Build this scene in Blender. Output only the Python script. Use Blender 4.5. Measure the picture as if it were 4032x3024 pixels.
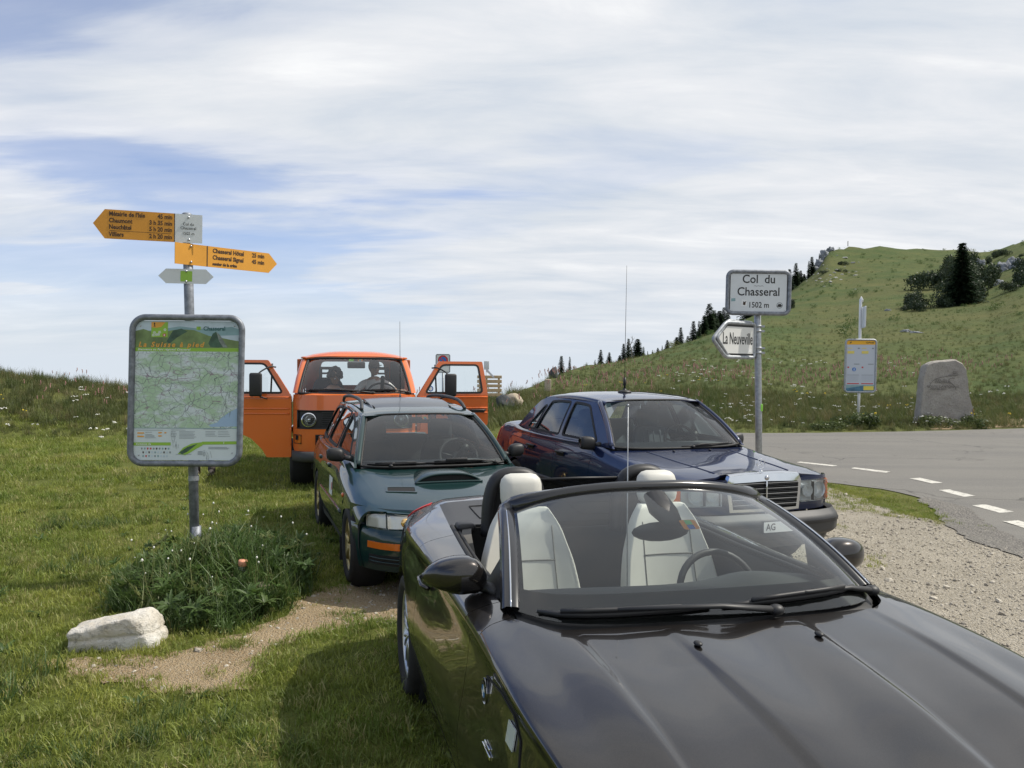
import bpy, bmesh, math, random
import numpy as np
from mathutils import Vector, Matrix, noise as mnoise
from mathutils.geometry import delaunay_2d_cdt

for o in list(bpy.data.objects):
    bpy.data.objects.remove(o)
SC = bpy.context.scene
COL = SC.collection
R = math.radians
random.seed(7)
rng = np.random.default_rng(11)

# ------------------------------------------------------------ camera
cam_d = bpy.data.cameras.new('camera')
cam = bpy.data.objects.new('camera', cam_d)
COL.objects.link(cam)
cam_d.sensor_width = 36.0
cam_d.lens = 36.0 * 3280.0 / 4032.0
cam_d.clip_start = 0.05
cam_d.clip_end = 3000.0
cam.matrix_world = (Matrix.Translation((0, 0, 1.75)) @ Matrix.Rotation(R(90 - 1.2), 4, 'X')
                    @ Matrix.Rotation(R(0.39), 4, 'Z'))
SC.camera = cam

# ------------------------------------------------------------ sky and sun
SUN_AZ = 14.0      # degrees from +X towards +Y
SUN_EL = 53.0
W = bpy.data.worlds.new('World')
SC.world = W
W.use_nodes = True
SC.view_settings.view_transform = 'Standard'
SC.view_settings.look = 'None'
SC.view_settings.exposure = 0.0
SC.view_settings.gamma = 1.0
SC.view_settings.use_curve_mapping = False


class NT:
    """small node-tree writer"""
    def __init__(self, tree):
        self.t = tree
        tree.nodes.clear()

    def n(self, kind, ins=None, **props):
        nd = self.t.nodes.new(kind)
        for k, v in props.items():
            setattr(nd, k, v)
        for k, v in (ins or {}).items():
            s = nd.inputs[k]
            if isinstance(v, bpy.types.NodeSocket):
                self.t.links.new(v, s)
            else:
                s.default_value = v
        return nd

    def math(self, op, a, b=0.0, c=None, clamp=False):
        ins = {0: a, 1: b}
        if c is not None:
            ins[2] = c
        return self.n('ShaderNodeMath', ins, operation=op, use_clamp=clamp).outputs[0]

    def mix(self, f, a, b, mode='MIX'):
        nd = self.n('ShaderNodeMix', None, data_type='RGBA', blend_type=mode)
        for i, v in ((0, f), (6, a), (7, b)):
            s = nd.inputs[i]
            if isinstance(v, bpy.types.NodeSocket):
                self.t.links.new(v, s)
            elif i == 0:
                s.default_value = v
            else:
                s.default_value = (*v, 1.0)[:4]
        return nd.outputs[2]

    def ramp(self, f, stops, interp='LINEAR'):
        nd = self.n('ShaderNodeValToRGB', {0: f})
        cr = nd.color_ramp
        cr.interpolation = interp
        while len(cr.elements) < len(stops):
            cr.elements.new(0.5)
        for e, (p, c) in zip(cr.elements, stops):
            e.position = p
            e.color = (c, c, c, 1) if isinstance(c, (int, float)) else (*c, 1.0)
        return nd.outputs[0]

    def noise(self, vec, scale, detail=4, rough=0.55, dist=0.0, lac=2.0):
        ins = {'Scale': scale, 'Detail': detail, 'Roughness': rough, 'Distortion': dist, 'Lacunarity': lac}
        if vec is not None:
            ins['Vector'] = vec
        return self.n('ShaderNodeTexNoise', ins).outputs[0]


SKY = ((2.05, 0.45, 2.0), (7.7, 2.2, 0.3), (1.7, 5.2, 0.9))


def build_world():
    N = NT(W.node_tree)
    tc = N.n('ShaderNodeTexCoord').outputs['Generated']
    sep = N.n('ShaderNodeSeparateXYZ', {0: tc})
    x, y, z = sep.outputs
    zc = N.math('MAXIMUM', z, 0.006)
    dirc = N.n('ShaderNodeCombineXYZ', {0: x, 1: y, 2: zc}).outputs[0]
    sky = N.n('ShaderNodeTexSky', {0: dirc}, sky_type='NISHITA', sun_disc=False,
              sun_elevation=R(SUN_EL), sun_rotation=R(90 - SUN_AZ), altitude=1500.0,
              air_density=1.0, dust_density=1.2, ozone_density=1.2)
    # cloud deck: project the direction on a flat layer overhead
    den = N.math('ADD', zc, 0.16)
    u = N.math('DIVIDE', x, den)
    v = N.math('DIVIDE', y, den)
    vec = N.n('ShaderNodeCombineXYZ', {0: u, 1: v, 2: 0.0}).outputs[0]
    st = N.n('ShaderNodeMapping', {0: vec, 1: SKY[0], 2: (0, 0, R(-16)), 3: (0.42, 1.0, 1.0)}).outputs[0]
    big = N.noise(st, 0.95, 4, 0.5, 0.25)
    st2 = N.n('ShaderNodeMapping', {0: vec, 1: SKY[1], 2: (0, 0, R(-10)), 3: (0.5, 1.35, 1.0)}).outputs[0]
    fine = N.noise(st2, 2.3, 7, 0.56, 0.35)
    st3 = N.n('ShaderNodeMapping', {0: vec, 1: SKY[2], 2: (0, 0, R(6)), 3: (0.6, 1.5, 1.0)}).outputs[0]
    puff = N.noise(st3, 2.6, 7, 0.6, 0.5)
    s = N.math('ADD', N.math('MULTIPLY', big, 0.80), N.math('MULTIPLY', fine, 0.24))
    # the overcast thins out towards the left (west)
    s = N.math('ADD', s, N.math('MULTIPLY', N.math('MAXIMUM', N.math('MINIMUM', u, 1.2), -1.2), 0.14))
    cover = N.ramp(s, [(0.27, 0.06), (0.35, 0.38), (0.43, 0.86), (0.51, 1.0)], 'EASE')
    # thick haze close to the horizon
    hz = N.ramp(zc, [(0.005, 1.0), (0.04, 0.85), (0.10, 0.55), (0.2, 0.0)], 'EASE')
    cover = N.math('MAXIMUM', cover, hz)
    tone = N.math('ADD', N.math('MULTIPLY', fine, 0.55), N.math('MULTIPLY', puff, 0.45))
    tone = N.math('ADD', tone, N.math('MULTIPLY', N.math('SUBTRACT', big, 0.5), 0.15))
    shade = N.ramp(tone, [(0.34, (6.1, 6.8, 7.75)), (0.48, (7.45, 7.85, 8.4)), (0.58, (8.4, 8.6, 8.95)), (0.67, (9.7, 9.8, 9.9))])
    hazec = N.mix(N.ramp(zc, [(0.004, 1.0), (0.03, 0.55), (0.09, 0.18), (0.2, 0.0)]), shade, (7.0, 7.7, 8.5))
    blue = N.mix(1.0, sky.outputs[0], (1.15, 1.22, 1.50), 'MULTIPLY')
    col = N.mix(cover, blue, hazec)
    bg = N.n('ShaderNodeBackground', {0: col, 1: 0.1})
    out = N.n('ShaderNodeOutputWorld', {0: bg.outputs[0]})


build_world()

sd = bpy.data.lights.new('sun', 'SUN')
sd.energy = 4.2
sd.angle = R(0.55)
sd.color = (1.0, 0.94, 0.84)
sun = bpy.data.objects.new('sun', sd)
COL.objects.link(sun)
_s = Vector((math.cos(R(SUN_EL)) * math.cos(R(SUN_AZ)), math.cos(R(SUN_EL)) * math.sin(R(SUN_AZ)), math.sin(R(SUN_EL))))
sun.rotation_euler = _s.to_track_quat('Z', 'Y').to_euler()
sun.location = (30, 8, 40)

# ------------------------------------------------------------ helpers
UP = Vector((0, 0, 1))
# pixel of the 4032x3024 photograph -> world ray, only used to read off where things stand
_p, _r = R(1.2), R(-0.39)


def ray(u, v):
    a, b = (u - 2016) / 3280.0, (1512 - v) / 3280.0
    x = math.cos(_r) * a + math.sin(_r) * b
    y = -math.sin(_r) * a + math.cos(_r) * b
    return Vector((x, y * math.sin(_p) + math.cos(_p), y * math.cos(_p) - math.sin(_p)))


def at_y(u, v, Y):
    d = ray(u, v)
    return Vector((0, 0, 1.75)) + d * (Y / d.y)


def gp(u, v, z=0.0):
    d = ray(u, v)
    return Vector((0, 0, 1.75)) + d * ((z - 1.75) / d.z)


def tag(o, label=None, cat=None, group=None, kind=None):
    if label: o['label'] = label
    if cat: o['category'] = cat
    if group: o['group'] = group
    if kind: o['kind'] = kind
    return o


def empty(name, loc=(0, 0, 0), rz=0.0, label=None, cat=None, group=None):
    o = bpy.data.objects.new(name, None)
    COL.objects.link(o)
    o.location = loc
    o.rotation_euler = (0, 0, rz)
    o.empty_display_size = 0.2
    return tag(o, label, cat, group)


def mobj(name, verts, faces, mat, parent=None, smooth=True, fmats=None):
    me = bpy.data.meshes.new(name)
    me.from_pydata([tuple(v) for v in verts], [], [tuple(f) for f in faces])
    for m in (mat if isinstance(mat, (list, tuple)) else [mat]):
        me.materials.append(m)
    if fmats is not None:
        me.polygons.foreach_set('material_index', fmats)
    if smooth:
        me.polygons.foreach_set('use_smooth', [True] * len(me.polygons))
    me.update()
    o = bpy.data.objects.new(name, me)
    COL.objects.link(o)
    o.parent = parent
    return o


class MB:
    """collects simple solids and links them as one mesh object"""
    def __init__(self):
        self.v, self.f, self.s = [], [], []

    def add(self, vs, fs, smooth=False):
        b = len(self.v)
        self.v += [Vector(p) for p in vs]
        self.f += [tuple(i + b for i in f) for f in fs]
        self.s += [smooth] * len(fs)
        return self

    def box(self, c, s, rot=None, bev=0.0):
        hx, hy, hz = (k / 2 for k in s)
        M = rot.to_matrix() if hasattr(rot, 'to_matrix') else (rot if rot is not None else Matrix.Identity(3))
        c = Vector(c)
        if bev <= 0:
            vs = [c + M @ Vector((sx * hx, sy * hy, sz * hz)) for sz in (-1, 1) for sy in (-1, 1) for sx in (-1, 1)]
            return self.add(vs, [(0, 2, 3, 1), (4, 5, 7, 6), (0, 1, 5, 4), (2, 6, 7, 3), (0, 4, 6, 2), (1, 3, 7, 5)])
        bm = bmesh.new()
        bmesh.ops.create_cube(bm, size=1.0)
        for v in bm.verts:
            v.co = Vector((v.co.x * s[0], v.co.y * s[1], v.co.z * s[2]))
        bmesh.ops.bevel(bm, geom=list(bm.edges), offset=min(bev, min(s) * 0.49), segments=3, profile=0.5, affect='EDGES')
        bm.verts.index_update()
        self.add([c + M @ v.co for v in bm.verts], [tuple(v.index for v in f.verts) for f in bm.faces], True)
        bm.free()
        return self

    def tube(self, pts, r, n=10, cap=True, closed=False, flat=1.0, upv=None):
        pts = [Vector(p) for p in pts]
        m = len(pts)
        rs = r if isinstance(r, (list, tuple)) else [r] * m
        tn = []
        for i in range(m):
            if closed:
                d = pts[(i + 1) % m] - pts[i - 1]
            else:
                d = pts[min(i + 1, m - 1)] - pts[max(i - 1, 0)]
            tn.append(d.normalized())
        ref = Vector(upv) if upv else (UP if abs(tn[0].z) < 0.9 else Vector((1, 0, 0)))
        vs, fs = [], []
        for i in range(m):
            t = tn[i]
            a = (ref - t * ref.dot(t))
            if a.length < 1e-5:
                a = Vector((1, 0, 0)) - t * t.x
            a.normalize()
            if not upv:
                ref = a
            b = t.cross(a)
            for k in range(n):
                w = 2 * math.pi * k / n
                vs.append(pts[i] + (a * math.cos(w) * flat + b * math.sin(w)) * rs[i])
        lim = m if closed else m - 1
        for i in range(lim):
            j = (i + 1) % m
            for k in range(n):
                l = (k + 1) % n
                fs.append((i * n + k, i * n + l, j * n + l, j * n + k))
        if cap and not closed:
            fs.append(tuple(range(n))[::-1])
            fs.append(tuple((m - 1) * n + k for k in range(n)))
        return self.add(vs, fs, True)

    def lathe(self, prof, n=32, axis='Z', c=(0, 0, 0), close=False):
        """prof: list of (radius, height)"""
        c = Vector(c)
        vs, fs = [], []
        m = len(prof)
        for (r, h) in prof:
            for k in range(n):
                w = 2 * math.pi * k / n
                p = (r * math.cos(w), r * math.sin(w), h)
                if axis == 'X': p = (p[2], p[0], p[1])
                elif axis == 'Y': p = (p[1], p[2], p[0])
                vs.append(c + Vector(p))
        for i in range(m if close else m - 1):
            j = (i + 1) % m
            for k in range(n):
                l = (k + 1) % n
                fs.append((i * n + k, i * n + l, j * n + l, j * n + k))
        return self.add(vs, fs, True)

    def ball(self, c, rad, n=12, m=8, rot=None):
        c = Vector(c)
        rad = Vector(rad) if not isinstance(rad, (int, float)) else Vector((rad,) * 3)
        M = rot if rot is not None else Matrix.Identity(3)
        vs, fs = [c + M @ Vector((0, 0, rad.z)), c + M @ Vector((0, 0, -rad.z))], []
        for i in range(1, m):
            a = math.pi * i / m
            for k in range(n):
                w = 2 * math.pi * k / n
                vs.append(c + M @ Vector((rad.x * math.sin(a) * math.cos(w), rad.y * math.sin(a) * math.sin(w), rad.z * math.cos(a))))
        idx = lambda i, k: 2 + (i - 1) * n + k % n
        for k in range(n):
            fs.append((0, idx(1, k), idx(1, k + 1)))
            fs.append((1, idx(m - 1, k + 1), idx(m - 1, k)))
            for i in range(1, m - 1):
                fs.append((idx(i, k), idx(i + 1, k), idx(i + 1, k + 1), idx(i, k + 1)))
        return self.add(vs, fs, True)

    def mirror(self):
        b = len(self.v)
        f0, s0 = list(self.f), list(self.s)
        self.v += [Vector((-p.x, p.y, p.z)) for p in self.v]
        self.f += [tuple(i + b for i in reversed(f)) for f in f0]
        self.s += s0
        return self

    def build(self, name, mat, parent=None, mirrored=False):
        v = [Vector((-p.x, p.y, p.z)) for p in self.v] if mirrored else self.v
        f = [tuple(reversed(q)) for q in self.f] if mirrored else self.f
        o = mobj(name, v, f, mat, parent, smooth=False)
        o.data.polygons.foreach_set('use_smooth', self.s)
        return o

    def both(self, name, mat, parent):
        return self.build(name, mat, parent), self.build(name, mat, parent, True)


def crv(pts, n, closed=False):
    """Catmull-Rom through points, n samples"""
    P = np.array([tuple(p) for p in pts], float)
    m = len(P)
    out = []
    tot = m if closed else m - 1
    for q in np.linspace(0, tot, n, endpoint=not closed):
        i = min(int(q), tot - 1)
        f = q - i
        g = (lambda k: P[k % m]) if closed else (lambda k: P[k] if 0 <= k < m else (2 * P[0] - P[1] if k < 0 else 2 * P[-1] - P[-2]))
        a, b, c, d = g(i - 1), g(i), g(i + 1), g(i + 2)
        out.append(0.5 * (2 * b + (c - a) * f + (2 * a - 5 * b + 4 * c - d) * f * f + (3 * b - a - 3 * c + d) * f ** 3))
    return np.array(out)


def net(rows, nu, nv):
    """control net (rows of points) -> dense grid by Catmull-Rom both ways"""
    A = np.array([crv(r, nv) for r in rows])
    return np.stack([crv(A[:, j], nu) for j in range(nv)], 1)


def gridmesh(P, center=None, flange=0.0, flip=None):
    P = np.asarray(P, float)
    n, m = P.shape[:2]
    du, dv = np.gradient(P, axis=0), np.gradient(P, axis=1)
    N = np.cross(du, dv)
    L = np.linalg.norm(N, axis=2, keepdims=True)
    N = N / np.maximum(L, 1e-9)
    mid = (n // 2, m // 2)
    if flip is None:
        flip = np.dot(N[mid], P[mid] - np.array(center)) < 0 if center is not None else False
    if flip:
        N = -N
    vs = [Vector(p) for p in P.reshape(-1, 3)]
    fs = []
    for i in range(n - 1):
        for j in range(m - 1):
            q = (i * m + j, (i + 1) * m + j, (i + 1) * m + j + 1, i * m + j + 1)
            fs.append(q[::-1] if flip else q)
    if flange > 0:
        loop = [(i, 0) for i in range(n)] + [(n - 1, j) for j in range(1, m)] + [(i, m - 1) for i in range(n - 2, -1, -1)] + [(0, j) for j in range(m - 2, 0, -1)]
        b = len(vs)
        # separate rim verts keep the panel face shading clean
        for (i, j) in loop: vs.append(Vector(P[i, j]))
        for (i, j) in loop: vs.append(Vector(P[i, j] - N[i, j] * flange))
        k = len(loop)
        for a in range(k):
            c = (a + 1) % k
            q = (b + a, b + c, b + k + c, b + k + a)
            fs.append(q if flip else q[::-1])
    return vs, fs


def gridobj(name, P, mat, parent, center=(0, 1.2, 0.4), flange=0.012, flip=None):
    v, f = gridmesh(P, center, flange, flip)
    return mobj(name, v, f, mat, parent)


def both(name, P, mat, parent, flange=0.012, center=(0, 1.2, 0.4)):
    P = np.asarray(P, float)
    a = gridobj(name, P, mat, parent, center, flange)
    Q = P.copy()
    Q[..., 0] *= -1
    b = gridobj(name, Q, mat, parent, center, flange)
    return a, b


def rrect(w, h, r, n=5, cx=0.0, cy=0.0):
    out = []
    for (sx, sy, a0) in ((1, 1, 0), (-1, 1, 90), (-1, -1, 180), (1, -1, 270)):
        for k in range(n + 1):
            a = R(a0 + 90 * k / n)
            out.append((cx + sx * (w / 2 - r) + r * math.cos(a), cy + sy * (h / 2 - r) + r * math.sin(a)))
    return out


def rpoly(pts, r, n=4):
    """round the corners of a polygon"""
    out = []
    m = len(pts)
    for i in range(m):
        p, a, b = Vector(pts[i]), Vector(pts[i - 1]), Vector(pts[(i + 1) % m])
        rr = r[i] if isinstance(r, (list, tuple)) else r
        rr = min(rr, (a - p).length * 0.45, (b - p).length * 0.45)
        s, e = p + (a - p).normalized() * rr, p + (b - p).normalized() * rr
        for k in range(n + 1):
            t = k / n
            out.append(tuple(s * (1 - t) ** 2 + p * 2 * t * (1 - t) + e * t * t))
    return out


def dens(poly, d):
    out = []
    m = len(poly)
    for i in range(m):
        a, b = Vector(poly[i]), Vector(poly[(i + 1) % m])
        k = max(1, int((b - a).length / d))
        for j in range(k):
            out.append(tuple(a + (b - a) * (j / k)))
    return out


def inset(poly, d):
    """move polygon edges inwards by d (counter-clockwise or clockwise)"""
    m = len(poly)
    area = sum(poly[i][0] * poly[(i + 1) % m][1] - poly[(i + 1) % m][0] * poly[i][1] for i in range(m))
    s = 1 if area > 0 else -1
    out = []
    for i in range(m):
        p = Vector(poly[i])
        e0 = (p - Vector(poly[i - 1])).normalized()
        e1 = (Vector(poly[(i + 1) % m]) - p).normalized()
        n = (Vector((-e0.y, e0.x)) + Vector((-e1.y, e1.x)))
        if n.length < 1e-6:
            n = Vector((-e0.y, e0.x))
        n.normalize()
        c = max(0.35, n.dot(Vector((-e0.y, e0.x))))
        out.append(tuple(p + n * (s * d / c)))
    return out


def in_poly(x, y, poly):
    c = False
    j = len(poly) - 1
    for i in range(len(poly)):
        xi, yi = poly[i][0], poly[i][1]
        xj, yj = poly[j][0], poly[j][1]
        if (yi > y) != (yj > y) and x < (xj - xi) * (y - yi) / (yj - yi) + xi:
            c = not c
        j = i
    return c


def sheet(name, outline, mapf, mat, parent=None, holes=(), grid=0.0, thick=0.0, nrm=None, smooth=True, back=True):
    """flat or curved sheet cut out of a 2-D outline; mapf(a,b) -> Vector, nrm: thickness direction"""
    vs, es, fs = [], [], []

    def loop(p):
        b = len(vs)
        for q in p: vs.append(Vector((q[0], q[1])))
        for i in range(len(p)): es.append((b + i, b + (i + 1) % len(p)))

    loop(outline)
    for h in holes: loop(h)
    if grid > 0:
        xs = [q[0] for q in outline]; ys = [q[1] for q in outline]
        x = min(xs) + grid / 2
        while x < max(xs):
            y = min(ys) + grid / 2
            while y < max(ys):
                if in_poly(x, y, outline) and not any(in_poly(x, y, h) for h in holes):
                    vs.append(Vector((x, y)))
                y += grid
            x += grid
    o_v, o_e, o_f, _, _, _ = delaunay_2d_cdt(vs, es, [], 0, 1e-5)
    F = []
    for f in o_f:
        cx, cy = sum(o_v[i].x for i in f) / 3, sum(o_v[i].y for i in f) / 3
        if in_poly(cx, cy, outline) and not any(in_poly(cx, cy, h) for h in holes):
            F.append(tuple(f))
    V3 = [Vector(mapf(p.x, p.y)) for p in o_v]
    if not F:
        return None
    f0 = F[0]
    n0 = (V3[f0[1]] - V3[f0[0]]).cross(V3[f0[2]] - V3[f0[0]])
    nv = Vector(nrm) if nrm is not None else None
    if nv is not None and n0.dot(nv) < 0:
        F = [tuple(reversed(f)) for f in F]
    sm = [smooth] * len(F)
    if thick > 0:
        cnt = {}
        for f in F:
            for i in range(len(f)):
                a, b = f[i], f[(i + 1) % len(f)]
                cnt[(a, b)] = 1
        rim = [(a, b) for (a, b) in cnt if (b, a) not in cnt]
        d = (nv.normalized() if nv is not None else UP) * thick
        b0 = len(V3)
        K = len(V3)
        V3 = V3 + [p - d for p in V3]
        if back:
            nb = [tuple(i + K for i in reversed(f)) for f in F]
            F = F + nb; sm += [smooth] * len(nb)
        base = len(V3)
        idx = {}
        for (a, b) in rim:
            for q in (a, b):
                if q not in idx:
                    idx[q] = len(V3); V3.append(V3[q].copy()); V3.append(V3[q + K].copy())
            F.append((idx[b], idx[a], idx[a] + 1, idx[b] + 1)); sm.append(False)
    o = mobj(name, V3, F, mat, parent, smooth=False)
    o.data.polygons.foreach_set('use_smooth', sm)
    return o


def text_mesh(name, body, size, mat, parent, M, align='LEFT', sx=1.0, depth=0.0006, bold=0.0, shear=0.0, spacing=1.0):
    """flat lettering: M maps (x right, y up) text plane to the parent's space"""
    c = bpy.data.curves.new(name, 'FONT')
    c.body = body
    c.size = size
    c.align_x = align
    c.align_y = 'CENTER'
    c.extrude = depth
    c.offset = bold
    c.shear = shear
    c.space_character = spacing
    c.resolution_u = 3
    o = bpy.data.objects.new(name + '_tmp', c)
    COL.objects.link(o)
    dg = bpy.context.evaluated_depsgraph_get()
    me = bpy.data.meshes.new_from_object(o.evaluated_get(dg))
    bpy.data.objects.remove(o)
    bpy.data.curves.remove(c)
    me.transform(M @ Matrix.Diagonal((sx, 1, 1, 1)))
    me.materials.clear()
    me.materials.append(mat)
    me.name = name
    q = bpy.data.objects.new(name, me)
    COL.objects.link(q)
    q.parent = parent
    return q


def link_copy(o, parent=None):
    c = o.copy()
    COL.objects.link(c)
    c.parent = parent
    for ch in o.children:
        link_copy(ch, c)
    return c


# ------------------------------------------------------------ materials
MATS = {}


def mat(name, col, rough=0.5, metal=0.0, coat=0.0, spec=0.5, bump=0.0, bscale=60.0, var=0.0, vscale=4.0, coat_rough=0.03, flake=0.0, trans=0.0):
    m = bpy.data.materials.new(name)
    m.use_nodes = True
    N = NT(m.node_tree)
    tc = N.n('ShaderNodeTexCoord').outputs['Object']
    b = N.n('ShaderNodeBsdfPrincipled')
    b.inputs['Roughness'].default_value = rough
    b.inputs['Metallic'].default_value = metal
    b.inputs['Coat Weight'].default_value = coat
    b.inputs['Coat Roughness'].default_value = coat_rough
    b.inputs['Specular IOR Level'].default_value = spec
    if var > 0:
        nz = N.noise(tc, vscale, 5, 0.6)
        f = N.ramp(nz, [(0.3, 0.0), (0.7, 1.0)])
        c = N.mix(f, tuple(k * (1 - var) for k in col), tuple(min(1, k * (1 + var)) for k in col))
        N.t.links.new(c, b.inputs['Base Color'])
        rr = N.n('ShaderNodeMapRange', {0: nz, 3: max(0, rough - 0.1), 4: min(1, rough + 0.1)}).outputs[0]
        N.t.links.new(rr, b.inputs['Roughness'])
    else:
        b.inputs['Base Color'].default_value = (*col, 1)
    if bump > 0:
        bn = N.n('ShaderNodeBump', {'Height': N.noise(tc, bscale, 4, 0.6), 'Strength': bump, 'Distance': 0.01})
        N.t.links.new(bn.outputs[0], b.inputs['Normal'])
    if trans > 0:
        b.inputs['Transmission Weight'].default_value = trans
    N.n('ShaderNodeOutputMaterial', {0: b.outputs[0]})
    MATS[name] = m
    return m


def glass(name, tint=(0.9, 0.95, 0.93), ior=1.52, rough=0.0, dirt=0.03):
    """thin pane: clear tint plus mirror-like Fresnel reflection and a little dust"""
    m = bpy.data.materials.new(name)
    m.use_nodes = True
    N = NT(m.node_tree)
    tc = N.n('ShaderNodeTexCoord').outputs['Object']
    tr = N.n('ShaderNodeBsdfTransparent', {0: (*tint, 1)})
    gl = N.n('ShaderNodeBsdfGlossy', {'Color': (1, 1, 1, 1), 'Roughness': rough})
    fr = N.n('ShaderNodeFresnel', {0: ior}).outputs[0]
    fr = N.math('MULTIPLY', fr, 1.4, clamp=True)
    mx = N.n('ShaderNodeMixShader', {0: fr, 1: tr.outputs[0], 2: gl.outputs[0]})
    df = N.n('ShaderNodeBsdfDiffuse', {0: (0.45, 0.45, 0.42, 1)})
    nz = N.noise(tc, 9.0, 5, 0.65)
    dm = N.math('MULTIPLY', N.ramp(nz, [(0.3, 0.3), (0.75, 1.0)]), dirt)
    m2 = N.n('ShaderNodeMixShader', {0: dm, 1: mx.outputs[0], 2: df.outputs[0]})
    N.n('ShaderNodeOutputMaterial', {0: m2.outputs[0]})
    MATS[name] = m
    return m


def paint(name, col, metal=0.0, rough=0.3, flake=0.0, dirt=0.0):
    """car paint: base coat with optional metal flakes under a clear coat, faint dust film"""
    m = bpy.data.materials.new(name)
    m.use_nodes = True
    N = NT(m.node_tree)
    tc = N.n('ShaderNodeTexCoord').outputs['Object']
    b = N.n('ShaderNodeBsdfPrincipled', {'Metallic': metal, 'Coat Weight': 1.0, 'Coat Roughness': 0.012, 'Coat IOR': 1.58, 'Specular IOR Level': 0.08})
    c = None
    if flake > 0:
        vo = N.n('ShaderNodeTexVoronoi', {'Vector': tc, 'Scale': 900.0})
        c = N.mix(N.math('MULTIPLY', vo.outputs['Color'], flake), col, tuple(min(1, k * 2.2 + 0.02) for k in col))
    nz = N.noise(tc, 2.2, 6, 0.65)
    dm = N.math('MULTIPLY', N.ramp(nz, [(0.35, 0.15), (0.75, 1.0)]), dirt)
    base = N.mix(dm, c if c is not None else col, (0.30, 0.28, 0.24))
    N.t.links.new(base, b.inputs['Base Color'])
    rr = N.math('ADD', rough, N.math('MULTIPLY', dm, 0.5))
    N.t.links.new(rr, b.inputs['Roughness'])
    cw = N.math('SUBTRACT', 1.0, N.math('MULTIPLY', dm, 1.2), clamp=True)
    N.t.links.new(cw, b.inputs['Coat Weight'])
    N.n('ShaderNodeOutputMaterial', {0: b.outputs[0]})
    MATS[name] = m
    return m


M_bronze = paint('bronze_paint', (0.017, 0.0145, 0.0135), metal=0.6, rough=0.28, flake=0.5, dirt=0.015)
M_green = paint('green_paint', (0.002, 0.021, 0.021), metal=0.1, rough=0.35, flake=0.3, dirt=0.02)
M_blue = paint('blue_paint', (0.004, 0.012, 0.050), metal=0.22, rough=0.33, flake=0.3, dirt=0.015)
M_orange = paint('orange_paint', (0.72, 0.155, 0.028), metal=0.0, rough=0.42, dirt=0.06)
M_black = mat('black_plastic', (0.018, 0.018, 0.019), 0.5, bump=0.05, bscale=300)
M_dark = mat('dark_inner', (0.006, 0.006, 0.006), 0.8)
M_rubber = mat('rubber', (0.014, 0.014, 0.014), 0.65, var=0.3, vscale=20)
M_tyre = mat('tyre', (0.020, 0.019, 0.018), 0.8, var=0.4, vscale=10, bump=0.2, bscale=80)
M_greyplas = mat('grey_plastic', (0.045, 0.046, 0.048), 0.55, bump=0.05, bscale=250)
M_chrome = mat('chrome', (0.78, 0.79, 0.80), 0.08, metal=1.0)
M_alloy = mat('alloy', (0.55, 0.56, 0.58), 0.28, metal=0.9)
M_gold = mat('gold_alloy', (0.45, 0.35, 0.15), 0.35, metal=0.7)
M_leather = mat('ivory_leather', (0.62, 0.61, 0.55), 0.5, bump=0.06, bscale=160, var=0.06, vscale=5)
M_seam = mat('seam', (0.12, 0.12, 0.105), 0.7)
M_cloth = mat('charcoal_cloth', (0.035, 0.037, 0.042), 0.9, bump=0.1, bscale=200)
M_mb = mat('blue_grey_cloth', (0.16, 0.18, 0.21), 0.85, bump=0.1, bscale=120)
M_dash = mat('dashboard', (0.022, 0.023, 0.024), 0.65)
M_greydash = mat('grey_dashboard', (0.11, 0.12, 0.13), 0.7, bump=0.08, bscale=220)
M_glass = glass('windscreen_glass', (0.80, 0.87, 0.85), dirt=0.010)
M_glass_d = glass('side_glass', (0.62, 0.70, 0.68), dirt=0.008)
M_glass_c = glass('clear_glass', (0.90, 0.94, 0.93), dirt=0.010)
M_lens = glass('lamp_lens', (0.93, 0.95, 0.95), ior=1.45, dirt=0.06)
M_amber = mat('amber_lens', (0.62, 0.13, 0.012), 0.15, coat=1.0)
M_reflector = mat('lamp_reflector', (0.75, 0.77, 0.78), 0.18, metal=1.0, bump=0.25, bscale=40)
M_mirror = mat('mirror_glass', (0.8, 0.82, 0.84), 0.02, metal=1.0)
M_white = mat('white_print', (0.78, 0.79, 0.78), 0.45)
M_ink = mat('black_print', (0.015, 0.015, 0.016), 0.5)
M_vigo = mat('orange_sticker', (0.75, 0.28, 0.05), 0.5)
M_vigg = mat('green_sticker', (0.16, 0.55, 0.22), 0.5)
M_vigl = mat('lime_sticker', (0.30, 0.70, 0.08), 0.5)
M_vigb = mat('blue_sticker', (0.03, 0.16, 0.50), 0.5)
M_galv = mat('galvanised_steel', (0.36, 0.38, 0.40), 0.5, metal=0.65, var=0.28, vscale=26, bump=0.08, bscale=90)
M_galvd = mat('weathered_steel', (0.22, 0.235, 0.26), 0.55, metal=0.5, var=0.35, vscale=22, bump=0.08, bscale=90)
M_red = mat('red_print', (0.55, 0.03, 0.03), 0.5)

# ------------------------------------------------------------ terrain
def table(xs, ys):
    xs, ys = np.array(xs, float), np.array(ys, float)
    return lambda x: float(np.interp(x, xs, ys))


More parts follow.
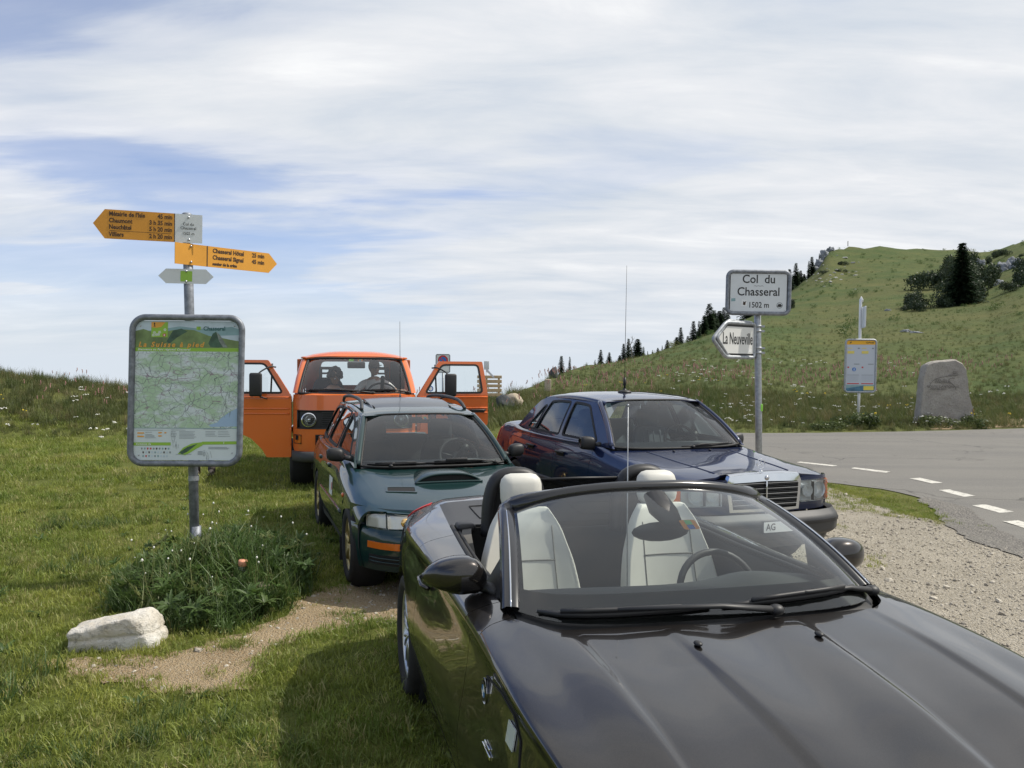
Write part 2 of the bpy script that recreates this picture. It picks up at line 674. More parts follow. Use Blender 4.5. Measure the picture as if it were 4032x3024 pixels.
# lateral slope X/Y  ->  depth of the crest and height of the crest above the car park
_ridge = [  # (photo column, photo row of the skyline, depth)
    (-1400, 1440, 26), (-500, 1455, 25), (0, 1478, 24), (60, 1492, 24), (250, 1512, 24.5), (500, 1532, 25), (900, 1575, 26), (1500, 1600, 28),
    (1900, 1590, 30), (1980, 1575, 31), (2050, 1540, 34), (2120, 1510, 42), (2190, 1480, 52), (2260, 1450, 62), (2300, 1440, 68),
    (2370, 1434, 74), (2450, 1420, 80), (2560, 1402, 92), (2660, 1375, 104), (2750, 1352, 116), (2850, 1322, 130),
    (2950, 1270, 150), (3050, 1200, 172), (3120, 1140, 190), (3180, 1095, 200), (3215, 1065, 206), (3240, 1022, 212), (3262, 990, 216), (3290, 976, 222),
    (3340, 970, 228), (3500, 972, 235), (3650, 980, 238), (3800, 987, 232), (3900, 985, 225), (3960, 968, 215), (4032, 948, 205),
    (4300, 880, 190), (4800, 800, 170), (5600, 760, 150), (7000, 800, 130)]
_rs, _rz, _rd = [], [], []
for (u, v, Y) in _ridge:
    p = at_y(u, v, Y)
    _rs.append(p.x / Y); _rd.append(Y); _rz.append(p.z)
ridge_depth = table(_rs, _rd)
ridge_z = table(_rs, _rz)
_ss = np.linspace(-1.2, 2.0, 641)
_zz = np.array([ridge_z(q) for q in _ss]); _dd = np.array([ridge_depth(q) for q in _ss])
_k = np.exp(-0.5 * (np.arange(-45, 46) / 16.0) ** 2); _k /= _k.sum()
ridge_z_soft = table(_ss, np.convolve(np.pad(_zz, 45, mode='edge'), _k, 'valid'))
ridge_d_soft = table(_ss, np.convolve(np.pad(_dd, 45, mode='edge'), _k, 'valid'))
foot_depth = table([-1.2, -0.62, -0.45, -0.1, 0.0, 0.15, 0.25, 0.34, 0.48, 0.63, 0.9, 2.0], [17.5, 18.6, 19.2, 22, 21, 19, 20.5, 22.0, 22.8, 24.6, 25, 22])
steep = table([-1.0, -0.3, 0.0, 0.2, 0.35, 0.7], [0.9, 1.0, 1.0, 1.15, 1.35, 1.25])


def fbm(x, y, s, o=3):
    a, t, n = 1.0, 0.0, 0.0
    for k in range(o):
        t += a * mnoise.noise(Vector((x * s, y * s, 3.7 * k)))
        n += a
        a *= 0.5; s *= 2.1
    return t / n


def base_z(x, y):
    z = float(np.interp(y, [-5, 3, 7.2, 12.5, 20], [-0.10, -0.085, -0.015, 0.03, 0.05]))
    return z


def terr(x, y):
    z = base_z(x, y)
    if y > 6:
        s = x / y
        f, d, zr = foot_depth(s), ridge_depth(s), ridge_z(s)
        if y > f:
            q = (y - f) / max(1.0, d - f)
            if q <= 1.0:
                m_ = q ** 4
                zr = ridge_z_soft(s) * (1 - m_) + zr * m_ if s > 0.1 else zr
                z = z + (zr - z) * (q ** steep(s)) * (1.0 if q > 0.12 else (q / 0.12) ** 0.3)
            else:
                k = y - d
                z = zr - (0.02 * k * k if k < 9 else 1.62 + 0.36 * (k - 9))
            amp = min(1.0, (y - f) / 12.0)
            z += amp * (0.10 * fbm(x, y, 0.16) + 0.05 * fbm(x + 40, y, 0.5)) * (1.0 if y < 60 else 2.2)
            if y > 90 and q <= 1.02:
                z += 0.7 * fbm(x, y, 0.05) * min(1, (y - 90) / 60)
    # soft unevenness of the lawn
    lawn = 1.0 if x < 0.5 else max(0.0, 1 - (x - 0.5) / 1.0)
    z += lawn * 0.018 * fbm(x, y, 0.8) + 0.006 * fbm(x, y, 2.5)
    # mound round the foot of the map post
    z += 0.13 * math.exp(-(((x + 2.45) / 0.62) ** 2 + ((y - 6.9) / 0.75) ** 2))
    return z


def ground_material():
    m = bpy.data.materials.new('turf')
    m.use_nodes = True
    N = NT(m.node_tree)
    pos = N.n('ShaderNodeNewGeometry').outputs['Position']
    n1 = N.noise(pos, 0.35, 6, 0.62)
    n2 = N.noise(pos, 2.2, 6, 0.65)
    n3 = N.noise(pos, 24.0, 5, 0.7)
    n0 = N.noise(pos, 0.045, 5, 0.6)
    c = N.mix(N.ramp(n1, [(0.35, 0.0), (0.65, 1.0)]), (0.085, 0.115, 0.022), (0.135, 0.145, 0.036))
    c = N.mix(N.math('MULTIPLY', N.ramp(n2, [(0.42, 0.0), (0.70, 1.0)]), 0.55), c, (0.055, 0.085, 0.018))
    c = N.mix(N.math('MULTIPLY', N.ramp(n0, [(0.45, 0.0), (0.65, 1.0)]), 0.5), c, (0.135, 0.122, 0.052))
    c = N.mix(N.math('MULTIPLY', N.ramp(n3, [(0.35, 0.0), (0.75, 1.0)]), 0.45), c, (0.17, 0.165, 0.055))
    far = N.ramp(N.math('MULTIPLY', N.n('ShaderNodeSeparateXYZ', {0: pos}).outputs[1], 0.01), [(0.18, 0.0), (0.30, 1.0)])
    past = N.mix(N.ramp(N.noise(pos, 0.10, 6, 0.65), [(0.38, 0.0), (0.62, 1.0)]), (0.066, 0.098, 0.032), (0.112, 0.124, 0.044))
    past = N.mix(N.math('MULTIPLY', N.ramp(N.noise(pos, 0.9, 6, 0.7), [(0.46, 0.0), (0.64, 1.0)]), 0.75), past, (0.048, 0.066, 0.024))
    past = N.mix(N.math('MULTIPLY', N.ramp(N.noise(pos, 3.0, 5, 0.7), [(0.55, 0.0), (0.75, 1.0)]), 0.5), past, (0.135, 0.130, 0.060))
    past = N.mix(N.math('MULTIPLY', N.ramp(N.noise(pos, 0.035, 4, 0.6), [(0.48, 0.0), (0.62, 1.0)]), 0.32), past, (0.135, 0.118, 0.052))
    c = N.mix(far, c, past)
    # grey limestone breaking through on the far slope: only where the ground is really steep
    nz = N.n('ShaderNodeNewGeometry').outputs['Normal']
    sl = N.n('ShaderNodeSeparateXYZ', {0: nz}).outputs[2]
    stp = N.math('MULTIPLY', N.math('LESS_THAN', sl, 0.62), N.ramp(N.noise(pos, 0.25, 5, 0.7), [(0.40, 0.0), (0.55, 1.0)]))
    c = N.mix(stp, c, (0.28, 0.29, 0.30))
    bh = N.math('ADD', N.math('MULTIPLY', n3, 0.3), n2)
    bp = N.n('ShaderNodeBump', {'Height': bh, 'Strength': 0.9, 'Distance': 0.12})
    b = N.n('ShaderNodeBsdfPrincipled', {'Base Color': c, 'Roughness': 0.95, 'Specular IOR Level': 0.1, 'Normal': bp.outputs[0]})
    N.n('ShaderNodeOutputMaterial', {0: b.outputs[0]})
    return m


M_turf = ground_material()


def build_ground():
    # polar mesh: fine where the camera looks, coarse elsewhere
    az = list(np.arange(-42, 42.01, 0.3)) + list(np.arange(45, 316, 3.5))
    az = np.radians(np.array(az))
    rad = [0.4, 0.9, 1.4]
    while rad[-1] < 330:
        rad.append(rad[-1] * 1.035 + 0.05)
    vs, fs = [(0, 0, terr(0, 0))], []
    n = len(az)
    for r_ in rad:
        for a in az:
            x, y = r_ * math.sin(a), r_ * math.cos(a)
            vs.append((x, y, terr(x, y)))
    for k in range(n):
        fs.append((0, 1 + (k + 1) % n, 1 + k))
    for i in range(len(rad) - 1):
        for k in range(n):
            l = (k + 1) % n
            fs.append((1 + i * n + k, 1 + i * n + l, 1 + (i + 1) * n + l, 1 + (i + 1) * n + k))
    o = mobj('grass_ground', vs, fs, M_turf)
    # normals must look up
    me = o.data
    if me.polygons[len(me.polygons) // 2].normal.z < 0:
        me.flip_normals()
    tag(o, kind='structure')
    return o


build_ground()


# ------------------------------------------------------------ road, gravel, dirt
def jitter_poly(pts, amp, d, seed):
    r = random.Random(seed)
    q = dens(pts, d)
    return [(x + r.uniform(-amp, amp) + amp * 1.5 * mnoise.noise(Vector((x * 1.3, y * 1.3, seed))),
             y + r.uniform(-amp, amp) + amp * 1.5 * mnoise.noise(Vector((x * 1.3 + 9, y * 1.3, seed)))) for x, y in q]


def asphalt_material():
    m = bpy.data.materials.new('asphalt')
    m.use_nodes = True
    N = NT(m.node_tree)
    pos = N.n('ShaderNodeNewGeometry').outputs['Position']
    n1 = N.noise(pos, 0.5, 5, 0.6)
    n2 = N.noise(pos, 90.0, 3, 0.7)
    vo = N.n('ShaderNodeTexVoronoi', {'Vector': pos, 'Scale': 75.0})
    st = N.n('ShaderNodeMapping', {0: pos, 2: (0, 0, R(-12)), 3: (0.15, 0.9, 1)}).outputs[0]
    n3 = N.noise(st, 1.0, 4, 0.6)
    c = N.mix(n1, (0.135, 0.129, 0.117), (0.19, 0.181, 0.162))
    c = N.mix(N.math('MULTIPLY', N.ramp(n3, [(0.45, 0.0), (0.65, 1.0)]), 0.5), c, (0.105, 0.103, 0.10))
    c = N.mix(N.math('MULTIPLY', N.ramp(n2, [(0.45, 0.0), (0.7, 1.0)]), 0.5), c, (0.30, 0.285, 0.255))
    wob = N.n('ShaderNodeTexNoise', {'Vector': pos, 'Scale': 1.1, 'Detail': 5.0}).outputs['Color']
    wp = N.n('ShaderNodeVectorMath', {0: pos, 1: N.n('ShaderNodeVectorMath', {0: wob, 3: 1.3}, operation='SCALE').outputs[0]}, operation='ADD').outputs[0]
    ck = N.n('ShaderNodeTexVoronoi', {'Vector': wp, 'Scale': 0.33}, feature='DISTANCE_TO_EDGE')
    crack = N.math('MULTIPLY', N.math('LESS_THAN', ck.outputs[0], 0.006), N.ramp(N.noise(pos, 0.4, 3, 0.6), [(0.45, 0.0), (0.6, 1.0)]))
    c = N.mix(N.math('MULTIPLY', crack, 0.7), c, (0.05, 0.048, 0.045))
    b = N.n('ShaderNodeBsdfPrincipled', {'Base Color': c, 'Roughness': 0.85, 'Specular IOR Level': 0.3})
    bp = N.n('ShaderNodeBump', {'Height': N.math('ADD', vo.outputs[0], n2), 'Strength': 0.5, 'Distance': 0.006})
    N.t.links.new(bp.outputs[0], b.inputs['Normal'])
    N.n('ShaderNodeOutputMaterial', {0: b.outputs[0]})
    return m


def soil_material(name, c1, c2, c3, scale):
    m = bpy.data.materials.new(name)
    m.use_nodes = True
    N = NT(m.node_tree)
    pos = N.n('ShaderNodeNewGeometry').outputs['Position']
    n1 = N.noise(pos, 1.6, 6, 0.65)
    n2 = N.noise(pos, scale, 4, 0.7)
    vo = N.n('ShaderNodeTexVoronoi', {'Vector': pos, 'Scale': scale})
    vo2 = N.n('ShaderNodeTexVoronoi', {'Vector': pos, 'Scale': scale * 0.45})
    c = N.mix(N.ramp(n1, [(0.35, 0.0), (0.65, 1.0)]), c1, c2)
    gr = N.mix(1.0, vo.outputs['Color'], (0.33, 0.33, 0.33), 'MULTIPLY')
    bw = N.n('ShaderNodeRGBToBW', {0: vo.outputs['Color']}).outputs[0]
    c = N.mix(N.math('MULTIPLY', N.ramp(bw, [(0.35, 0.0), (0.75, 1.0)]), 0.75), c, c3)
    b = N.n('ShaderNodeBsdfPrincipled', {'Base Color': c, 'Roughness': 0.95, 'Specular IOR Level': 0.15})
    h = N.math('ADD', N.math('MULTIPLY', vo.outputs[0], -1.0), N.math('MULTIPLY', vo2.outputs[0], -1.2))
    h = N.math('ADD', h, n2)
    bp = N.n('ShaderNodeBump', {'Height': h, 'Strength': 0.9, 'Distance': 0.018})
    N.t.links.new(bp.outputs[0], b.inputs['Normal'])
    N.n('ShaderNodeOutputMaterial', {0: b.outputs[0]})
    return m


def stained(name, c1, c2, sc, lo, hi):
    m = bpy.data.materials.new(name)
    m.use_nodes = True
    N = NT(m.node_tree)
    pos = N.n('ShaderNodeNewGeometry').outputs['Position']
    f = N.ramp(N.math('ADD', N.math('MULTIPLY', N.noise(pos, sc, 5, .7), .6), N.math('MULTIPLY', N.noise(pos, sc * 6, 3, .7), .4)), [(lo, 0.0), (hi, 1.0)])
    b = N.n('ShaderNodeBsdfPrincipled', {'Base Color': N.mix(f, c1, c2), 'Roughness': .85, 'Specular IOR Level': .25})
    N.n('ShaderNodeOutputMaterial', {0: b.outputs[0]})
    return m


M_asph = asphalt_material()
M_gravel = soil_material('gravel', (0.30, 0.265, 0.205), (0.42, 0.375, 0.295), (0.52, 0.48, 0.405), 85.0)
M_dirt = soil_material('dirt', (0.33, 0.235, 0.13), (0.46, 0.345, 0.205), (0.47, 0.385, 0.265), 110.0)
M_rim = soil_material('tar_rim', (0.16, 0.15, 0.14), (0.22, 0.21, 0.185), (0.30, 0.28, 0.25), 60.0)


def lay(name, poly, mat_, dz, grid=0.35, parent=None, kind='structure'):
    o = sheet(name, poly, lambda a, b: Vector((a, b, terr(a, b) + dz)), mat_, parent, grid=grid, nrm=(0, 0, 1))
    if kind: tag(o, kind=kind)
    return o


# far kerb line of the road, near edge follows the dashed line
ROAD = [(-1.6, 19.2), (-.5, 19.0), (1.5, 18.6), (3.6, 19.4), (5.9, 21.6), (8.0, 21.9), (11.0, 22.7), (15.0, 24.2), (22, 26.0), (40, 29),
        (40, -14), (6.2, -14), (5.6, -3), (5.25, 2), (5.15, 4.5), (4.95, 6.6), (4.95, 8.2), (5.15, 9.4), (5.50, 10.6), (5.50, 11.3), (5.30, 11.9),
        (4.70, 12.6), (3.9, 13.6), (2.6, 14.8), (0.5, 16.2), (-.8, 17.2), (-1.6, 18.2)]
GRAV = [(-0.95, 5.75), (-0.2, 5.4), (0.9, 5.2), (1.6, 3.0), (1.5, 0.0), (1.2, -4), (5.3, -4), (5.2, 4.5), (5.0, 7.2), (5.1, 8.9), (4.7, 10.4), (4.6, 12.4), (3.6, 13.4),
        (2.2, 14.2), (1.2, 12), (1.0, 9.5), (0.6, 7.5), (-0.3, 6.9), (-1.4, 6.55), (-1.5, 6.25)]
DIRT = [(-2.78, 4.98), (-2.45, 4.72), (-2.0, 4.56), (-1.68, 4.52), (-1.44, 4.62), (-1.50, 4.95), (-1.48, 5.28), (-1.22, 5.62), (-0.80, 5.80), (-0.5, 5.9), (-0.45, 6.5), (-0.9, 6.85),
        (-1.50, 6.60), (-1.66, 6.2), (-1.64, 5.85), (-1.76, 5.48), (-2.02, 5.24), (-2.2, 5.10), (-2.45, 5.10)]
GRAVP = jitter_poly(GRAV, 0.09, 0.22, 3)
DIRTP = jitter_poly(DIRT, 0.05, 0.06, 4)
ROADP = [(x + 0.05 * mnoise.noise(Vector((x * 2, y * 2, 1))), y + 0.05 * mnoise.noise(Vector((x * 2, y * 2, 5)))) for x, y in dens(ROAD, 0.3)]
lay('gravel_verge', GRAVP, M_gravel, 0.004, 0.25)
lay('dirt_path', DIRTP, M_dirt, 0.008, 0.10)
lay('road', ROADP, M_asph, 0.010, 0.5)
lay('bare_verge', jitter_poly([(11.5, 23.2), (13.2, 23.9), (17, 25.2), (22, 26.6), (22, 29), (15.5, 27.8), (14.6, 26.6), (12.8, 24.6)], 0.12, 0.25, 8), M_dirt, 0.012, 0.4)
lay('tar_edge', jitter_poly([(5.6, 11.2), (5.72, 10.4), (5.35, 9.3), (5.2, 8.2), (5.2, 6.6), (5.0, 6.6), (4.78, 7.6), (4.72, 8.6), (4.95, 9.5), (5.22, 10.3), (5.35, 11.0)], 0.03, 0.1, 6), M_rim, 0.014, 0.2)

M_line = stained('road_paint', (0.60, 0.58, 0.52), (0.22, 0.21, 0.19), 14.0, .50, .62)
for k, (a, b, c, d) in enumerate([((5.16, 15.05), (5.27, 15.17), (5.73, 14.62), (5.60, 14.50)), ((5.80, 14.20), (5.92, 14.34), (6.30, 13.80), (6.16, 13.66)),
                                  ((6.22, 12.98), (6.42, 13.06), (6.50, 12.52), (6.29, 12.44)), ((6.06, 11.80), (6.26, 11.86), (6.32, 11.30), (6.12, 11.22)),
                                  ((5.86, 10.56), (6.07, 10.62), (6.13, 10.12), (5.91, 10.04)), ((5.62, 9.50), (5.84, 9.56), (5.88, 9.0), (5.66, 8.94))]):
    lab = ['short white dash farthest along the road edge beyond the blue car', 'white dash second along the curve past the blue car', 'white dash where the edge line bends towards the camera',
           'white dash in the middle of the bend', 'white dash fifth along the bend nearing the right border', 'white dash cut by the right border of the picture'][k]
    poly = [(x + 0.012 * mnoise.noise(Vector((x * 9, y * 9, 2))), y + 0.012 * mnoise.noise(Vector((x * 9, y * 9, 6)))) for x, y in dens([a, b, c, d], 0.04)]
    o = lay('road_marking', poly, M_line, 0.0145, 0.1, kind=None)
    tag(o, lab, 'road marking', 'dashed edge line of the road')

# ------------------------------------------------------------ car building kit
class Body:
    """half body lofted from cross-sections: stations (y, [(x, z), ...]) from centre line down to the sill"""
    def __init__(self, st):
        self.y = np.array([s[0] for s in st], float)
        self.P = np.array([s[1] for s in st], float)      # (ny, nt, 2)
        self.nt = self.P.shape[1]
        T = np.zeros_like(self.P)
        y = self.y
        for i in range(len(y)):
            if i == 0: T[i] = (self.P[1] - self.P[0]) / (y[1] - y[0])
            elif i == len(y) - 1: T[i] = (self.P[-1] - self.P[-2]) / (y[-1] - y[-2])
            else:
                a, b = y[i] - y[i - 1], y[i + 1] - y[i]
                d0, d1 = (self.P[i] - self.P[i - 1]) / a, (self.P[i + 1] - self.P[i]) / b
                T[i] = (d0 * b + d1 * a) / (a + b)
        self.T = T

    def sec(self, y):
        y = min(max(y, self.y[0]), self.y[-1])
        i = min(int(np.searchsorted(self.y, y, 'right')) - 1, len(self.y) - 2)
        h = self.y[i + 1] - self.y[i]
        s = (y - self.y[i]) / h
        h00, h10, h01, h11 = 2 * s**3 - 3 * s**2 + 1, s**3 - 2 * s**2 + s, -2 * s**3 + 3 * s**2, s**3 - s**2
        return self.P[i] * h00 + self.T[i] * h * h10 + self.P[i + 1] * h01 + self.T[i + 1] * h * h11

    def pt(self, y, t, _c={}):
        S = self.sec(y)
        t = min(max(t, 0.0), self.nt - 1.0)
        i = min(int(t), self.nt - 2)
        f = t - i
        g = lambda k: S[k] if 0 <= k < self.nt else (np.array([-S[1][0], S[1][1]]) if k < 0 else 2 * S[-1] - S[-2])
        a, b, c, d = g(i - 1), g(i), g(i + 1), g(i + 2)
        q = 0.5 * (2 * b + (c - a) * f + (2 * a - 5 * b + 4 * c - d) * f * f + (3 * b - a - 3 * c + d) * f**3)
        return np.array([q[0], y, q[1]])

    def t_at_z(self, y, z, t0, t1):
        """parameter where the section falls to height z"""
        a, b = t0, t1
        if self.pt(y, b)[2] >= z: return b
        for _ in range(22):
            m = (a + b) / 2
            if self.pt(y, m)[2] > z: a = m
            else: b = m
        return (a + b) / 2

    def panel(self, ya, yb, t0, t1, nu=24, nv=14, arch=None, gap=0.0025):
        """grid; ya/yb numbers or functions of t; arch = (y, z, r) wheel opening"""
        fa = ya if callable(ya) else (lambda t: ya)
        fb = yb if callable(yb) else (lambda t: yb)
        cols = list(np.linspace(0, 1, nu))
        if arch:
            y0, y1 = fa(t1), fb(t1)
            for k in range(25):
                yy = arch[0] - arch[2] * math.cos(math.pi * k / 24) * 0.9995
                q = (yy - y0) / (y1 - y0)
                if 0 < q < 1: cols.append(q)
            cols = sorted(cols)
            cc = [cols[0]]
            for c in cols[1:]:
                if c - cc[-1] > 1e-3: cc.append(c)
            cc[-1] = 1.0
            cols = cc
        out = []
        for q in cols:
            yc = fa(t1) + (fb(t1) - fa(t1)) * q
            tb = t1
            if arch:
                dy = yc - arch[0]
                if abs(dy) < arch[2]:
                    za = arch[1] + math.sqrt(arch[2] ** 2 - dy * dy)
                    tb = self.t_at_z(yc, za, t0, t1)
            row = []
            for j in range(nv):
                t = t0 + (tb - t0) * j / (nv - 1)
                y = fa(t) + gap + (fb(t) - fa(t) - 2 * gap) * q
                row.append(self.pt(y, t))
            out.append(row)
        return np.array(out)

    def top(self, ya, yb, t1, nu=24, nv=13, gap=0.0025):
        """panel across the centre line"""
        P = self.panel(ya, yb, 0.0, t1, nu, nv, None, gap)
        Q = P[:, ::-1].copy()
        Q[..., 0] *= -1
        return np.concatenate([Q[:, :-1], P], 1)

    def inner(self, ya, yb, t0, t1, off, nu=30, nv=10):
        P = self.panel(ya, yb, t0, t1, nu, nv, None, 0)
        P[..., 0] *= (1 - off)
        P[..., 2] -= off * 0.25
        return P

    def cap(self, y, t0, t1, bulge, mats, name, parent, center, n=18, rows=7, low=None):
        """rounded end cap closing the body at station y"""
        pts = [self.pt(y, t0 + (t1 - t0) * k / (n - 1)) for k in range(n)]
        full = [np.array([-p[0], p[1], p[2]]) for p in pts[::-1]] + pts[1:] if t0 == 0 else pts
        full = np.array(full)
        c = full.mean(0); c[0] = 0; c[2] = (full[:, 2].max() + full[:, 2].min()) / 2
        out = []
        for k in range(rows):
            s = math.cos(math.pi / 2 * k / (rows - 1) * 0.98)
            q = c + (full - c) * np.array([s ** 0.55, 1, s ** 0.6])
            q[:, 1] = full[:, 1] + bulge * (1 - s)
            out.append(q)
        return gridobj(name, np.array(out), mats, parent, center, 0.0)


def wheel(parent, x, y, z, rad, rim_r, width, spokes, style, mat_rim, side, twist=0.0):
    """tyre, rim and spokes; side=+1 faces +x"""
    hw = width / 2
    w = MB()
    w.lathe([(rim_r, -hw * 0.75), (rim_r + 0.02, -hw * 0.95), (rad - 0.035, -hw), (rad - 0.012, -hw * 0.92), (rad, -hw * 0.7), (rad, hw * 0.7),
             (rad - 0.012, hw * 0.92), (rad - 0.035, hw), (rim_r + 0.02, hw * 0.95), (rim_r, hw * 0.75)], 48, 'X', (x, y, z))
    t = w.build('wheel', M_tyre, parent)
    r = MB()
    f = hw * 0.72 * side
    b = -hw * 0.2 * side
    r.lathe([(rim_r + 0.004, f + 0.006 * side), (rim_r - 0.006, f + 0.006 * side), (rim_r - 0.018, f - 0.01 * side), (rim_r - 0.03, f - 0.035 * side), (rim_r - 0.04, b)], 48, 'X', (x, y, z))
    hub = rim_r * 0.22
    r.lathe([(0.001, f - 0.012 * side), (hub * 0.6, f - 0.012 * side), (hub, f - 0.02 * side), (hub * 1.05, b)], 24, 'X', (x, y, z))
    for k in range(spokes):
        a = 2 * math.pi * (k + 0.25) / spokes
        offs = (-style, style) if style else (0,)
        for o_ in offs:
            pts = []
            for q in (0.8, 0.0):
                pass
            a0, a1 = a + o_ * 0.4, a + o_
            p0 = Vector((x + f - 0.018 * side, y + hub * 0.8 * math.cos(a0), z + hub * 0.8 * math.sin(a0)))
            p1 = Vector((x + f - 0.010 * side, y + rim_r * 0.6 * math.cos((a0 + a1) / 2), z + rim_r * 0.6 * math.sin((a0 + a1) / 2)))
            p2 = Vector((x + f - 0.016 * side, y + (rim_r - 0.015) * math.cos(a1), z + (rim_r - 0.015) * math.sin(a1)))
            r.tube([p0, p1, p2], [rim_r * 0.075 if style else rim_r * 0.13, rim_r * 0.06 if style else rim_r * 0.11, rim_r * 0.07 if style else rim_r * 0.12], 8, flat=0.7)
    ro = r.build('rim', mat_rim, t)
    d = MB()
    d.lathe([(0.001, b), (rim_r - 0.05, b)], 32, 'X', (x, y, z))
    d.build('brake_disc', M_dark, t)
    return t


def side_surface(xb, zb, tumble, curve, plan):
    """greenhouse side surface: x at (y, z)"""
    def X(y, z):
        h = z - zb
        return xb - tumble * h - curve * h * h - plan(y)
    return X


def glass_net(base, head, bulge, nu=14, nv=17, s0=0.0, s1=1.0):
    """windscreen between two half curves [(x,y,z) from centre outwards], mirrored"""
    def full(c):
        c = [np.array(p, float) for p in c]
        return np.array([p * np.array([-1, 1, 1]) for p in c[::-1]] + c[1:])
    B, H = crv(full(base), nv), crv(full(head), nv)
    n = np.cross(B[-1] - B[0], H[nv // 2] - B[nv // 2])
    n /= np.linalg.norm(n)
    if n[2] < 0: n = -n
    out = []
    for k in range(nu):
        s = s0 + (s1 - s0) * k / (nu - 1)
        row = B + (H - B) * s + n * bulge * 4 * s * (1 - s)
        out.append(row)
    return np.array(out)


def strip_from_net(P, i0, i1, j0, j1, off=0.0):
    return P[i0:i1, j0:j1]


def resample_net(P, r0, r1, c0, c1, nr, nc, off=0.0, ref=None):
    """sub-rectangle of a dense net, in fractions, offset along its normal"""
    n, m = P.shape[:2]
    du, dv = np.gradient(P, axis=0), np.gradient(P, axis=1)
    N = np.cross(du, dv); N /= np.linalg.norm(N, axis=2, keepdims=True)
    if N[n // 2, m // 2][2] < 0: N = -N
    Q = P + N * off
    out = np.zeros((nr, nc, 3))
    for a in range(nr):
        fr = (r0 + (r1 - r0) * a / (nr - 1)) * (n - 1)
        i = min(int(fr), n - 2); s = fr - i
        for b in range(nc):
            fc = (c0 + (c1 - c0) * b / (nc - 1)) * (m - 1)
            j = min(int(fc), m - 2); t = fc - j
            out[a, b] = (Q[i, j] * (1 - s) * (1 - t) + Q[i + 1, j] * s * (1 - t) + Q[i, j + 1] * (1 - s) * t + Q[i + 1, j + 1] * s * t)
    return out


def vignette(parent, P, r, c, w=0.055, lower=M_vigb, upper=M_vigg, frame=M_vigo):
    """square motorway sticker on a windscreen net at fractions (r, c)"""
    q = resample_net(P, r, r + 0.001, c, c + 0.001, 2, 2, -0.006)
    o = Vector(q[0, 0])
    ax = Vector(q[0, 1] - q[0, 0]).normalized()
    ay = Vector(q[1, 0] - q[0, 0]).normalized()
    n = ax.cross(ay)
    if n.z < 0: n = -n
    f = lambda d: (lambda a, b: o + ax * a + ay * b + n * d)
    s = sheet('sticker', rrect(w, w * 0.92, w * 0.15), f(0), frame, parent, nrm=n)
    sheet('print', rrect(w * 0.42, w * 0.42, 0.003, cy=w * 0.2), f(0.001), upper, s, nrm=n)
    sheet('print', rrect(w * 0.42, w * 0.40, 0.003, cy=-w * 0.24), f(0.001), lower, s, nrm=n)
    return s


def wiper(parent, P, pts, mat_=M_black, off=0.02, w=0.012, name='wiper'):
    """blade along fractions (r,c) of a glass net plus an arm to the cowl"""
    def g(r, c, o):
        return Vector(resample_net(P, min(max(r, 0), 1), min(max(r, 0), 1) + 1e-4, c, c + 1e-4, 2, 2, o)[0, 0])
    (r0, c0), (r1, c1), (pr, pc_) = pts
    b = MB()
    line = [g(r0 + (r1 - r0) * k / 6, c0 + (c1 - c0) * k / 6, off * 0.35) for k in range(7)]
    b.tube(line, [w * 0.35] + [w * 0.6] * 5 + [w * 0.35], 6)
    line2 = [g(r0 + (r1 - r0) * k / 6, c0 + (c1 - c0) * k / 6, off * (0.5 + 0.5 * math.sin(math.pi * k / 6)) + 0.006) for k in range(1, 6)]
    b.tube(line2, w * 0.45, 6)
    o = b.build(name, mat_, parent)
    m = g((r0 + r1) / 2, (c0 + c1) / 2, off * 1.0 + 0.008)
    base = g(pr, pc_, off)
    a = MB()
    a.tube([base, base + (m - base) * 0.35 + Vector((0, 0, 0.012)), m], [w * 1.1, w * 0.8, w * 0.5], 8, flat=0.6)
    a.ball(base, (w * 1.5, w * 1.5, w))
    a.build('wiper_arm', mat_, o)
    return o


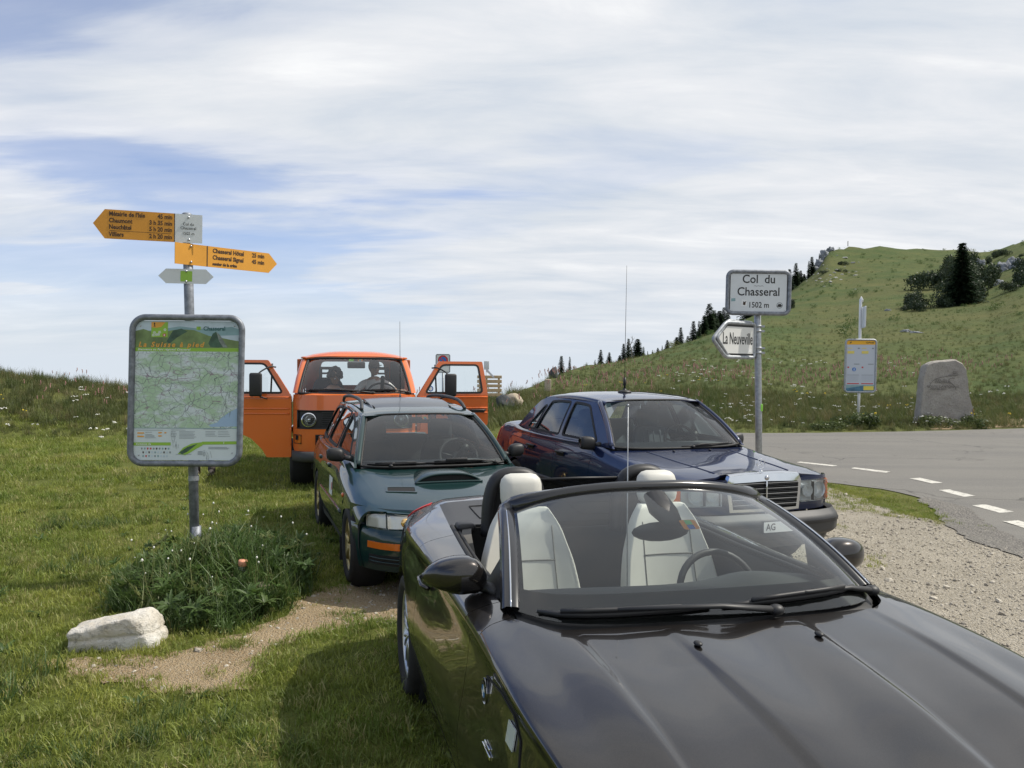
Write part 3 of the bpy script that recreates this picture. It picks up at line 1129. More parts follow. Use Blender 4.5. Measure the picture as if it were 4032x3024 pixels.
def seat(parent, cx, y, zc, w, h, mat_, lean=0.22, head=True, bol=0.05, seams=True, head_z=0.14, name='seat', head_w=0.25, taper=0.0):
    """bucket seat: cushion, backrest with side bolsters, headrest"""
    root = None
    rows = []
    nb = 24
    for k in range(9):
        s = k / 8
        zz = zc + h * s
        yy = y + lean * h * s
        ww = w * (1.0 - 0.10 * s - 0.22 * max(0, s - 0.6) ** 1.3 * 2.5)
        ww *= 1.0 - taper * max(0, s - .35) ** 1.4
        dep = 0.13 * (1 - 0.35 * s)
        sh = 1.0
        if k == 8: ww *= 0.86; dep *= 0.55
        if k == 0: dep *= 0.8
        row = []
        for a in range(nb):
            q = 2 * math.pi * a / nb
            cxx, sy = math.cos(q), math.sin(q)
            ex = math.copysign(abs(cxx) ** 0.55, cxx) * ww / 2
            ey = math.copysign(abs(sy) ** 0.6, sy) * dep / 2
            if sy < 0:      # front face: hollow middle, bolsters at the sides
                ey -= bol * (abs(ex) / (ww / 2)) ** 3 * (1 - 0.5 * s)
                ey += 0.012 * (1 - (ex / (ww / 2)) ** 2)
            row.append((cx + ex, yy + ey, zz))
        row.append(row[0])
        rows.append(row)
    P = net(rows, 25, nb * 2 + 1)
    vs, fs = gridmesh(P, (cx, y + lean * h * 0.5, zc + h * 0.5))
    n, m = P.shape[:2]
    fs.append(tuple((n - 1) * m + j for j in range(m - 1)))
    root = mobj(name, vs, fs, mat_, parent)
    c = MB()
    c.box((cx, y - 0.26, zc - 0.03), (w, 0.52, 0.16), Matrix.Rotation(R(-6), 3, 'X'), 0.05)
    c.build('cushion', mat_, root)
    if head:
        hb = MB()
        hy = y + lean * h + 0.045
        hb.box((cx, hy, zc + h + head_z * 0.5), (head_w, 0.115, head_z * 1.2), Matrix.Rotation(R(-10), 3, 'X'), 0.057)
        hb.build('headrest', mat_, root)
    if seams:
        for s in (0.30, 0.66):
            m_ = MB()
            iz = int(s * 24)
            # the seam lies in the hollow of the front face
            pts = [Vector(P[iz, j]) + Vector((0, -0.001, 0)) for j in range(n and 0, m) if False]
            front = [Vector(P[iz, j]) for j in range(m) if P[iz, j][1] < (y + lean * h * s) and abs(P[iz, j][0] - cx) < w * 0.27]
            front.sort(key=lambda p: p.x)
            if len(front) > 2:
                m_.tube([p + Vector((0, -0.0005, 0)) for p in front], 0.0035, 6)
                m_.build('seam', M_seam, root)
        for sx in (-1, 1):
            m_ = MB()
            line = []
            for i in range(2, 22):
                s = i / 24
                row = P[i]
                tx = cx + sx * w * 0.27 * (1 - 0.12 * s)
                cand = [p for p in row if p[1] < (y + lean * h * s)]
                cand.sort(key=lambda p: p[0])
                line.append(Vector((tx, float(np.interp(tx, [p[0] for p in cand], [p[1] for p in cand])) - .001, float(cand[0][2]))))
            m_.tube(line, 0.003, 5)
            m_.build('seam', M_seam, root)
    return root


def steering_wheel(parent, c, r, tilt, mat_=M_black):
    M = Matrix.Rotation(R(tilt), 3, 'X')
    w = MB()
    pts = [Vector(c) + M @ Vector((r * math.cos(a), 0, r * math.sin(a))) for a in np.linspace(0, 2 * math.pi, 36, endpoint=False)]
    w.tube(pts, 0.016, 10, closed=True)
    w.ball(Vector(c) + M @ Vector((0, 0.02, 0)), (0.075, 0.03, 0.065), rot=M)
    for a in (15, 165, 270):
        d = Vector((math.cos(R(a)), 0, math.sin(R(a))))
        w.tube([Vector(c) + M @ (d * 0.05 + Vector((0, 0.015, 0))), Vector(c) + M @ (d * r)], 0.017, 8, flat=0.6)
    w.tube([Vector(c) + M @ Vector((0, 0.02, 0)), Vector(c) + M @ Vector((0, -0.30, -0.02))], 0.03, 8)
    return w.build('steering_wheel', mat_, parent)


def shell(parent, body, segs, off=0.035):
    """dark inner structure right behind the panels, so that joints read black"""
    for (ya, yb, t0, t1) in segs:
        P = body.inner(ya, yb, t0, t1, off)
        both('inner_shell', P, M_dark, parent, 0.0)


def mirror_housing(parent, secs, mat_, side, name='door_mirror', glass_at=None):
    """secs: list of (x, y, z, ry, rz) cross-sections from the door outwards"""
    rows = []
    for (x, y, z, ry, rz) in secs:
        row = []
        for a in range(20):
            q = 2 * math.pi * a / 20
            cx, sx = math.cos(q), math.sin(q)
            row.append((side * x, y + math.copysign(abs(cx) ** 0.75, cx) * ry, z + math.copysign(abs(sx) ** 0.75, sx) * rz))
        row.append(row[0])
        rows.append(row)
    P = net(rows, 4 * len(rows), 21)
    vs, fs = gridmesh(P, (side * secs[len(secs) // 2][0], secs[len(secs) // 2][1], secs[len(secs) // 2][2]))
    n, m = P.shape[:2]
    fs.append(tuple((n - 1) * m + j for j in range(m - 1)))
    fs.append(tuple(j for j in range(m - 1)))
    return mobj(name, vs, fs, mat_, parent)

# ------------------------------------------------------------ dark bronze roadster in the foreground
def build_roadster():
    car = empty('convertible_car', (0.852, 2.424, -0.05), R(13.77),
                'dark bronze convertible with its roof down and cream seats, nearest to the camera', 'car')
    S = [  # y, centre, crease, outer crease, inner sill line, shoulder, upper side, mid side, lower side, sill
        (-0.84, [(0, .66), (.20, .66), (.46, .64), (.56, .615), (.62, .575), (.63, .52), (.64, .44), (.63, .33), (.58, .22)]),
        (-0.60, [(0, .785), (.20, .79), (.52, .775), (.64, .755), (.735, .715), (.74, .65), (.76, .55), (.77, .38), (.73, .20)]),
        (-0.30, [(0, .860), (.205, .868), (.545, .858), (.68, .845), (.800, .825), (.802, .765), (.83, .63), (.85, .42), (.81, .19)]),
        (0.00, [(0, .898), (.215, .908), (.560, .900), (.70, .890), (.834, .872), (.835, .805), (.86, .66), (.885, .44), (.84, .19)]),
        (0.30, [(0, .922), (.222, .933), (.575, .926), (.715, .915), (.845, .893), (.840, .82), (.858, .67), (.885, .44), (.845, .19)]),
        (0.60, [(0, .938), (.23, .948), (.585, .944), (.725, .935), (.846, .901), (.836, .82), (.852, .67), (.880, .44), (.845, .19)]),
        (1.00, [(0, .94), (.23, .945), (.59, .945), (.715, .940), (.842, .894), (.832, .81), (.850, .66), (.878, .44), (.845, .19)]),
        (1.50, [(0, .94), (.23, .945), (.59, .945), (.705, .938), (.842, .892), (.836, .80), (.856, .66), (.880, .44), (.845, .19)]),
        (2.00, [(0, .95), (.23, .95), (.58, .95), (.685, .950), (.850, .905), (.862, .80), (.880, .66), (.890, .44), (.845, .19)]),
        (2.45, [(0, .965), (.23, .965), (.56, .962), (.655, .952), (.850, .910), (.880, .80), (.895, .66), (.895, .44), (.845, .20)]),
        (2.80, [(0, .985), (.23, .982), (.54, .972), (.63, .955), (.815, .890), (.860, .78), (.875, .64), (.87, .44), (.83, .22)]),
        (3.10, [(0, .975), (.23, .972), (.50, .958), (.60, .940), (.755, .870), (.80, .76), (.815, .62), (.81, .44), (.78, .26)]),
        (3.32, [(0, .93), (.20, .928), (.44, .915), (.53, .895), (.66, .83), (.70, .74), (.715, .62), (.70, .46), (.67, .32)])]
    B = Body(S)
    C = (0, 1.2, 0.45)
    rear_edge = lambda t: float(np.interp(t, [0, 1, 2, 2.6, 3, 3.5, 4], [.405, .412, .445, .53, .615, .60, .56]))
    HP = B.top(-0.80, rear_edge, 4.0, 60, 97)
    sm = lambda a: a * a * (3 - 2 * a)
    for i in range(HP.shape[0]):
        for j in range(HP.shape[1]):
            x_, y_ = abs(HP[i, j, 0]), HP[i, j, 1]
            k_ = min(1, max(0, (.48 - y_) / .35))
            c1 = .205 + .03 * (y_ + .4); c2 = .565 + .03 * y_
            d = 0.0
            d -= .010 * sm(min(1, max(0, (x_ - c1) / .035))) * (1 - sm(min(1, max(0, (x_ - c1 - .10) / .22))))
            d += .009 * sm(min(1, max(0, (x_ - c2 + .035) / .035))) * (1 - sm(min(1, max(0, (x_ - c2) / .14))))
            HP[i, j, 2] += d * k_
    hood = gridobj('hood', HP, M_bronze, car, C, 0.02)
    for sx in (-1, 1):
        n = MB()
        n.ball((sx * 0.215, 0.228, 0.936), (0.013, 0.020, 0.008))
        n.build('washer_nozzle', M_black, hood)
    for a in both('a_pillar_base', B.panel(rear_edge, 0.80, 3.0, 4.0, 8, 8), M_bronze, car): pass
    fenders = both('front_fender', B.panel(-0.62, 0.80, 4.0, 8.0, 40, 22, (0, 0.30, 0.365)), M_bronze, car, 0.02)
    doors = both('door', B.panel(0.80, 1.98, 3.0, 7.6, 30, 26), M_bronze, car, 0.02)
    both('rocker', B.panel(0.38, 2.10, 7.65, 8.0, 20, 4), M_bronze, car)
    quarters = both('rear_fender', B.panel(1.98, 3.18, 3.0, 8.0, 40, 24, (2.496, 0.30, 0.37)), M_bronze, car, 0.02)
    gridobj('trunk_lid', B.top(2.86, 3.24, 3.0, 14, 13), M_bronze, car, C, 0.015)
    deck = gridobj('roof_cover', B.top(2.20, 2.86, 3.0, 16, 13), M_greyplas, car, C, 0.01)
    for (a, b, x0, x1) in ((2.34, 2.66, .12, .48), (2.34, 2.66, -.48, -.12)):
        fl = MB()
        zz = lambda x, y: float(B.pt(y, 2.0 * abs(x) / .56)[2]) + 0.002
        loop = [Vector((x, y, zz(x, y))) for x, y in dens([(x0, a), (x1, a), (x1, b), (x0, b)], 0.05)]
        fl.tube(loop, 0.004, 5, closed=True)
        fl.build('cover_joint', M_dark, deck)
    B.cap(3.24, 0, 8, 0.16, M_bronze, 'rear_bumper', car, C)
    B.cap(-0.80, 0, 8, -0.12, M_bronze, 'front_bumper', car, C)
    shell(car, B, [(-0.7, -0.36, 4.0, 7.9), (0.37, 2.12, 3.6, 7.9), (2.87, 3.2, 3.0, 7.9)])
    g = MB()
    for sx in (-1, 1):
        g.box((sx * .11, -0.93, .50), (.19, .04, .20), None, .03)
    g.build('kidney_grille', M_dark, car)
    for sx in (-1, 1):
        hl = MB(); hl.ball((sx * .53, -0.83, .62), (.15, .06, .07)); h_ = hl.build('headlight', M_reflector, car)
    M_rblue = mat('roundel_blue', (0.02, 0.18, 0.45), .4)
    M_indl = mat('indicator_lens', (.62, .66, .68), .12, coat=1)
    M_belt = mat('belt_webbing', (.12, .115, .105), .8, bump=.2, bscale=400)
    # side vent with roundel, indicator and badge on the right-hand fender (and its twin)
    for sx in (-1, 1):
        f = fenders[0] if sx > 0 else fenders[1]
        def on(y, z, d=0.004):
            t = B.t_at_z(y, z, 4.0, 8.0); p = B.pt(y, t)
            return Vector((sx * (p[0] + d), y, z))
        p = on(.455, .755)
        e = MB()
        e.lathe([(0.041, -0.004), (0.041, 0.006), (0.036, 0.008), (0.0335, 0.004)], 32, 'X', p if sx > 0 else p)
        ring = e.build('roundel', M_chrome, f)
        for k in range(4):
            q = MB()
            a0 = k * 90
            pts = [Vector((0, 0, 0))] + [Vector((0, .0205 * math.cos(R(a0 + 11.25 * j)), .0205 * math.sin(R(a0 + 11.25 * j)))) for j in range(9)]
            q.add([p + Vector((sx * .006, 0, 0)) + v for v in pts], [(0, j, j + 1) if sx > 0 else (0, j + 1, j) for j in range(1, 9)])
            q.build('roundel_quarter', M_white if k % 2 else M_rblue, ring)
        q = MB()
        q.lathe([(0.0215, 0.0062 * sx), (0.034, 0.0058 * sx)], 32, 'X', p)
        q.build('roundel_ring', M_black, ring)
        # indicator
        ln = []
        for (yy, z0, z1) in ((.055, .735, .80), (.085, .728, .805), (.125, .735, .80)):
            pass
        ind = [[on(.06 + .075 * a / 6, .735 + .06 * b / 5, .006) for b in range(6)] for a in range(7)]
        gridobj('indicator', np.array([[tuple(v) for v in r_] for r_ in ind]), M_indl, f, C, 0.004)
        sl = MB()
        sl.tube([on(.46, .80, .001), on(.25, .825, .001), on(.10, .82, .001), on(.02, .78, .001), on(-.02, .66, .001)], 0.0035, 6)
        sl.build('vent_line', M_dark, f)
        bd = MB()
        bd.box(on(.335, .615, .003), (.006, .11, .014), None, .002)
        bd.box(on(.335, .632, .003), (.006, .07, .008), None, .002)
        bd.build('badge', M_chrome, f)
        d_ = doors[0] if sx > 0 else doors[1]
        hd = MB()
        t = B.t_at_z(1.78, .76, 4.0, 7.0); pp = B.pt(1.78, t)
        hd.tube([Vector((sx * (pp[0] + .004), 1.68, .765)), Vector((sx * (pp[0] + .03), 1.73, .77)), Vector((sx * (pp[0] + .03), 1.84, .775)), Vector((sx * (pp[0] + .006), 1.89, .775))], .011, 8)
        hd.build('door_handle', M_bronze, d_)
        qf = quarters[0] if sx > 0 else quarters[1]
    # fuel flap outline and rear side lamp line on the right rear fender
    fl = MB()
    loop = []
    for k in range(28):
        a = 2 * math.pi * k / 28
        y_, z_ = 2.70 + .075 * math.cos(a), .80 + .07 * math.sin(a)
        t = B.t_at_z(y_, z_, 4.0, 8.0); p_ = B.pt(y_, t); loop.append(Vector((-p_[0] - .0005, y_, z_)))
    fl.tube(loop, .003, 5, closed=True)
    fl.build('fuel_flap_joint', M_dark, quarters[1])
    for sx in (-1, 1):
        tl = [[B.pt(3.0 + .15 * a / 6, 3.25 + 1.0 * b / 6) * np.array([sx, 1, 1]) + np.array([sx * .004, .002, .004]) for b in range(7)] for a in range(7)]
        gridobj('rear_light', np.array(tl), M_red, quarters[0] if sx > 0 else quarters[1], C, .004)
    # wheels
    for (sx, yy) in ((-1, 0.0), (1, 0.0), (-1, 2.496), (1, 2.496)):
        wheel(car, sx * .775, yy, .30, .330, .245, .225, 10, 0.11, M_alloy, sx)
    for sx in (-1, 1):
        for yy in (0, 2.496):
            ws = MB(); ws.lathe([(.365, -.22 * sx), (.40, -.15 * sx), (.40, .0), (.372, .03 * sx)], 40, 'X', (sx * .80, yy, .30)); ws.build('wheel_housing', M_dark, car)
    # windscreen
    base = [(0, .435, .942), (.22, .437, .943), (.44, .452, .945), (.60, .51, .947), (.705, .66, .948)]
    head = [(0, 1.115, 1.298), (.17, 1.122, 1.295), (.33, 1.145, 1.278), (.48, 1.185, 1.245), (.585, 1.245, 1.200)]
    WN = glass_net(base, head, 0.03, 24, 41)
    gridobj('windshield', WN, M_glass, car, (0, 1.4, .8), 0.0)
    fr = MB()
    path = [WN[k, 0] for k in range(0, 24)] + [WN[23, j] for j in range(1, 40)] + [WN[23 - k, 40] for k in range(0, 24)]
    # frame: flat section following glass edge
    n_ = len(path)
    vs, fs = [], []
    ctr = WN[11, 20]
    for i, p in enumerate(path):
        p = Vector(p)
        t = (Vector(path[min(i + 1, n_ - 1)]) - Vector(path[max(i - 1, 0)])).normalized()
        inw = Vector(ctr) - p
        inw = (inw - t * inw.dot(t)).normalized()
        nn = t.cross(inw)
        if nn.z < 0: nn = -nn
        pil = min(1, max(0, abs(abs(p.x) - .45) / .1)) if abs(p.x) > .45 else 0
        q_ = min(1, max(0, (abs(p.x) - .40) / .19)); wo, wi = .026 + .012 * q_, .016 + .012 * q_
        for (a, b) in ((-wo, -.012), (-wo - .008, .006), (-wo * .6, .020), (wi * .5, .016), (wi, .004), (wi, -.018), (-wo * .5, -.03)):
            vs.append(p + inw * a + nn * b)
    for i in range(n_ - 1):
        for k in range(7):
            l = (k + 1) % 7
            fs.append((i * 7 + k, i * 7 + l, (i + 1) * 7 + l, (i + 1) * 7 + k))
    fo = mobj('windshield_frame', vs, fs, mat('gloss_black', (.012, .012, .013), .22, coat=.6), car)
    for sx in (0, 40):
        cs = MB()
        line = [Vector(WN[k, sx]) + Vector((math.copysign(.012, WN[k, sx][0]), -.014, .016)) for k in range(0, 23)]
        cs.tube(line, .0035, 6)
        cs.build('chrome_strip', M_chrome, fo)
    # black ceramic band low on the glass and its sides
    M_frit = mat('black_frit', (.008, .008, .008), .25)
    for (r0, r1, c0, c1) in ((0.0, .17, 0.0, 1.0), (.17, .98, 0.0, .035), (.17, .98, .965, 1.0), (.95, 1.0, .035, .965)):
        gridobj('ceramic_band', resample_net(WN, r0, r1, c0, c1, 8 if r1 - r0 < .3 else 16, 30 if c1 - c0 > .5 else 4, -.004), M_frit, car, (0, 1.4, .8), 0)
    cw = np.array([[(x, float(np.interp(abs(x), [0, .44, .6, .72], [.385, .42, .475, .63])) + .09 * k / 3, .925 - .012 * (k == 0) + .004 * k) for x in np.linspace(-.70, .70, 33)] for k in range(4)])
    gridobj('cowl', cw, M_black, car, (0, .5, .5), 0)
    wiper(car, WN, ((.03, .08), (.055, .47), (-.0, .60)), M_black, .025, .019)
    wiper(car, WN, ((.055, .50), (.09, .86), (0.0, .93)), M_black, .025, .019)
    # rear-view mirror with sensor housing and sticker
    mm = MB()
    mm.tube([Vector(resample_net(WN, .93, .931, .5, .501, 2, 2, -.012)[0, 0]), Vector(resample_net(WN, .80, .801, .5, .501, 2, 2, -.028)[0, 0]), Vector(resample_net(WN, .66, .661, .5, .501, 2, 2, -.022)[0, 0])], [.05, .062, .040], 14, flat=.5)
    mo = mm.build('rear_view_mirror', M_black, car)
    m2 = MB(); c_ = Vector(resample_net(WN, .74, .741, .5, .501, 2, 2, -.085)[0, 0])
    m2.ball(c_ + Vector((-.02, 0, -.01)), (.125, .022, .040))
    m2.build('mirror_housing', M_black, mo)
    s_ = vignette(car, WN, .625, .535, .068)
    # cabin
    tub = MB()
    tub.box((0, 1.35, .24), (1.40, 1.75, .04))
    tub.box((0, 2.215, .60), (1.38, .05, .68))
    tub.box((0, 1.45, .42), (.24, 1.3, .36), None, .04)
    for sx in (-1, 1):
        tub.box((sx * .70, 1.40, .60), (.05, 1.5, .62), None, .02)
    tub.build('cabin_tub', M_dash, car)
    dsh = []
    for k, (y_, z_) in enumerate([(.47, .925), (.62, .945), (.80, .945), (.95, .925), (1.02, .86), (1.00, .74), (.93, .60), (.80, .45)]):
        dsh.append([(x, y_ + .10 * (x / .68) ** 2, z_ - .02 * (x / .68) ** 4 + (.03 * math.exp(-((x - .37) / .17) ** 2) if k in (2, 3, 4) else 0)) for x in np.linspace(-.68, .68, 9)])
    gridobj('dashboard', net(dsh, 24, 33), M_dash, car, (0, 1.0, .3), 0)
    steering_wheel(car, (.37, 1.20, .80), .185, -24)
    seats = []
    for sx in (-1, 1):
        seats.append(seat(car, sx * .365, 1.66, .46, .52, .64, M_leather, .28, True, .075, True, .15, head_w=.215, taper=.48))
    for sx in (-1, 1):
        h = MB()
        pts = crv([(sx * .355 - .145, 2.06, .92), (sx * .355 - .135, 2.06, 1.10), (sx * .355 - .095, 2.055, 1.215), (sx * .355, 2.05, 1.245), (sx * .355 + .095, 2.055, 1.215), (sx * .355 + .135, 2.06, 1.10), (sx * .355 + .145, 2.06, .92)], 30)
        h.tube([tuple(p) for p in pts], .034, 10, flat=1.4, upv=(0, 1, 0))
        ho = h.build('roll_hoop', M_black, car)
        sheet('hoop_panel', [(sx * .355 + a, b) for a, b in [(-.12, .94), (.12, .94), (.125, 1.08), (.09, 1.19), (0, 1.225), (-.09, 1.19), (-.125, 1.08)]], lambda a, b: Vector((a, 2.07, b)), M_black, ho, nrm=(0, -1, 0), thick=.02)
    M_mesh = glass('wind_mesh', (.22, .23, .24), 1.2, .3, .02)
    wd = sheet('wind_deflector', rrect(.44, .26, .02, cx=0, cy=1.075), lambda a, b: Vector((a, 2.075, b)), M_mesh, car, nrm=(0, -1, 0), thick=.006)
    e = MB(); e.tube([(-.22, 2.07, 1.205), (0, 2.07, 1.208), (.22, 2.07, 1.205)], .007, 8); e.build('deflector_rim', M_black, wd)
    # window channels, belts, belt horns
    for sx in (-1, 1):
        ch = MB()
        line = [B.pt(y_, 3.0) * np.array([sx, 1, 1]) + np.array([-sx * .012, 0, -.004]) for y_ in np.linspace(.85, 2.2, 20)]
        ch.tube([tuple(p) for p in line], .014, 8)
        line = [B.pt(y_, 3.0) * np.array([sx, 1, 1]) + np.array([-sx * .040, 0, -.012]) for y_ in np.linspace(.85, 2.2, 20)]
        ch.tube([tuple(p) for p in line], .010, 8)
        ch.build('window_channel', M_rubber, car)
        bt = []
        for k, p in enumerate(crv([(sx * .60, 2.10, .955), (sx * .62, 1.98, .93), (sx * .615, 1.84, .80), (sx * .60, 1.66, .55), (sx * .58, 1.55, .36)], 20)):
            bt.append([p + np.array([-.024, .0, 0]), p + np.array([.024, .0, .006])])
        gridobj('seat_belt', np.array(bt), M_belt, car, (0, 1.9, .5), 0)
        bh = MB(); bh.box((sx * .60, 2.14, .955), (.10, .11, .05), None, .02); bh.build('belt_guide', M_black, car)
        # triangular quarter seal behind the pillar
        p0, p1, p2 = Vector((sx * .70, .70, .95)), Vector((sx * .645, .98, 1.085)), Vector((sx * .705, 1.04, .95))
        tr = MB(); tr.add([p0, p1, p2, p0 + Vector((sx * .018, 0, 0)), p1 + Vector((sx * .018, 0, 0)), p2 + Vector((sx * .018, 0, 0))], [(0, 1, 2), (5, 4, 3), (0, 3, 4, 1), (1, 4, 5, 2), (2, 5, 3, 0)])
        tr.build('quarter_seal', M_black, car)
        # door mirror
        mo = mirror_housing(car, [(.735, .985, .985, .020, .026), (.76, .985, .99, .055, .055), (.80, .99, .998, .072, .070), (.86, .995, 1.0, .075, .068), (.915, 1.01, .998, .062, .054), (.955, 1.03, .992, .036, .030), (.975, 1.04, .988, .010, .008)], M_bronze, sx)
        ar = MB(); ar.tube([(sx * .70, .90, .945), (sx * .725, .95, .952), (sx * .775, .985, .955)], [.030, .026, .030], 10, flat=.75); ar.build('mirror_arm', M_black, mo)
        lo = MB(); lo.ball((sx * .825, .995, .955), (.078, .060, .032)); lo.build('mirror_base', M_black, mo)
        mg = MB(); mg.ball((sx * .835, 1.060, .998), (.072, .010, .042)); mg.build('mirror_glass', M_mirror, mo)
    # whip aerial and radio set between the seats
    ae = MB(); ae.tube([(.015, 1.40, .66), (.02, 1.42, 1.05), (.03, 1.45, 1.62)], [.004, .003, .0022], 6); ae.ball((.03, 1.45, 1.625), .006)
    ae.ball((.015, 1.40, .655), .012)
    ae.build('whip_aerial', M_galv, car)
    cn = MB(); cn.box((.02, 1.35, .625), (.20, .30, .05), None, .02); cn.tube([(.10, 1.42, .65), (.105, 1.46, .72)], .012, 8); cn.build('console', M_black, car)
    # light that carries the reflection of the plate of the saloon: nothing to build
    return car


roadster = build_roadster()


def greenhouse(car, X, outline, windows, paintm, glassm, seal=0.014, names=('side_frame', 'side_window'), r=0.05, X_in=0.0):
    """painted side frame with rubber-rimmed windows cut into it, both sides"""
    holes = [rpoly(w, r) for w in windows]
    for sx in (1, -1):
        mp = lambda d: (lambda a, b: Vector((sx * (X(a, b) + d), a, b)))
        fo = sheet(names[0], dens(outline, .06), mp(0), paintm, car, [dens(h, .05) for h in holes], .09, .02, (sx, 0, 0), back=False)
        for h in holes:
            wo = sheet(names[1], dens(h, .05), mp(-.012), glassm, car, (), .09, 0, (sx, 0, 0))
            sheet('window_seal', dens(inset(h, -.010), .04), mp(.004), M_rubber, wo, [dens(inset(h, seal), .04)], 0, .010, (sx, 0, 0), back=False)


def roof_net(rows, drop=0.03, n=7):
    out = []
    for (y, zc, xe, ze) in rows:
        row = []
        for f in (-1.0, -.97, -.8, -.45, 0, .45, .8, .97, 1.0):
            z = zc - (zc - ze) * abs(f) ** 2.6
            if abs(f) == 1.0: z -= drop
            row.append((xe * f, y, z))
        out.append(row)
    return net(out, 30, 41)


def edge_tube(name, P, r, mat_, parent, sides='lrtb'):
    b = MB()
    n, m = P.shape[:2]
    loop = [P[0, j] for j in range(m)] + [P[i, m - 1] for i in range(1, n)] + [P[n - 1, j] for j in range(m - 2, -1, -1)] + [P[i, 0] for i in range(n - 2, 0, -1)]
    b.tube([tuple(p) for p in loop], r, 6, closed=True)
    return b.build(name, mat_, parent)


def front_patch(xs, zs, yp, yo):
    """surface on the nose: x across, z up, y from plan outline yp(|x|) plus profile yo(z)"""
    return np.array([[(x, yp(abs(x)) + yo(z), z) for z in zs] for x in xs])


# ------------------------------------------------------------ dark green estate car
def build_estate():
    car = empty('estate_car', (-0.535, 7.025, -0.012), R(18.5),
                'dark green estate car with hood scoop, gold wheels and roof rails before the orange van', 'car')
    lo = [(.84, .37), (.80, .20)]
    S = [(-.83, [(0, .630), (.30, .625), (.58, .605), (.66, .58), (.70, .53), (.72, .45), (.71, .33), (.66, .22)]),
         (-.60, [(0, .680), (.30, .675), (.62, .652), (.72, .625), (.78, .57), (.80, .46), (.80, .33), (.76, .21)]),
         (-.40, [(0, .722), (.30, .717), (.645, .692), (.755, .660), (.812, .59), (.828, .48), (.825, .34), (.79, .2)]),
         (-.10, [(0, .776), (.30, .771), (.658, .746), (.785, .705), (.832, .63), (.846, .50), (.840, .35), (.80, .2)]),
         (.20, [(0, .826), (.30, .821), (.675, .797), (.792, .750), (.838, .67), (.850, .52), (.840, .36), (.80, .2)]),
         (.50, [(0, .868), (.30, .864), (.705, .855), (.792, .80), (.838, .71), (.850, .54), (.840, .37), (.80, .2)]),
         (.85, [(0, .88), (.30, .88), (.738, .912), (.788, .865), (.836, .74), (.848, .56), (.840, .38), (.80, .2)]),
         (1.60, [(0, .9), (.30, .9), (.748, .915), (.794, .870), (.840, .75), (.850, .56), (.842, .38), (.80, .2)]),
         (2.50, [(0, .9), (.30, .9), (.748, .922), (.794, .878), (.840, .76), (.850, .57), (.842, .39), (.80, .2)]),
         (3.00, [(0, .9), (.30, .9), (.728, .928), (.776, .884), (.820, .77), (.832, .58), (.824, .40), (.78, .24)]),
         (3.40, [(0, .9), (.30, .9), (.665, .928), (.715, .884), (.758, .77), (.77, .58), (.765, .42), (.73, .30)]),
         (3.50, [(0, .9), (.30, .9), (.60, .92), (.65, .87), (.69, .76), (.70, .58), (.69, .44), (.66, .33)])]
    B = Body(S)
    C = (0, 1.2, .45)
    yp = table([0, .30, .45, .58, .68, .75, .80, .84], [-.815, -.785, -.745, -.675, -.58, -.47, -.36, -.22])
    hood = gridobj('hood', B.top(lambda t: float(np.interp(t, [0, 1, 2], [-.80, -.765, -.60])), lambda t: float(np.interp(t, [0, 1, 2], [.36, .39, .50])), 2.0, 34, 15), M_green, car, C, .02)
    fenders = both('front_fender', B.panel(lambda t: float(np.interp(t, [2, 3, 4, 4.45, 4.75, 7], [-.575, -.47, -.45, -.44, -.24, -.24])), .82, 2.0, 7.0, 36, 22, (0, .31, .325)), M_green, car, .02)
    fd = both('front_door', B.panel(.82, 1.62, 2.0, 6.6, 20, 20), M_green, car, .015)
    rd = both('rear_door', B.panel(1.62, 2.40, 2.0, 6.6, 20, 20), M_green, car, .015)
    qp = both('rear_fender', B.panel(2.40, 3.42, 2.0, 7.0, 30, 20, (2.52, .31, .325)), M_green, car, .015)
    both('side_skirt', B.panel(.30, 2.22, 6.62, 7.0, 20, 4), M_greyplas, car)
    shell(car, B, [(-.40, -.33, 2.2, 6.9), (.34, 2.18, 2.1, 6.9), (2.86, 3.4, 2.1, 6.9)], .03)
    for sx in (-1, 1):
        f = fenders[0] if sx > 0 else fenders[1]
        ri = MB(); ri.ball((sx * .845, .30, .665), (.012, .03, .020)); ri.build('side_repeater', M_amber, f)
        for dd, yy in ((fd, 1.48), (rd, 2.26)):
            h = MB(); h.box((sx * .836, yy, .79), (.03, .16, .04), None, .012)
            h.build('door_handle', M_green, dd[0] if sx > 0 else dd[1])
        # rubbing line
        tr = MB(); tr.tube([tuple(B.pt(y_, B.t_at_z(y_, .50, 2, 7)) * np.array([sx, 1, 1]) + np.array([sx * .003, 0, 0])) for y_ in np.linspace(.42, 2.15, 18)], .010, 6, flat=1.6, upv=(0, 0, 1))
        tr.build('side_trim', M_green, fd[0] if sx > 0 else fd[1])
    # sponsor sheet on the front door
    st = sheet('door_sticker', rrect(.24, .17, .01, cx=1.16, cy=.63), lambda a, b: Vector((-(B.pt(a, B.t_at_z(a, b, 2, 7))[0] + .003), a, b)), M_white, fd[1], grid=.06, nrm=(-1, 0, 0))
    sheet('print', [(1.05, .67), (1.09, .67), (1.09, .60), (1.05, .60)], lambda a, b: Vector((-(B.pt(a, B.t_at_z(a, b, 2, 7))[0] + .005), a, b)), M_red, st, nrm=(-1, 0, 0))
    # nose
    b_off = lambda z: float(np.interp(z, [.20, .26, .34, .44, .50, .54], [.05, .0, -.03, -.035, -.02, .03]))
    xs = np.concatenate([np.linspace(-.84, -.60, 12), np.linspace(-.57, .57, 19), np.linspace(.60, .84, 12)])
    bump = gridobj('front_bumper', front_patch(xs, np.linspace(.535, .205, 15), yp, b_off), M_green, car, C, .02)
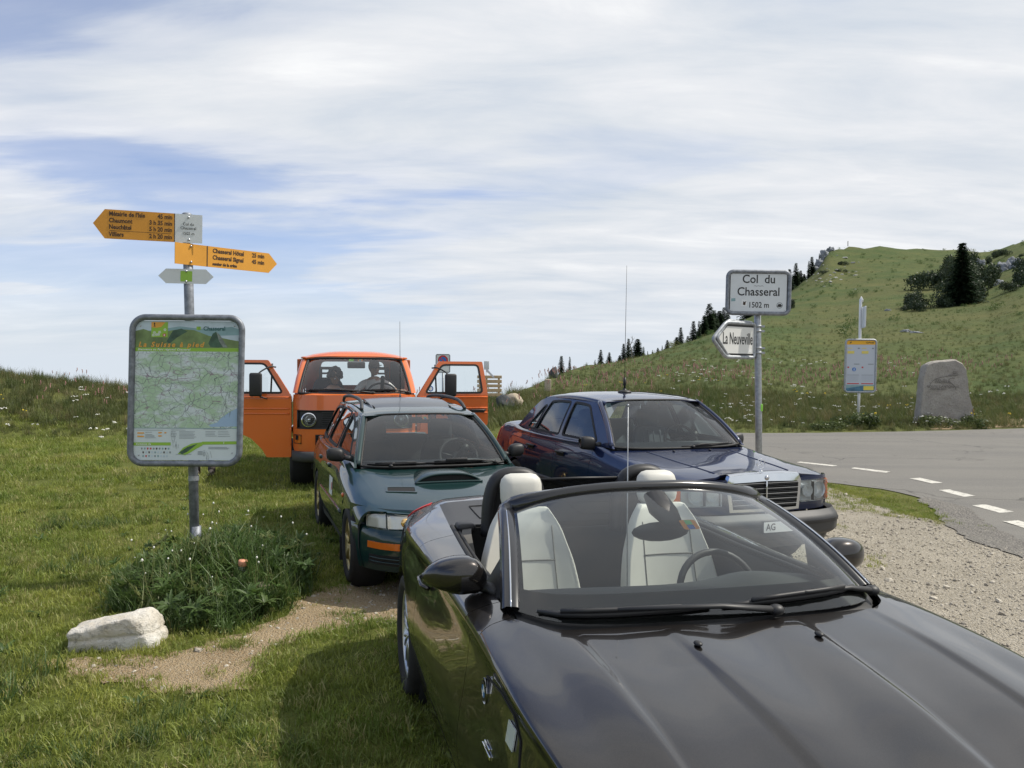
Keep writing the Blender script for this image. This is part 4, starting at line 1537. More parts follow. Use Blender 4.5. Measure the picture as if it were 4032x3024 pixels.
    for (x0, x1, z0, z1, off, mt, nm) in ((-.44, .44, .385, .265, -.012, M_dark, 'lower_intake'), (-.745, -.475, .335, .262, -.010, M_dark, 'corner_intake'), (.475, .745, .335, .262, -.010, M_dark, 'corner_intake'),
                                          (-.755, -.50, .435, .385, -.012, M_amber, 'bumper_indicator'), (.50, .755, .435, .385, -.012, M_amber, 'bumper_indicator')):
        gridobj(nm, front_patch(np.linspace(x0, x1, 14), np.linspace(z0, z1, 5), yp, lambda z: b_off(z) + off), mt, bump, C, .006)
    for zz in (.315, .285):
        for s_ in (-1, 1):
            sl = MB(); sl.tube([(x, yp(abs(x)) + b_off(zz) - .016, zz) for x in np.linspace(s_ * .48, s_ * .74, 10)], .005, 6); sl.build('intake_slat', M_green, bump)
    for sx in (-1, 1):
        fg = MB(); fg.lathe([(.001, 0), (.07, -.005), (.088, .012), (.092, .04), (.06, .08)], 28, 'Y', (sx * .44, -.855, .395))
        fo = fg.build('fog_lamp', M_black, bump)
        ln = MB(); ln.lathe([(.001, -.016), (.05, -.013), (.080, -.004)], 28, 'Y', (sx * .44, -.855, .395)); ln.build('fog_lens', mat('fog_lens', (.62, .62, .50), .15, coat=1), fo)
        # headlamps
        ho = lambda z: float(np.interp(z, [.53, .62, .66], [.012, .03, .06]))
        zt = lambda x: float(np.interp(abs(x), [.36, .5, .62, .75], [.628, .640, .645, .618]))
        zb = lambda x: float(np.interp(abs(x), [.36, .5, .62, .75], [.545, .537, .528, .52]))
        for (x0, x1, nm, m0) in ((.37, .618, 'headlight', M_reflector), (.628, .752, 'corner_light', mat('corner_lamp', (.80, .76, .68), .3, metal=.3))):
            P = np.array([[(sx * x, yp(x) + ho(zb(x) + (zt(x) - zb(x)) * k / 7) + .028, zb(x) + (zt(x) - zb(x)) * k / 7) for k in range(8)] for x in np.linspace(x0, x1, 12)])
            h = gridobj(nm, P, m0, car, C, 0)
            Q = P.copy(); Q[..., 1] -= .030
            gridobj('lens', Q, M_lens, h, C, .02)
            if nm == 'headlight':
                bl = MB(); bl.ball((sx * .50, yp(.5) + .03, .585), (.035, .02, .035)); bl.build('bulb', mat('bulb_glint', (.85, .55, .22), .2, metal=.8), h)  # orange glimmer in the headlamp put into the bulb colour, emits nothing
    M_warm = mat('warm_reflector', (.92, .84, .70), .28, metal=.6, bump=.25, bscale=40)
    for h_ in [c_ for c_ in car.children if c_.name.startswith('headlight')]: h_.data.materials[0] = M_warm
    for sx in (-1, 1):
        gridobj('lamp_surround', front_patch(np.linspace(sx * .34, sx * .838, 18), np.linspace(.672, .50, 8), yp, lambda z: .092 + .2 * max(0, z - .62)), M_green, car, C, .0)
    gr = gridobj('grille', front_patch(np.linspace(-.355, .355, 16), np.linspace(.625, .545, 5), yp, lambda z: .02), M_dark, car, C, .02)
    gb = MB(); gb.tube([(x, yp(abs(x)) + .012, .585) for x in np.linspace(-.35, .35, 16)], .008, 6); gb.build('grille_bar', M_chrome, gr)
    # hood scoop and vents, set on the hood surface
    hz = lambda x, y: float(B.pt(y, min(2, 2 * abs(x) / .66))[2])
    sc = []
    for k, (y_, w_, h_) in enumerate([(.36, .20, .004), (.26, .24, .035), (.14, .27, .062), (.04, .285, .072), (-.03, .29, .070)]):
        sc.append([(w_ * f, y_, hz(w_ * f, y_) + h_ * (1 - abs(f) ** 3.2) - .003) for f in np.linspace(-1, 1, 11)])
    P = net(sc, 16, 41)
    so = gridobj('hood_scoop', P, M_green, hood, (0, .2, .4), 0)
    lip = MB(); lip.tube([tuple(p) for p in P[-1]], .010, 8); lip.tube([(x, -.045, hz(x, -.045) + .006) for x in np.linspace(-.29, .29, 21)], .010, 8)
    lip.build('scoop_lip', M_green, so)
    mo = np.array([[(x, -.022, hz(x, -.03) + (.066 * (1 - abs(x / .29) ** 3.2)) * k / 3) for x in np.linspace(-.288, .288, 25)] for k in range(4)])
    gridobj('scoop_mouth', mo, M_dark, so, (0, .3, .5), 0)
    for sx in (-1, 1):
        pl = [(sx * .30, -.13), (sx * .54, -.05), (sx * .56, -.17), (sx * .32, -.27)]
        v_ = sheet('hood_vent', dens(rpoly(pl, .02), .03), lambda a, b: Vector((a, b, hz(a, b) + .006)), M_green, hood, [dens(rpoly(inset(pl, .016), .012), .03)], 0, .012, (0, 0, 1))
        sheet('vent_mesh', dens(rpoly(inset(pl, .012), .012), .03), lambda a, b: Vector((a, b, hz(a, b) + .003)), M_dark, v_, nrm=(0, 0, 1))
        nz = MB(); nz.ball((sx * .22, .20 if sx < 0 else .20, hz(.3, .2) + .006), (.012, .016, .008)); nz.build('washer_nozzle', M_black, hood)
    # greenhouse
    plan = table([.4, .6, 1.2, 2.0, 2.8, 3.2, 3.45], [.05, .035, .012, 0, .012, .04, .075])
    X = side_surface(.752, .915, .36, .22, plan)
    outl = [(.47, .868), (.66, .995), (.90, 1.13), (1.16, 1.262), (1.34, 1.305), (1.7, 1.342), (2.1, 1.358), (2.7, 1.348), (3.1, 1.305), (3.27, 1.262), (3.36, 1.10), (3.44, .925), (2.5, .918), (1.6, .912), (.85, .908), (.60, .885)]
    wins = [[(.80, .945), (.98, 1.085), (1.25, 1.228), (1.56, 1.288), (1.555, .948)], [(1.645, .948), (1.65, 1.298), (2.0, 1.316), (2.32, 1.315), (2.42, .955)], [(2.53, .958), (2.44, 1.312), (2.85, 1.295), (3.0, 1.27), (3.20, .965)]]
    greenhouse(car, X, outl, wins, M_green, M_glass_d)
    RN = roof_net([(1.10, 1.300, .56, 1.278), (1.30, 1.335, .572, 1.305), (1.7, 1.372, .578, 1.338), (2.2, 1.392, .575, 1.352), (2.8, 1.382, .565, 1.342), (3.12, 1.352, .548, 1.315), (3.30, 1.305, .53, 1.27)])
    gridobj('roof', RN, M_green, car, (0, 2, .6), .01)
    WN = glass_net([(0, .385, .872), (.25, .395, .872), (.48, .43, .872), (.66, .525, .878)], [(0, 1.085, 1.300), (.20, 1.09, 1.299), (.38, 1.115, 1.292), (.515, 1.155, 1.272)], .035, 18, 33)
    gridobj('windshield', WN, M_glass, car, (0, 1.4, .6), 0)
    edge_tube('windshield_seal', WN, .011, M_rubber, car)
    for j in (0, 32):
        pp = MB(); pp.tube([Vector(WN[k, j]) + Vector((math.copysign(.026, WN[k, j][0]), .008, .006)) for k in range(18)], .026, 10); pp.build('a_pillar', M_green, car)
    gridobj('ceramic_band', resample_net(WN, 0, .07, 0, 1, 4, 24, -.004), MATS['black_frit'], car, (0, 1.4, .6), 0)
    hd_ = net([[(x, 1.09 + .13 * (x / .55) ** 2 + .05 * k, 1.290 - .02 * (x / .55) ** 2 - .004 + .012 * k) for x in np.linspace(-.54, .54, 7)] for k in (-.2, .5, 1.2)], 6, 25)
    RW = np.array([[(x, 3.31 + .17 * k / 6 - .05 * (x / .5) ** 2, 1.27 - .32 * k / 6) for x in np.linspace(-.50, .50, 17)] for k in range(7)])
    gridobj('rear_window', RW, M_glass_d, car, (0, 2, 1), 0)
    th = MB(); th.box((0, 3.46, .72), (1.20, .10, .42), None, .05); th.build('tailgate', M_green, car)
    rb = MB(); rb.box((0, 3.52, .42), (1.50, .18, .24), None, .06); rb.build('rear_bumper', M_green, car)
    # raised sunroof, roof rails
    SR = net([[(x, y_, z_ - .018 * (x / .42) ** 2) for x in np.linspace(-.41, .41, 7)] for (y_, z_) in ((1.43, 1.350), (1.65, 1.392), (1.9, 1.416), (2.1, 1.425))], 14, 25)
    gridobj('sunroof', SR, mat('sunroof_glass', (.05, .055, .062), .35, coat=.5), car, (0, 1.8, 1.2), .02)
    sp = MB()
    for sx in (-1, 1): sp.tube([(sx * .39, 1.46, 1.345), (sx * .40, 2.08, 1.405), (sx * .40, 2.08, 1.375)], .008, 6)
    sp.build('sunroof_frame', M_black, car)
    for sx in (-1, 1):
        rl = MB(); rl.tube([tuple(p) for p in crv([(sx * .525, 1.40, 1.330), (sx * .512, 1.50, 1.385), (sx * .505, 1.70, 1.418), (sx * .50, 2.3, 1.430), (sx * .495, 2.9, 1.405), (sx * .495, 3.05, 1.355)], 26)], .018, 8)
        ft = MB()
        ro = rl.build('roof_rail', M_greyplas, car)
        mo = mirror_housing(car, [(.775, .74, .945, .02, .03), (.80, .73, .955, .05, .055), (.85, .735, .962, .060, .062), (.905, .74, .965, .055, .056), (.930, .745, .966, .035, .035)], M_black, sx)
        ar = MB(); ar.tube([(sx * .70, .70, .925), (sx * .79, .73, .935)], [.05, .03], 8, flat=.6); ar.build('mirror_arm', M_black, mo)
        mg = MB(); mg.ball((sx * .86, .79, .962), (.07, .008, .045)); mg.build('mirror_glass', M_mirror, mo)
        # mud flaps of the rally look
        ml = MB(); ml.box((sx * .80, .36, .20), (.12, .012, .20)); ml.build('mud_flap', M_rubber, car)
    for (sx, yy) in ((-1, 0), (1, 0), (-1, 2.52), (1, 2.52)):
        wheel(car, sx * .755, yy, .305, .305, .212, .195, 6, 0, M_gold, sx)
        ws = MB(); ws.lathe([(.33, -.2 * sx), (.36, -.14 * sx), (.36, 0), (.326, .055 * sx)], 36, 'X', (sx * .775, yy, .31)); ws.build('wheel_housing', M_dark, car)
    wiper(car, WN, ((.03, .05), (.045, .44), (-.0, .22)), M_black, .02, .013)
    wiper(car, WN, ((.045, .42), (.05, .80), (0, .90)), M_black, .02, .013)
    vignette(car, WN, .90, .52, .06)
    sh = MB(); sh.box(Vector(resample_net(WN, .055, .056, .62, .621, 2, 2, .03)[0, 0]), (.20, .03, .03), None, .01); sh.build('wiper_spoiler', M_black, car)
    # cabin
    dsh = [[(x, y_ + .08 * (x / .68) ** 2, z_) for x in np.linspace(-.66, .66, 7)] for (y_, z_) in ((.42, .862), (.6, .885), (.80, .885), (.92, .85), (.92, .72), (.85, .5))]
    gridobj('dashboard', net(dsh, 14, 21), M_greydash, car, (0, .9, .3), 0)
    steering_wheel(car, (.36, 1.02, .88), .185, -28)
    for sx in (-1, 1):
        seat(car, sx * .35, 1.55, .42, .50, .58, M_cloth, .28, True, .04, False, .19, head_w=.26)
    rs = MB(); rs.box((0, 2.40, .72), (1.2, .16, .55), Matrix.Rotation(R(-14), 3, 'X'), .05); rs.build('rear_bench', M_cloth, car)
    fl = MB(); fl.box((0, 1.9, .28), (1.45, 3.0, .05)); fl.build('floor_pan', M_dark, car)
    im = MB(); im.box((0, 1.14, 1.235), (.21, .03, .06), None, .02); im.build('rear_view_mirror', M_black, car)
    an = MB(); an.tube([(.02, 2.25, 1.39), (.02, 2.25, 1.45)], [.014, .008], 8); an.tube([(.02, 2.25, 1.45), (.015, 2.26, 2.25)], [.0035, .0022], 6)
    an.build('roof_aerial', M_black, car)
    return car


estate = build_estate()


# ------------------------------------------------------------ dark blue saloon
def build_saloon():
    car = empty('saloon_car', (1.828, 7.66, 0.01), R(20.5),
                'dark blue saloon with upright chrome grille and long roof aerial, beside the road', 'car')
    S = [(-.80, [(0, .845), (.36, .838), (.60, .800), (.74, .770), (.785, .70), (.80, .58), (.79, .40), (.74, .25)]),
         (-.55, [(0, .872), (.36, .866), (.665, .842), (.785, .800), (.83, .72), (.842, .58), (.832, .40), (.78, .22)]),
         (-.10, [(0, .908), (.36, .903), (.70, .882), (.805, .836), (.85, .74), (.862, .58), (.85, .40), (.80, .2)]),
         (.40, [(0, .952), (.36, .948), (.73, .930), (.81, .880), (.855, .76), (.866, .58), (.855, .39), (.81, .2)]),
         (.80, [(0, .96), (.36, .96), (.762, .978), (.808, .930), (.857, .78), (.868, .58), (.86, .38), (.81, .2)]),
         (1.60, [(0, .96), (.36, .96), (.768, .984), (.812, .935), (.86, .78), (.87, .58), (.862, .38), (.81, .2)]),
         (2.40, [(0, .96), (.36, .96), (.765, .988), (.810, .940), (.86, .79), (.87, .59), (.862, .39), (.81, .2)]),
         (2.90, [(0, 1.02), (.36, 1.02), (.745, 1.005), (.795, .95), (.848, .80), (.86, .60), (.85, .40), (.81, .21)]),
         (3.20, [(0, 1.045), (.36, 1.045), (.69, 1.030), (.772, .975), (.832, .82), (.846, .60), (.838, .40), (.80, .22)]),
         (3.60, [(0, 1.035), (.36, 1.035), (.64, 1.018), (.74, .960), (.80, .81), (.82, .60), (.81, .40), (.77, .25)]),
         (3.74, [(0, .99), (.36, .99), (.60, .975), (.70, .92), (.76, .78), (.78, .58), (.77, .42), (.73, .28)])]
    B = Body(S)
    C = (0, 1.4, .5)
    yp = table([0, .30, .60, .74, .79, .83], [-.785, -.78, -.735, -.68, -.62, -.50])
    hood = gridobj('hood', B.top(lambda t: float(np.interp(t, [0, 1, 1.2, 2], [-.70, -.69, -.735, -.70])), lambda t: float(np.interp(t, [0, 1, 2], [.40, .42, .52])), 2.0, 34, 17), M_blue, car, C, .02)
    for sx in (-1, 1):
        cl = MB(); cl.tube([(sx * (.375 + .08 * (y_ + .6)), y_, float(B.pt(y_, 1 + (.02 + .08 * (y_ + .6)) / .31)[2]) + .002) for y_ in np.linspace(-.62, .36, 20)], .010, 6, flat=.5, upv=(0, 0, 1))
        cl.build('hood_crease', M_blue, hood)
        nz = MB(); nz.ball((sx * .20, .30, .952), (.012, .02, .008)); nz.build('washer_nozzle', M_black, hood)
    fenders = both('front_fender', B.panel(lambda t: float(np.interp(t, [2, 3, 7], [-.70, -.62, -.50])), .78, 2.0, 7.0, 36, 22, (0, .32, .335)), M_blue, car, .02)
    fd = both('front_door', B.panel(.78, 1.66, 2.0, 6.5, 20, 20), M_blue, car, .015)
    rd = both('rear_door', B.panel(1.66, 2.42, 2.0, 6.5, 20, 20), M_blue, car, .015)
    qp = both('rear_fender', B.panel(2.42, 3.72, 2.0, 7.0, 34, 20, (2.80, .32, .335)), M_blue, car, .015)
    both('side_skirt', B.panel(.32, 2.46, 6.52, 7.0, 20, 4), M_greyplas, car)
    gridobj('trunk_lid', B.top(3.10, 3.70, 2.0, 14, 11), M_blue, car, C, .015)
    B.cap(3.72, 0, 7, .09, M_blue, 'rear_panel', car, C)
    rb = MB(); rb.box((0, 3.80, .48), (1.66, .20, .22), None, .06); rb.build('rear_bumper', M_greyplas, car)
    shell(car, B, [(-.48, -.34, 2.1, 6.9), (.34, 2.46, 2.1, 6.9), (3.15, 3.7, 2.1, 6.9)], .03)
    for sx in (-1, 1):
        for dd, yy in ((fd, 1.47), (rd, 2.30)):
            h = MB(); h.tube([(sx * .862, yy - .10, .845), (sx * .885, yy - .06, .85), (sx * .885, yy + .06, .852), (sx * .862, yy + .10, .85)], .013, 8)
            h.box((sx * .858, yy, .835), (.012, .17, .05), None, .004)
            h.build('door_handle', M_black, dd[0] if sx > 0 else dd[1])
        for (ya, yb, own) in ((.42, .76, fenders), (.80, 1.64, fd), (1.68, 2.40, rd)):
            tr = MB(); tr.tube([tuple(B.pt(y_, B.t_at_z(y_, .52, 2, 7)) * np.array([sx, 1, 1]) + np.array([sx * .004, 0, 0])) for y_ in np.linspace(ya, yb, 10)], .022, 6, flat=1.6, upv=(0, 0, 1))
            tr.build('side_moulding', M_greyplas, own[0] if sx > 0 else own[1])
        tl = [[B.pt(3.55 + .17 * a / 6, 3.0 + 1.4 * b / 6) * np.array([sx, 1, 1]) + np.array([sx * .006, 0, 0]) for b in range(7)] for a in range(7)]
        gridobj('rear_light', np.array(tl), M_red, qp[0] if sx > 0 else qp[1], C, .004)
    M_dish2 = mat('lamp_bowl', (.75, .78, .80), .35, metal=.4)
    M_amb2 = mat('amber_lens_sunlit', (.90, .20, .03), .25, coat=.6)  # sunlight on the saloon's corner lamp put into a brighter amber
    # nose: bumper, grille, lamps
    xs = np.concatenate([np.linspace(-.845, -.62, 10), np.linspace(-.58, .58, 15), np.linspace(.62, .845, 10)])
    ybp = table([0, .5, .68, .78, .83, .86, .875], [-.93, -.90, -.85, -.77, -.68, -.56, -.40])
    xs2 = xs * (.875 / .845)
    bo = lambda z: float(np.interp(z, [.24, .30, .34, .36, .47, .50, .54], [.10, .06, .05, .0, -.015, -.005, .05]))
    bump = gridobj('front_bumper', front_patch(xs2, np.linspace(.545, .335, 13), ybp, bo), M_greyplas, car, C, .05)
    gridobj('bumper_strip', front_patch(xs2, np.linspace(.475, .445, 4), ybp, lambda z: bo(z) - .010), M_black, bump, C, .01)
    gridobj('front_skirt', front_patch(xs2 * .96, np.linspace(.335, .235, 7), ybp, lambda z: bo(z) + .05), M_greyplas, car, C, .02)
    gridobj('nose_panel', front_patch(np.linspace(-.80, .80, 31), np.linspace(.60, .53, 4), yp, lambda z: .03), M_blue, car, C, .02)
    plate = sheet('number_plate', rrect(.31, .085, .008, cx=.035, cy=.447), lambda a, b: Vector((a, -.955, b)), M_white, bump, nrm=(0, -1, 0), thick=.006)
    text_mesh('lettering', 'AG', .078, M_ink, plate, Matrix.Translation((-.10, -.957, .447)) @ Matrix.Rotation(R(90), 4, 'X'), sx=.85, bold=.001)
    pf = MB(); pf.box((.035, -.945, .447), (.34, .012, .11), None, .006); pf.build('plate_holder', M_black, bump)
    # chrome grille shell
    gy = -.80
    outer = [(-.345, .555), (.345, .555), (.362, .70), (.368, .80), (.345, .852), (.2, .866), (0, .870), (-.2, .866), (-.345, .852), (-.368, .80), (-.362, .70)]
    innr = [(-.315, .578), (.315, .578), (.333, .70), (.338, .782), (.325, .795), (0, .806), (-.325, .795), (-.338, .782), (-.333, .70)]
    gs = sheet('grille', dens(outer, .04), lambda a, b: Vector((a, gy - .03 * (1 - (a / .37) ** 2) + .10 * max(0, b - .80), b)), M_chrome, car, [dens(innr, .04)], .05, .045, (0, -1, 0))
    tp = net([[(x, gy - .03 * (1 - (x / .37) ** 2) + .10 * max(0, zt_ - .80) + dy, zt_ + dz) for x, zt_ in ((-.345, .852), (-.2, .866), (0, .870), (.2, .866), (.345, .852))] for dy, dz in ((0, 0), (.03, .010), (.07, .008), (.11, .006))], 8, 21)
    gridobj('grille_cap', tp, M_chrome, gs, (0, -.5, .4), .0)
    bk = sheet('grille_mesh', dens(innr, .06), lambda a, b: Vector((a, gy + .028, b)), M_dark, gs, nrm=(0, -1, 0))
    wz = lambda z: float(np.interp(z, [.578, .70, .782, .80], [.315, .333, .338, .325])) - .004
    for k, z_ in enumerate(np.linspace(.596, .786, 14)):
        big = k in (1, 4, 7, 10, 13)
        g = MB(); w_ = wz(z_)
        g.box((0, gy + .006 - (.008 if big else 0), z_), (2 * w_, .022, .0065 if big else .0045))
        g.build('grille_bar', M_alloy if big else M_greyplas, gs)
    g = MB(); g.box((0, gy - .022, .692), (.014, .02, .228), None, .004); g.build('grille_spine', M_chrome, gs)
    # standing star and small badge
    st = MB()
    c = Vector((0, gy + .055, .940))
    st.tube([c + Vector((.040 * math.cos(a), 0, .040 * math.sin(a))) for a in np.linspace(0, 2 * math.pi, 30, endpoint=False)], .0034, 8, closed=True)
    for a in (90, 210, 330):
        st.tube([c, c + Vector((.040 * math.cos(R(a)), 0, .040 * math.sin(R(a))))], [.0055, .0015], 6)
    st.tube([c - Vector((0, 0, .040)), c - Vector((0, 0, .062))], [.004, .007], 8)
    st.lathe([(.001, .0), (.016, -.002), (.019, -.010)], 18, 'Z', (0, gy + .055, .885))
    st.build('star_ornament', M_chrome, gs)
    bd = MB(); bd.lathe([(.001, -.006), (.016, -.005), (.020, 0), (.020, .01)], 22, 'Y', (0, gy - .032, .832)); bd.build('badge', M_alloy, gs)
    for sx in (-1, 1):
        P = np.array([[(sx * x, yp(x) + .035, z) for z in np.linspace(.605, .785 - .02 * (x - .4), 8)] for x in np.linspace(.40, .738, 12)])
        h = gridobj('headlight', P, mat('lamp_dish', (.62, .66, .68), .35, metal=.3, bump=.3, bscale=18) if sx < 0 else MATS['lamp_dish'], car, C, 0)
        Q = P.copy(); Q[..., 1] -= .045
        gridobj('lens', Q, M_lens, h, C, .03)
        b_ = MB(); b_.lathe([(.07, -.03), (.068, -.02), (.04, .01), (.001, .015)], 22, 'Y', (sx * .62, yp(.62) + .03, .695)); b_.build('reflector', M_dish2, h)
        b2 = MB(); b2.lathe([(.055, -.03), (.05, -.02), (.03, .01), (.001, .015)], 22, 'Y', (sx * .48, yp(.48) + .03, .695)); b2.build('reflector', M_dish2, h)
        dv = MB(); dv.box((sx * .545, yp(.545) + .005, .69), (.006, .03, .16)); dv.build('lamp_divider', M_greyplas, h)
        P = np.array([[(sx * x, yp(x) - .012 + max(0, x - .80) * .3, z) for z in np.linspace(.602, .772, 8)] for x in np.linspace(.744, .832, 8)])
        gridobj('indicator', P, M_amb2, car, C, .02)
        for k in range(5):
            q = MB(); q.tube([(sx * x, yp(x) - .015, .62 + .03 * k) for x in (.768, .79, .815)], .004, 5); q.build('lens_rib', M_amber, car.children[-1])
    gridobj('brow', front_patch(np.linspace(-.80, .80, 31), np.linspace(.815, .785, 3), yp, lambda z: .015), M_blue, car, C, .02)
    # greenhouse
    plan = table([.4, .6, 1.2, 2.0, 2.6, 3.1], [.045, .03, .008, 0, .008, .05])
    X = side_surface(.770, .985, .36, .28, plan)
    outl = [(.50, .965), (.72, 1.115), (.94, 1.25), (1.16, 1.372), (1.3, 1.395), (1.7, 1.418), (2.1, 1.418), (2.42, 1.392), (2.62, 1.345), (2.82, 1.22), (3.08, 1.02), (2.6, .995), (1.6, .982), (.8, .975)]
    wins = [[(.84, 1.01), (1.05, 1.175), (1.27, 1.335), (1.40, 1.352), (1.67, 1.362), (1.655, 1.012)], [(1.745, 1.012), (1.765, 1.362), (2.05, 1.362), (2.28, 1.345), (2.42, 1.03), (2.42, 1.015)], [(2.455, 1.018), (2.36, 1.30), (2.42, 1.29), (2.70, 1.025)]]
    greenhouse(car, X, outl, wins, M_blue, M_glass_d, .012, r=.04)
    RN = roof_net([(1.03, 1.405, .565, 1.385), (1.2, 1.432, .575, 1.402), (1.5, 1.456, .585, 1.420), (1.9, 1.465, .585, 1.424), (2.3, 1.452, .575, 1.405), (2.55, 1.425, .562, 1.375), (2.68, 1.392, .55, 1.345)])
    gridobj('roof', RN, M_blue, car, (0, 1.9, .6), .01)
    WN = glass_net([(0, .425, .962), (.28, .435, .963), (.52, .47, .966), (.705, .545, .975)], [(0, 1.025, 1.405), (.22, 1.03, 1.404), (.40, 1.055, 1.396), (.548, 1.115, 1.378)], .03, 18, 33)
    gridobj('windshield', WN, M_glass, car, (0, 1.4, .6), 0)
    edge_tube('windshield_seal', WN, .012, M_rubber, car)
    for j in (0, 32):
        pp = MB(); pp.tube([Vector(WN[k, j]) + Vector((math.copysign(.024, WN[k, j][0]), .006, .006)) for k in range(18)], .024, 10); pp.build('a_pillar', M_blue, car)
    gridobj('sun_band', resample_net(WN, .86, .985, .03, .97, 4, 24, -.003), glass('tint_band', (.25, .32, .36), dirt=.01), car, (0, 1.4, .6), 0)
    RW = np.array([[(x, 2.68 + .46 * k / 8 - .06 * (x / .55) ** 2, 1.385 - .335 * k / 8 + .02 * math.sin(math.pi * k / 8)) for x in np.linspace(-.53, .53, 17)] for k in range(9)])
    gridobj('rear_window', RW, M_glass_d, car, (0, 2, 1), 0)
    ps = MB(); ps.box((0, 2.95, 1.0), (1.3, .40, .03), None, .01); ps.build('parcel_shelf', M_mb, car)
    for sx in (-1, 1):
        mo = mirror_housing(car, [(.785, .80, .985, .02, .03), (.81, .79, .995, .05, .060), (.86, .80, 1.0, .058, .066), (.915, .81, 1.002, .052, .062), (.938, .815, 1.002, .034, .046)], M_black, sx)
        ar = MB(); ar.tube([(sx * .72, .78, .985), (sx * .80, .80, .980)], [.05, .03], 8, flat=.6); ar.build('mirror_arm', M_black, mo)
        mg = MB(); mg.ball((sx * .865, .852, 1.0), (.065, .008, .052)); mg.build('mirror_glass', M_mirror, mo)
    for (sx, yy) in ((-1, 0), (1, 0), (-1, 2.80), (1, 2.80)):
        wheel(car, sx * .765, yy, .315, .315, .20, .195, 15, 0, M_alloy, sx)
        ws = MB(); ws.lathe([(.34, -.2 * sx), (.37, -.14 * sx), (.37, 0), (.336, .055 * sx)], 36, 'X', (sx * .785, yy, .32)); ws.build('wheel_housing', M_dark, car)
    wiper(car, WN, ((.02, .48), (.03, .92), (-.0, .55)), M_black, .02, .014)
    vignette(car, WN, .92, .52, .055)
    dsh = [[(x, y_ + .06 * (x / .68) ** 2, z_) for x in np.linspace(-.68, .68, 7)] for (y_, z_) in ((.46, .955), (.65, .985), (.85, .985), (.97, .95), (.97, .8), (.9, .55))]
    gridobj('dashboard', net(dsh, 14, 21), M_greydash, car, (0, .9, .3), 0)
    steering_wheel(car, (.37, 1.08, .95), .195, -26)
    for sx in (-1, 1):
        s_ = seat(car, sx * .36, 1.58, .50, .52, .58, M_mb, .28, True, .04, False, .18, head_w=.27)
        for k in range(-2, 3):
            q = MB(); q.tube([(sx * .36 + .075 * k, 1.505 + .28 * z_ - .03 * abs(k) / 2, .50 + z_) for z_ in np.linspace(.12, .54, 8)], .010, 6); q.build('seat_pleat', M_mb, s_)
    rs = MB(); rs.box((0, 2.55, .82), (1.25, .18, .60), Matrix.Rotation(R(-18), 3, 'X'), .06); rs.build('rear_bench', M_mb, car)
    fl = MB(); fl.box((0, 1.7, .30), (1.45, 2.9, .05)); fl.build('floor_pan', M_dark, car)
    im = MB(); im.box((0, 1.10, 1.325), (.22, .03, .06), None, .02); im.build('rear_view_mirror', M_black, car)
    # magnet-foot aerial with cable on the roof
    an = MB(); b0 = Vector((.0, 1.66, 1.462))
    an.lathe([(.075, 0), (.075, .010), (.05, .022), (.02, .03), (.016, .05)], 24, 'Z', b0)
    an.tube([b0 + Vector((0, 0, .04)), b0 + Vector((0, 0, .075)), b0 + Vector((0, 0, .08)), b0 + Vector((0, 0, .165))], [.010, .010, .017, .015], 10)
    an.tube([b0 + Vector((0, 0, .165)), b0 + Vector((.005, 0, .75)), b0 + Vector((.012, .0, 1.40))], [.0035, .003, .0022], 6)
    ao = an.build('roof_aerial', M_black, car)
    cb = MB(); cb.tube([tuple(p) for p in crv([(.05, 1.66, 1.468), (.2, 1.58, 1.466), (.38, 1.40, 1.450), (.52, 1.20, 1.415), (.60, 1.05, 1.31)], 20)], .004, 6); cb.build('aerial_cable', M_black, ao)
    return car


saloon = build_saloon()


# ------------------------------------------------------------ people (seated in the van)
def skin_body(name, joints, edges, mat_, parent, sub=2):
    """one continuous body grown round a skeleton: joints {name: (xyz, radius or (rx, ry))}"""
    names = list(joints)
    me = bpy.data.meshes.new(name)
    me.from_pydata([joints[n][0] for n in names], [(names.index(a), names.index(b)) for a, b in edges], [])
    o = bpy.data.objects.new(name, me)
    COL.objects.link(o)
    o.modifiers.new('skin', 'SKIN')
    for i, n in enumerate(names):
        r = joints[n][1]
        me.skin_vertices[0].data[i].radius = (r, r) if isinstance(r, (int, float)) else r
    me.skin_vertices[0].data[0].use_root = True
    sb = o.modifiers.new('sub', 'SUBSURF')
    sb.levels = sb.render_levels = sub
    dg = bpy.context.evaluated_depsgraph_get()
    m2 = bpy.data.meshes.new_from_object(o.evaluated_get(dg))
    bpy.data.objects.remove(o)
    m2.materials.clear(); m2.materials.append(mat_)
    m2.polygons.foreach_set('use_smooth', [True] * len(m2.polygons))
    q = bpy.data.objects.new(name, m2)
    COL.objects.link(q)
    q.parent = parent
    return q


M_skin = mat('skin', (.42, .24, .16), .55, var=.08, vscale=20)
M_skin2 = mat('skin_b', (.40, .22, .15), .55, var=.08, vscale=20)
M_hair = mat('dark_hair', (.012, .009, .008), .6, bump=.5, bscale=90)
M_tee = mat('white_cotton', (.72, .73, .74), .85, bump=.15, bscale=60)
M_darktop = mat('dark_cotton', (.03, .03, .035), .9, bump=.15, bscale=60)
M_jean = mat('denim', (.04, .06, .11), .9)
M_cap = mat('dark_cap', (.02, .02, .025), .8)


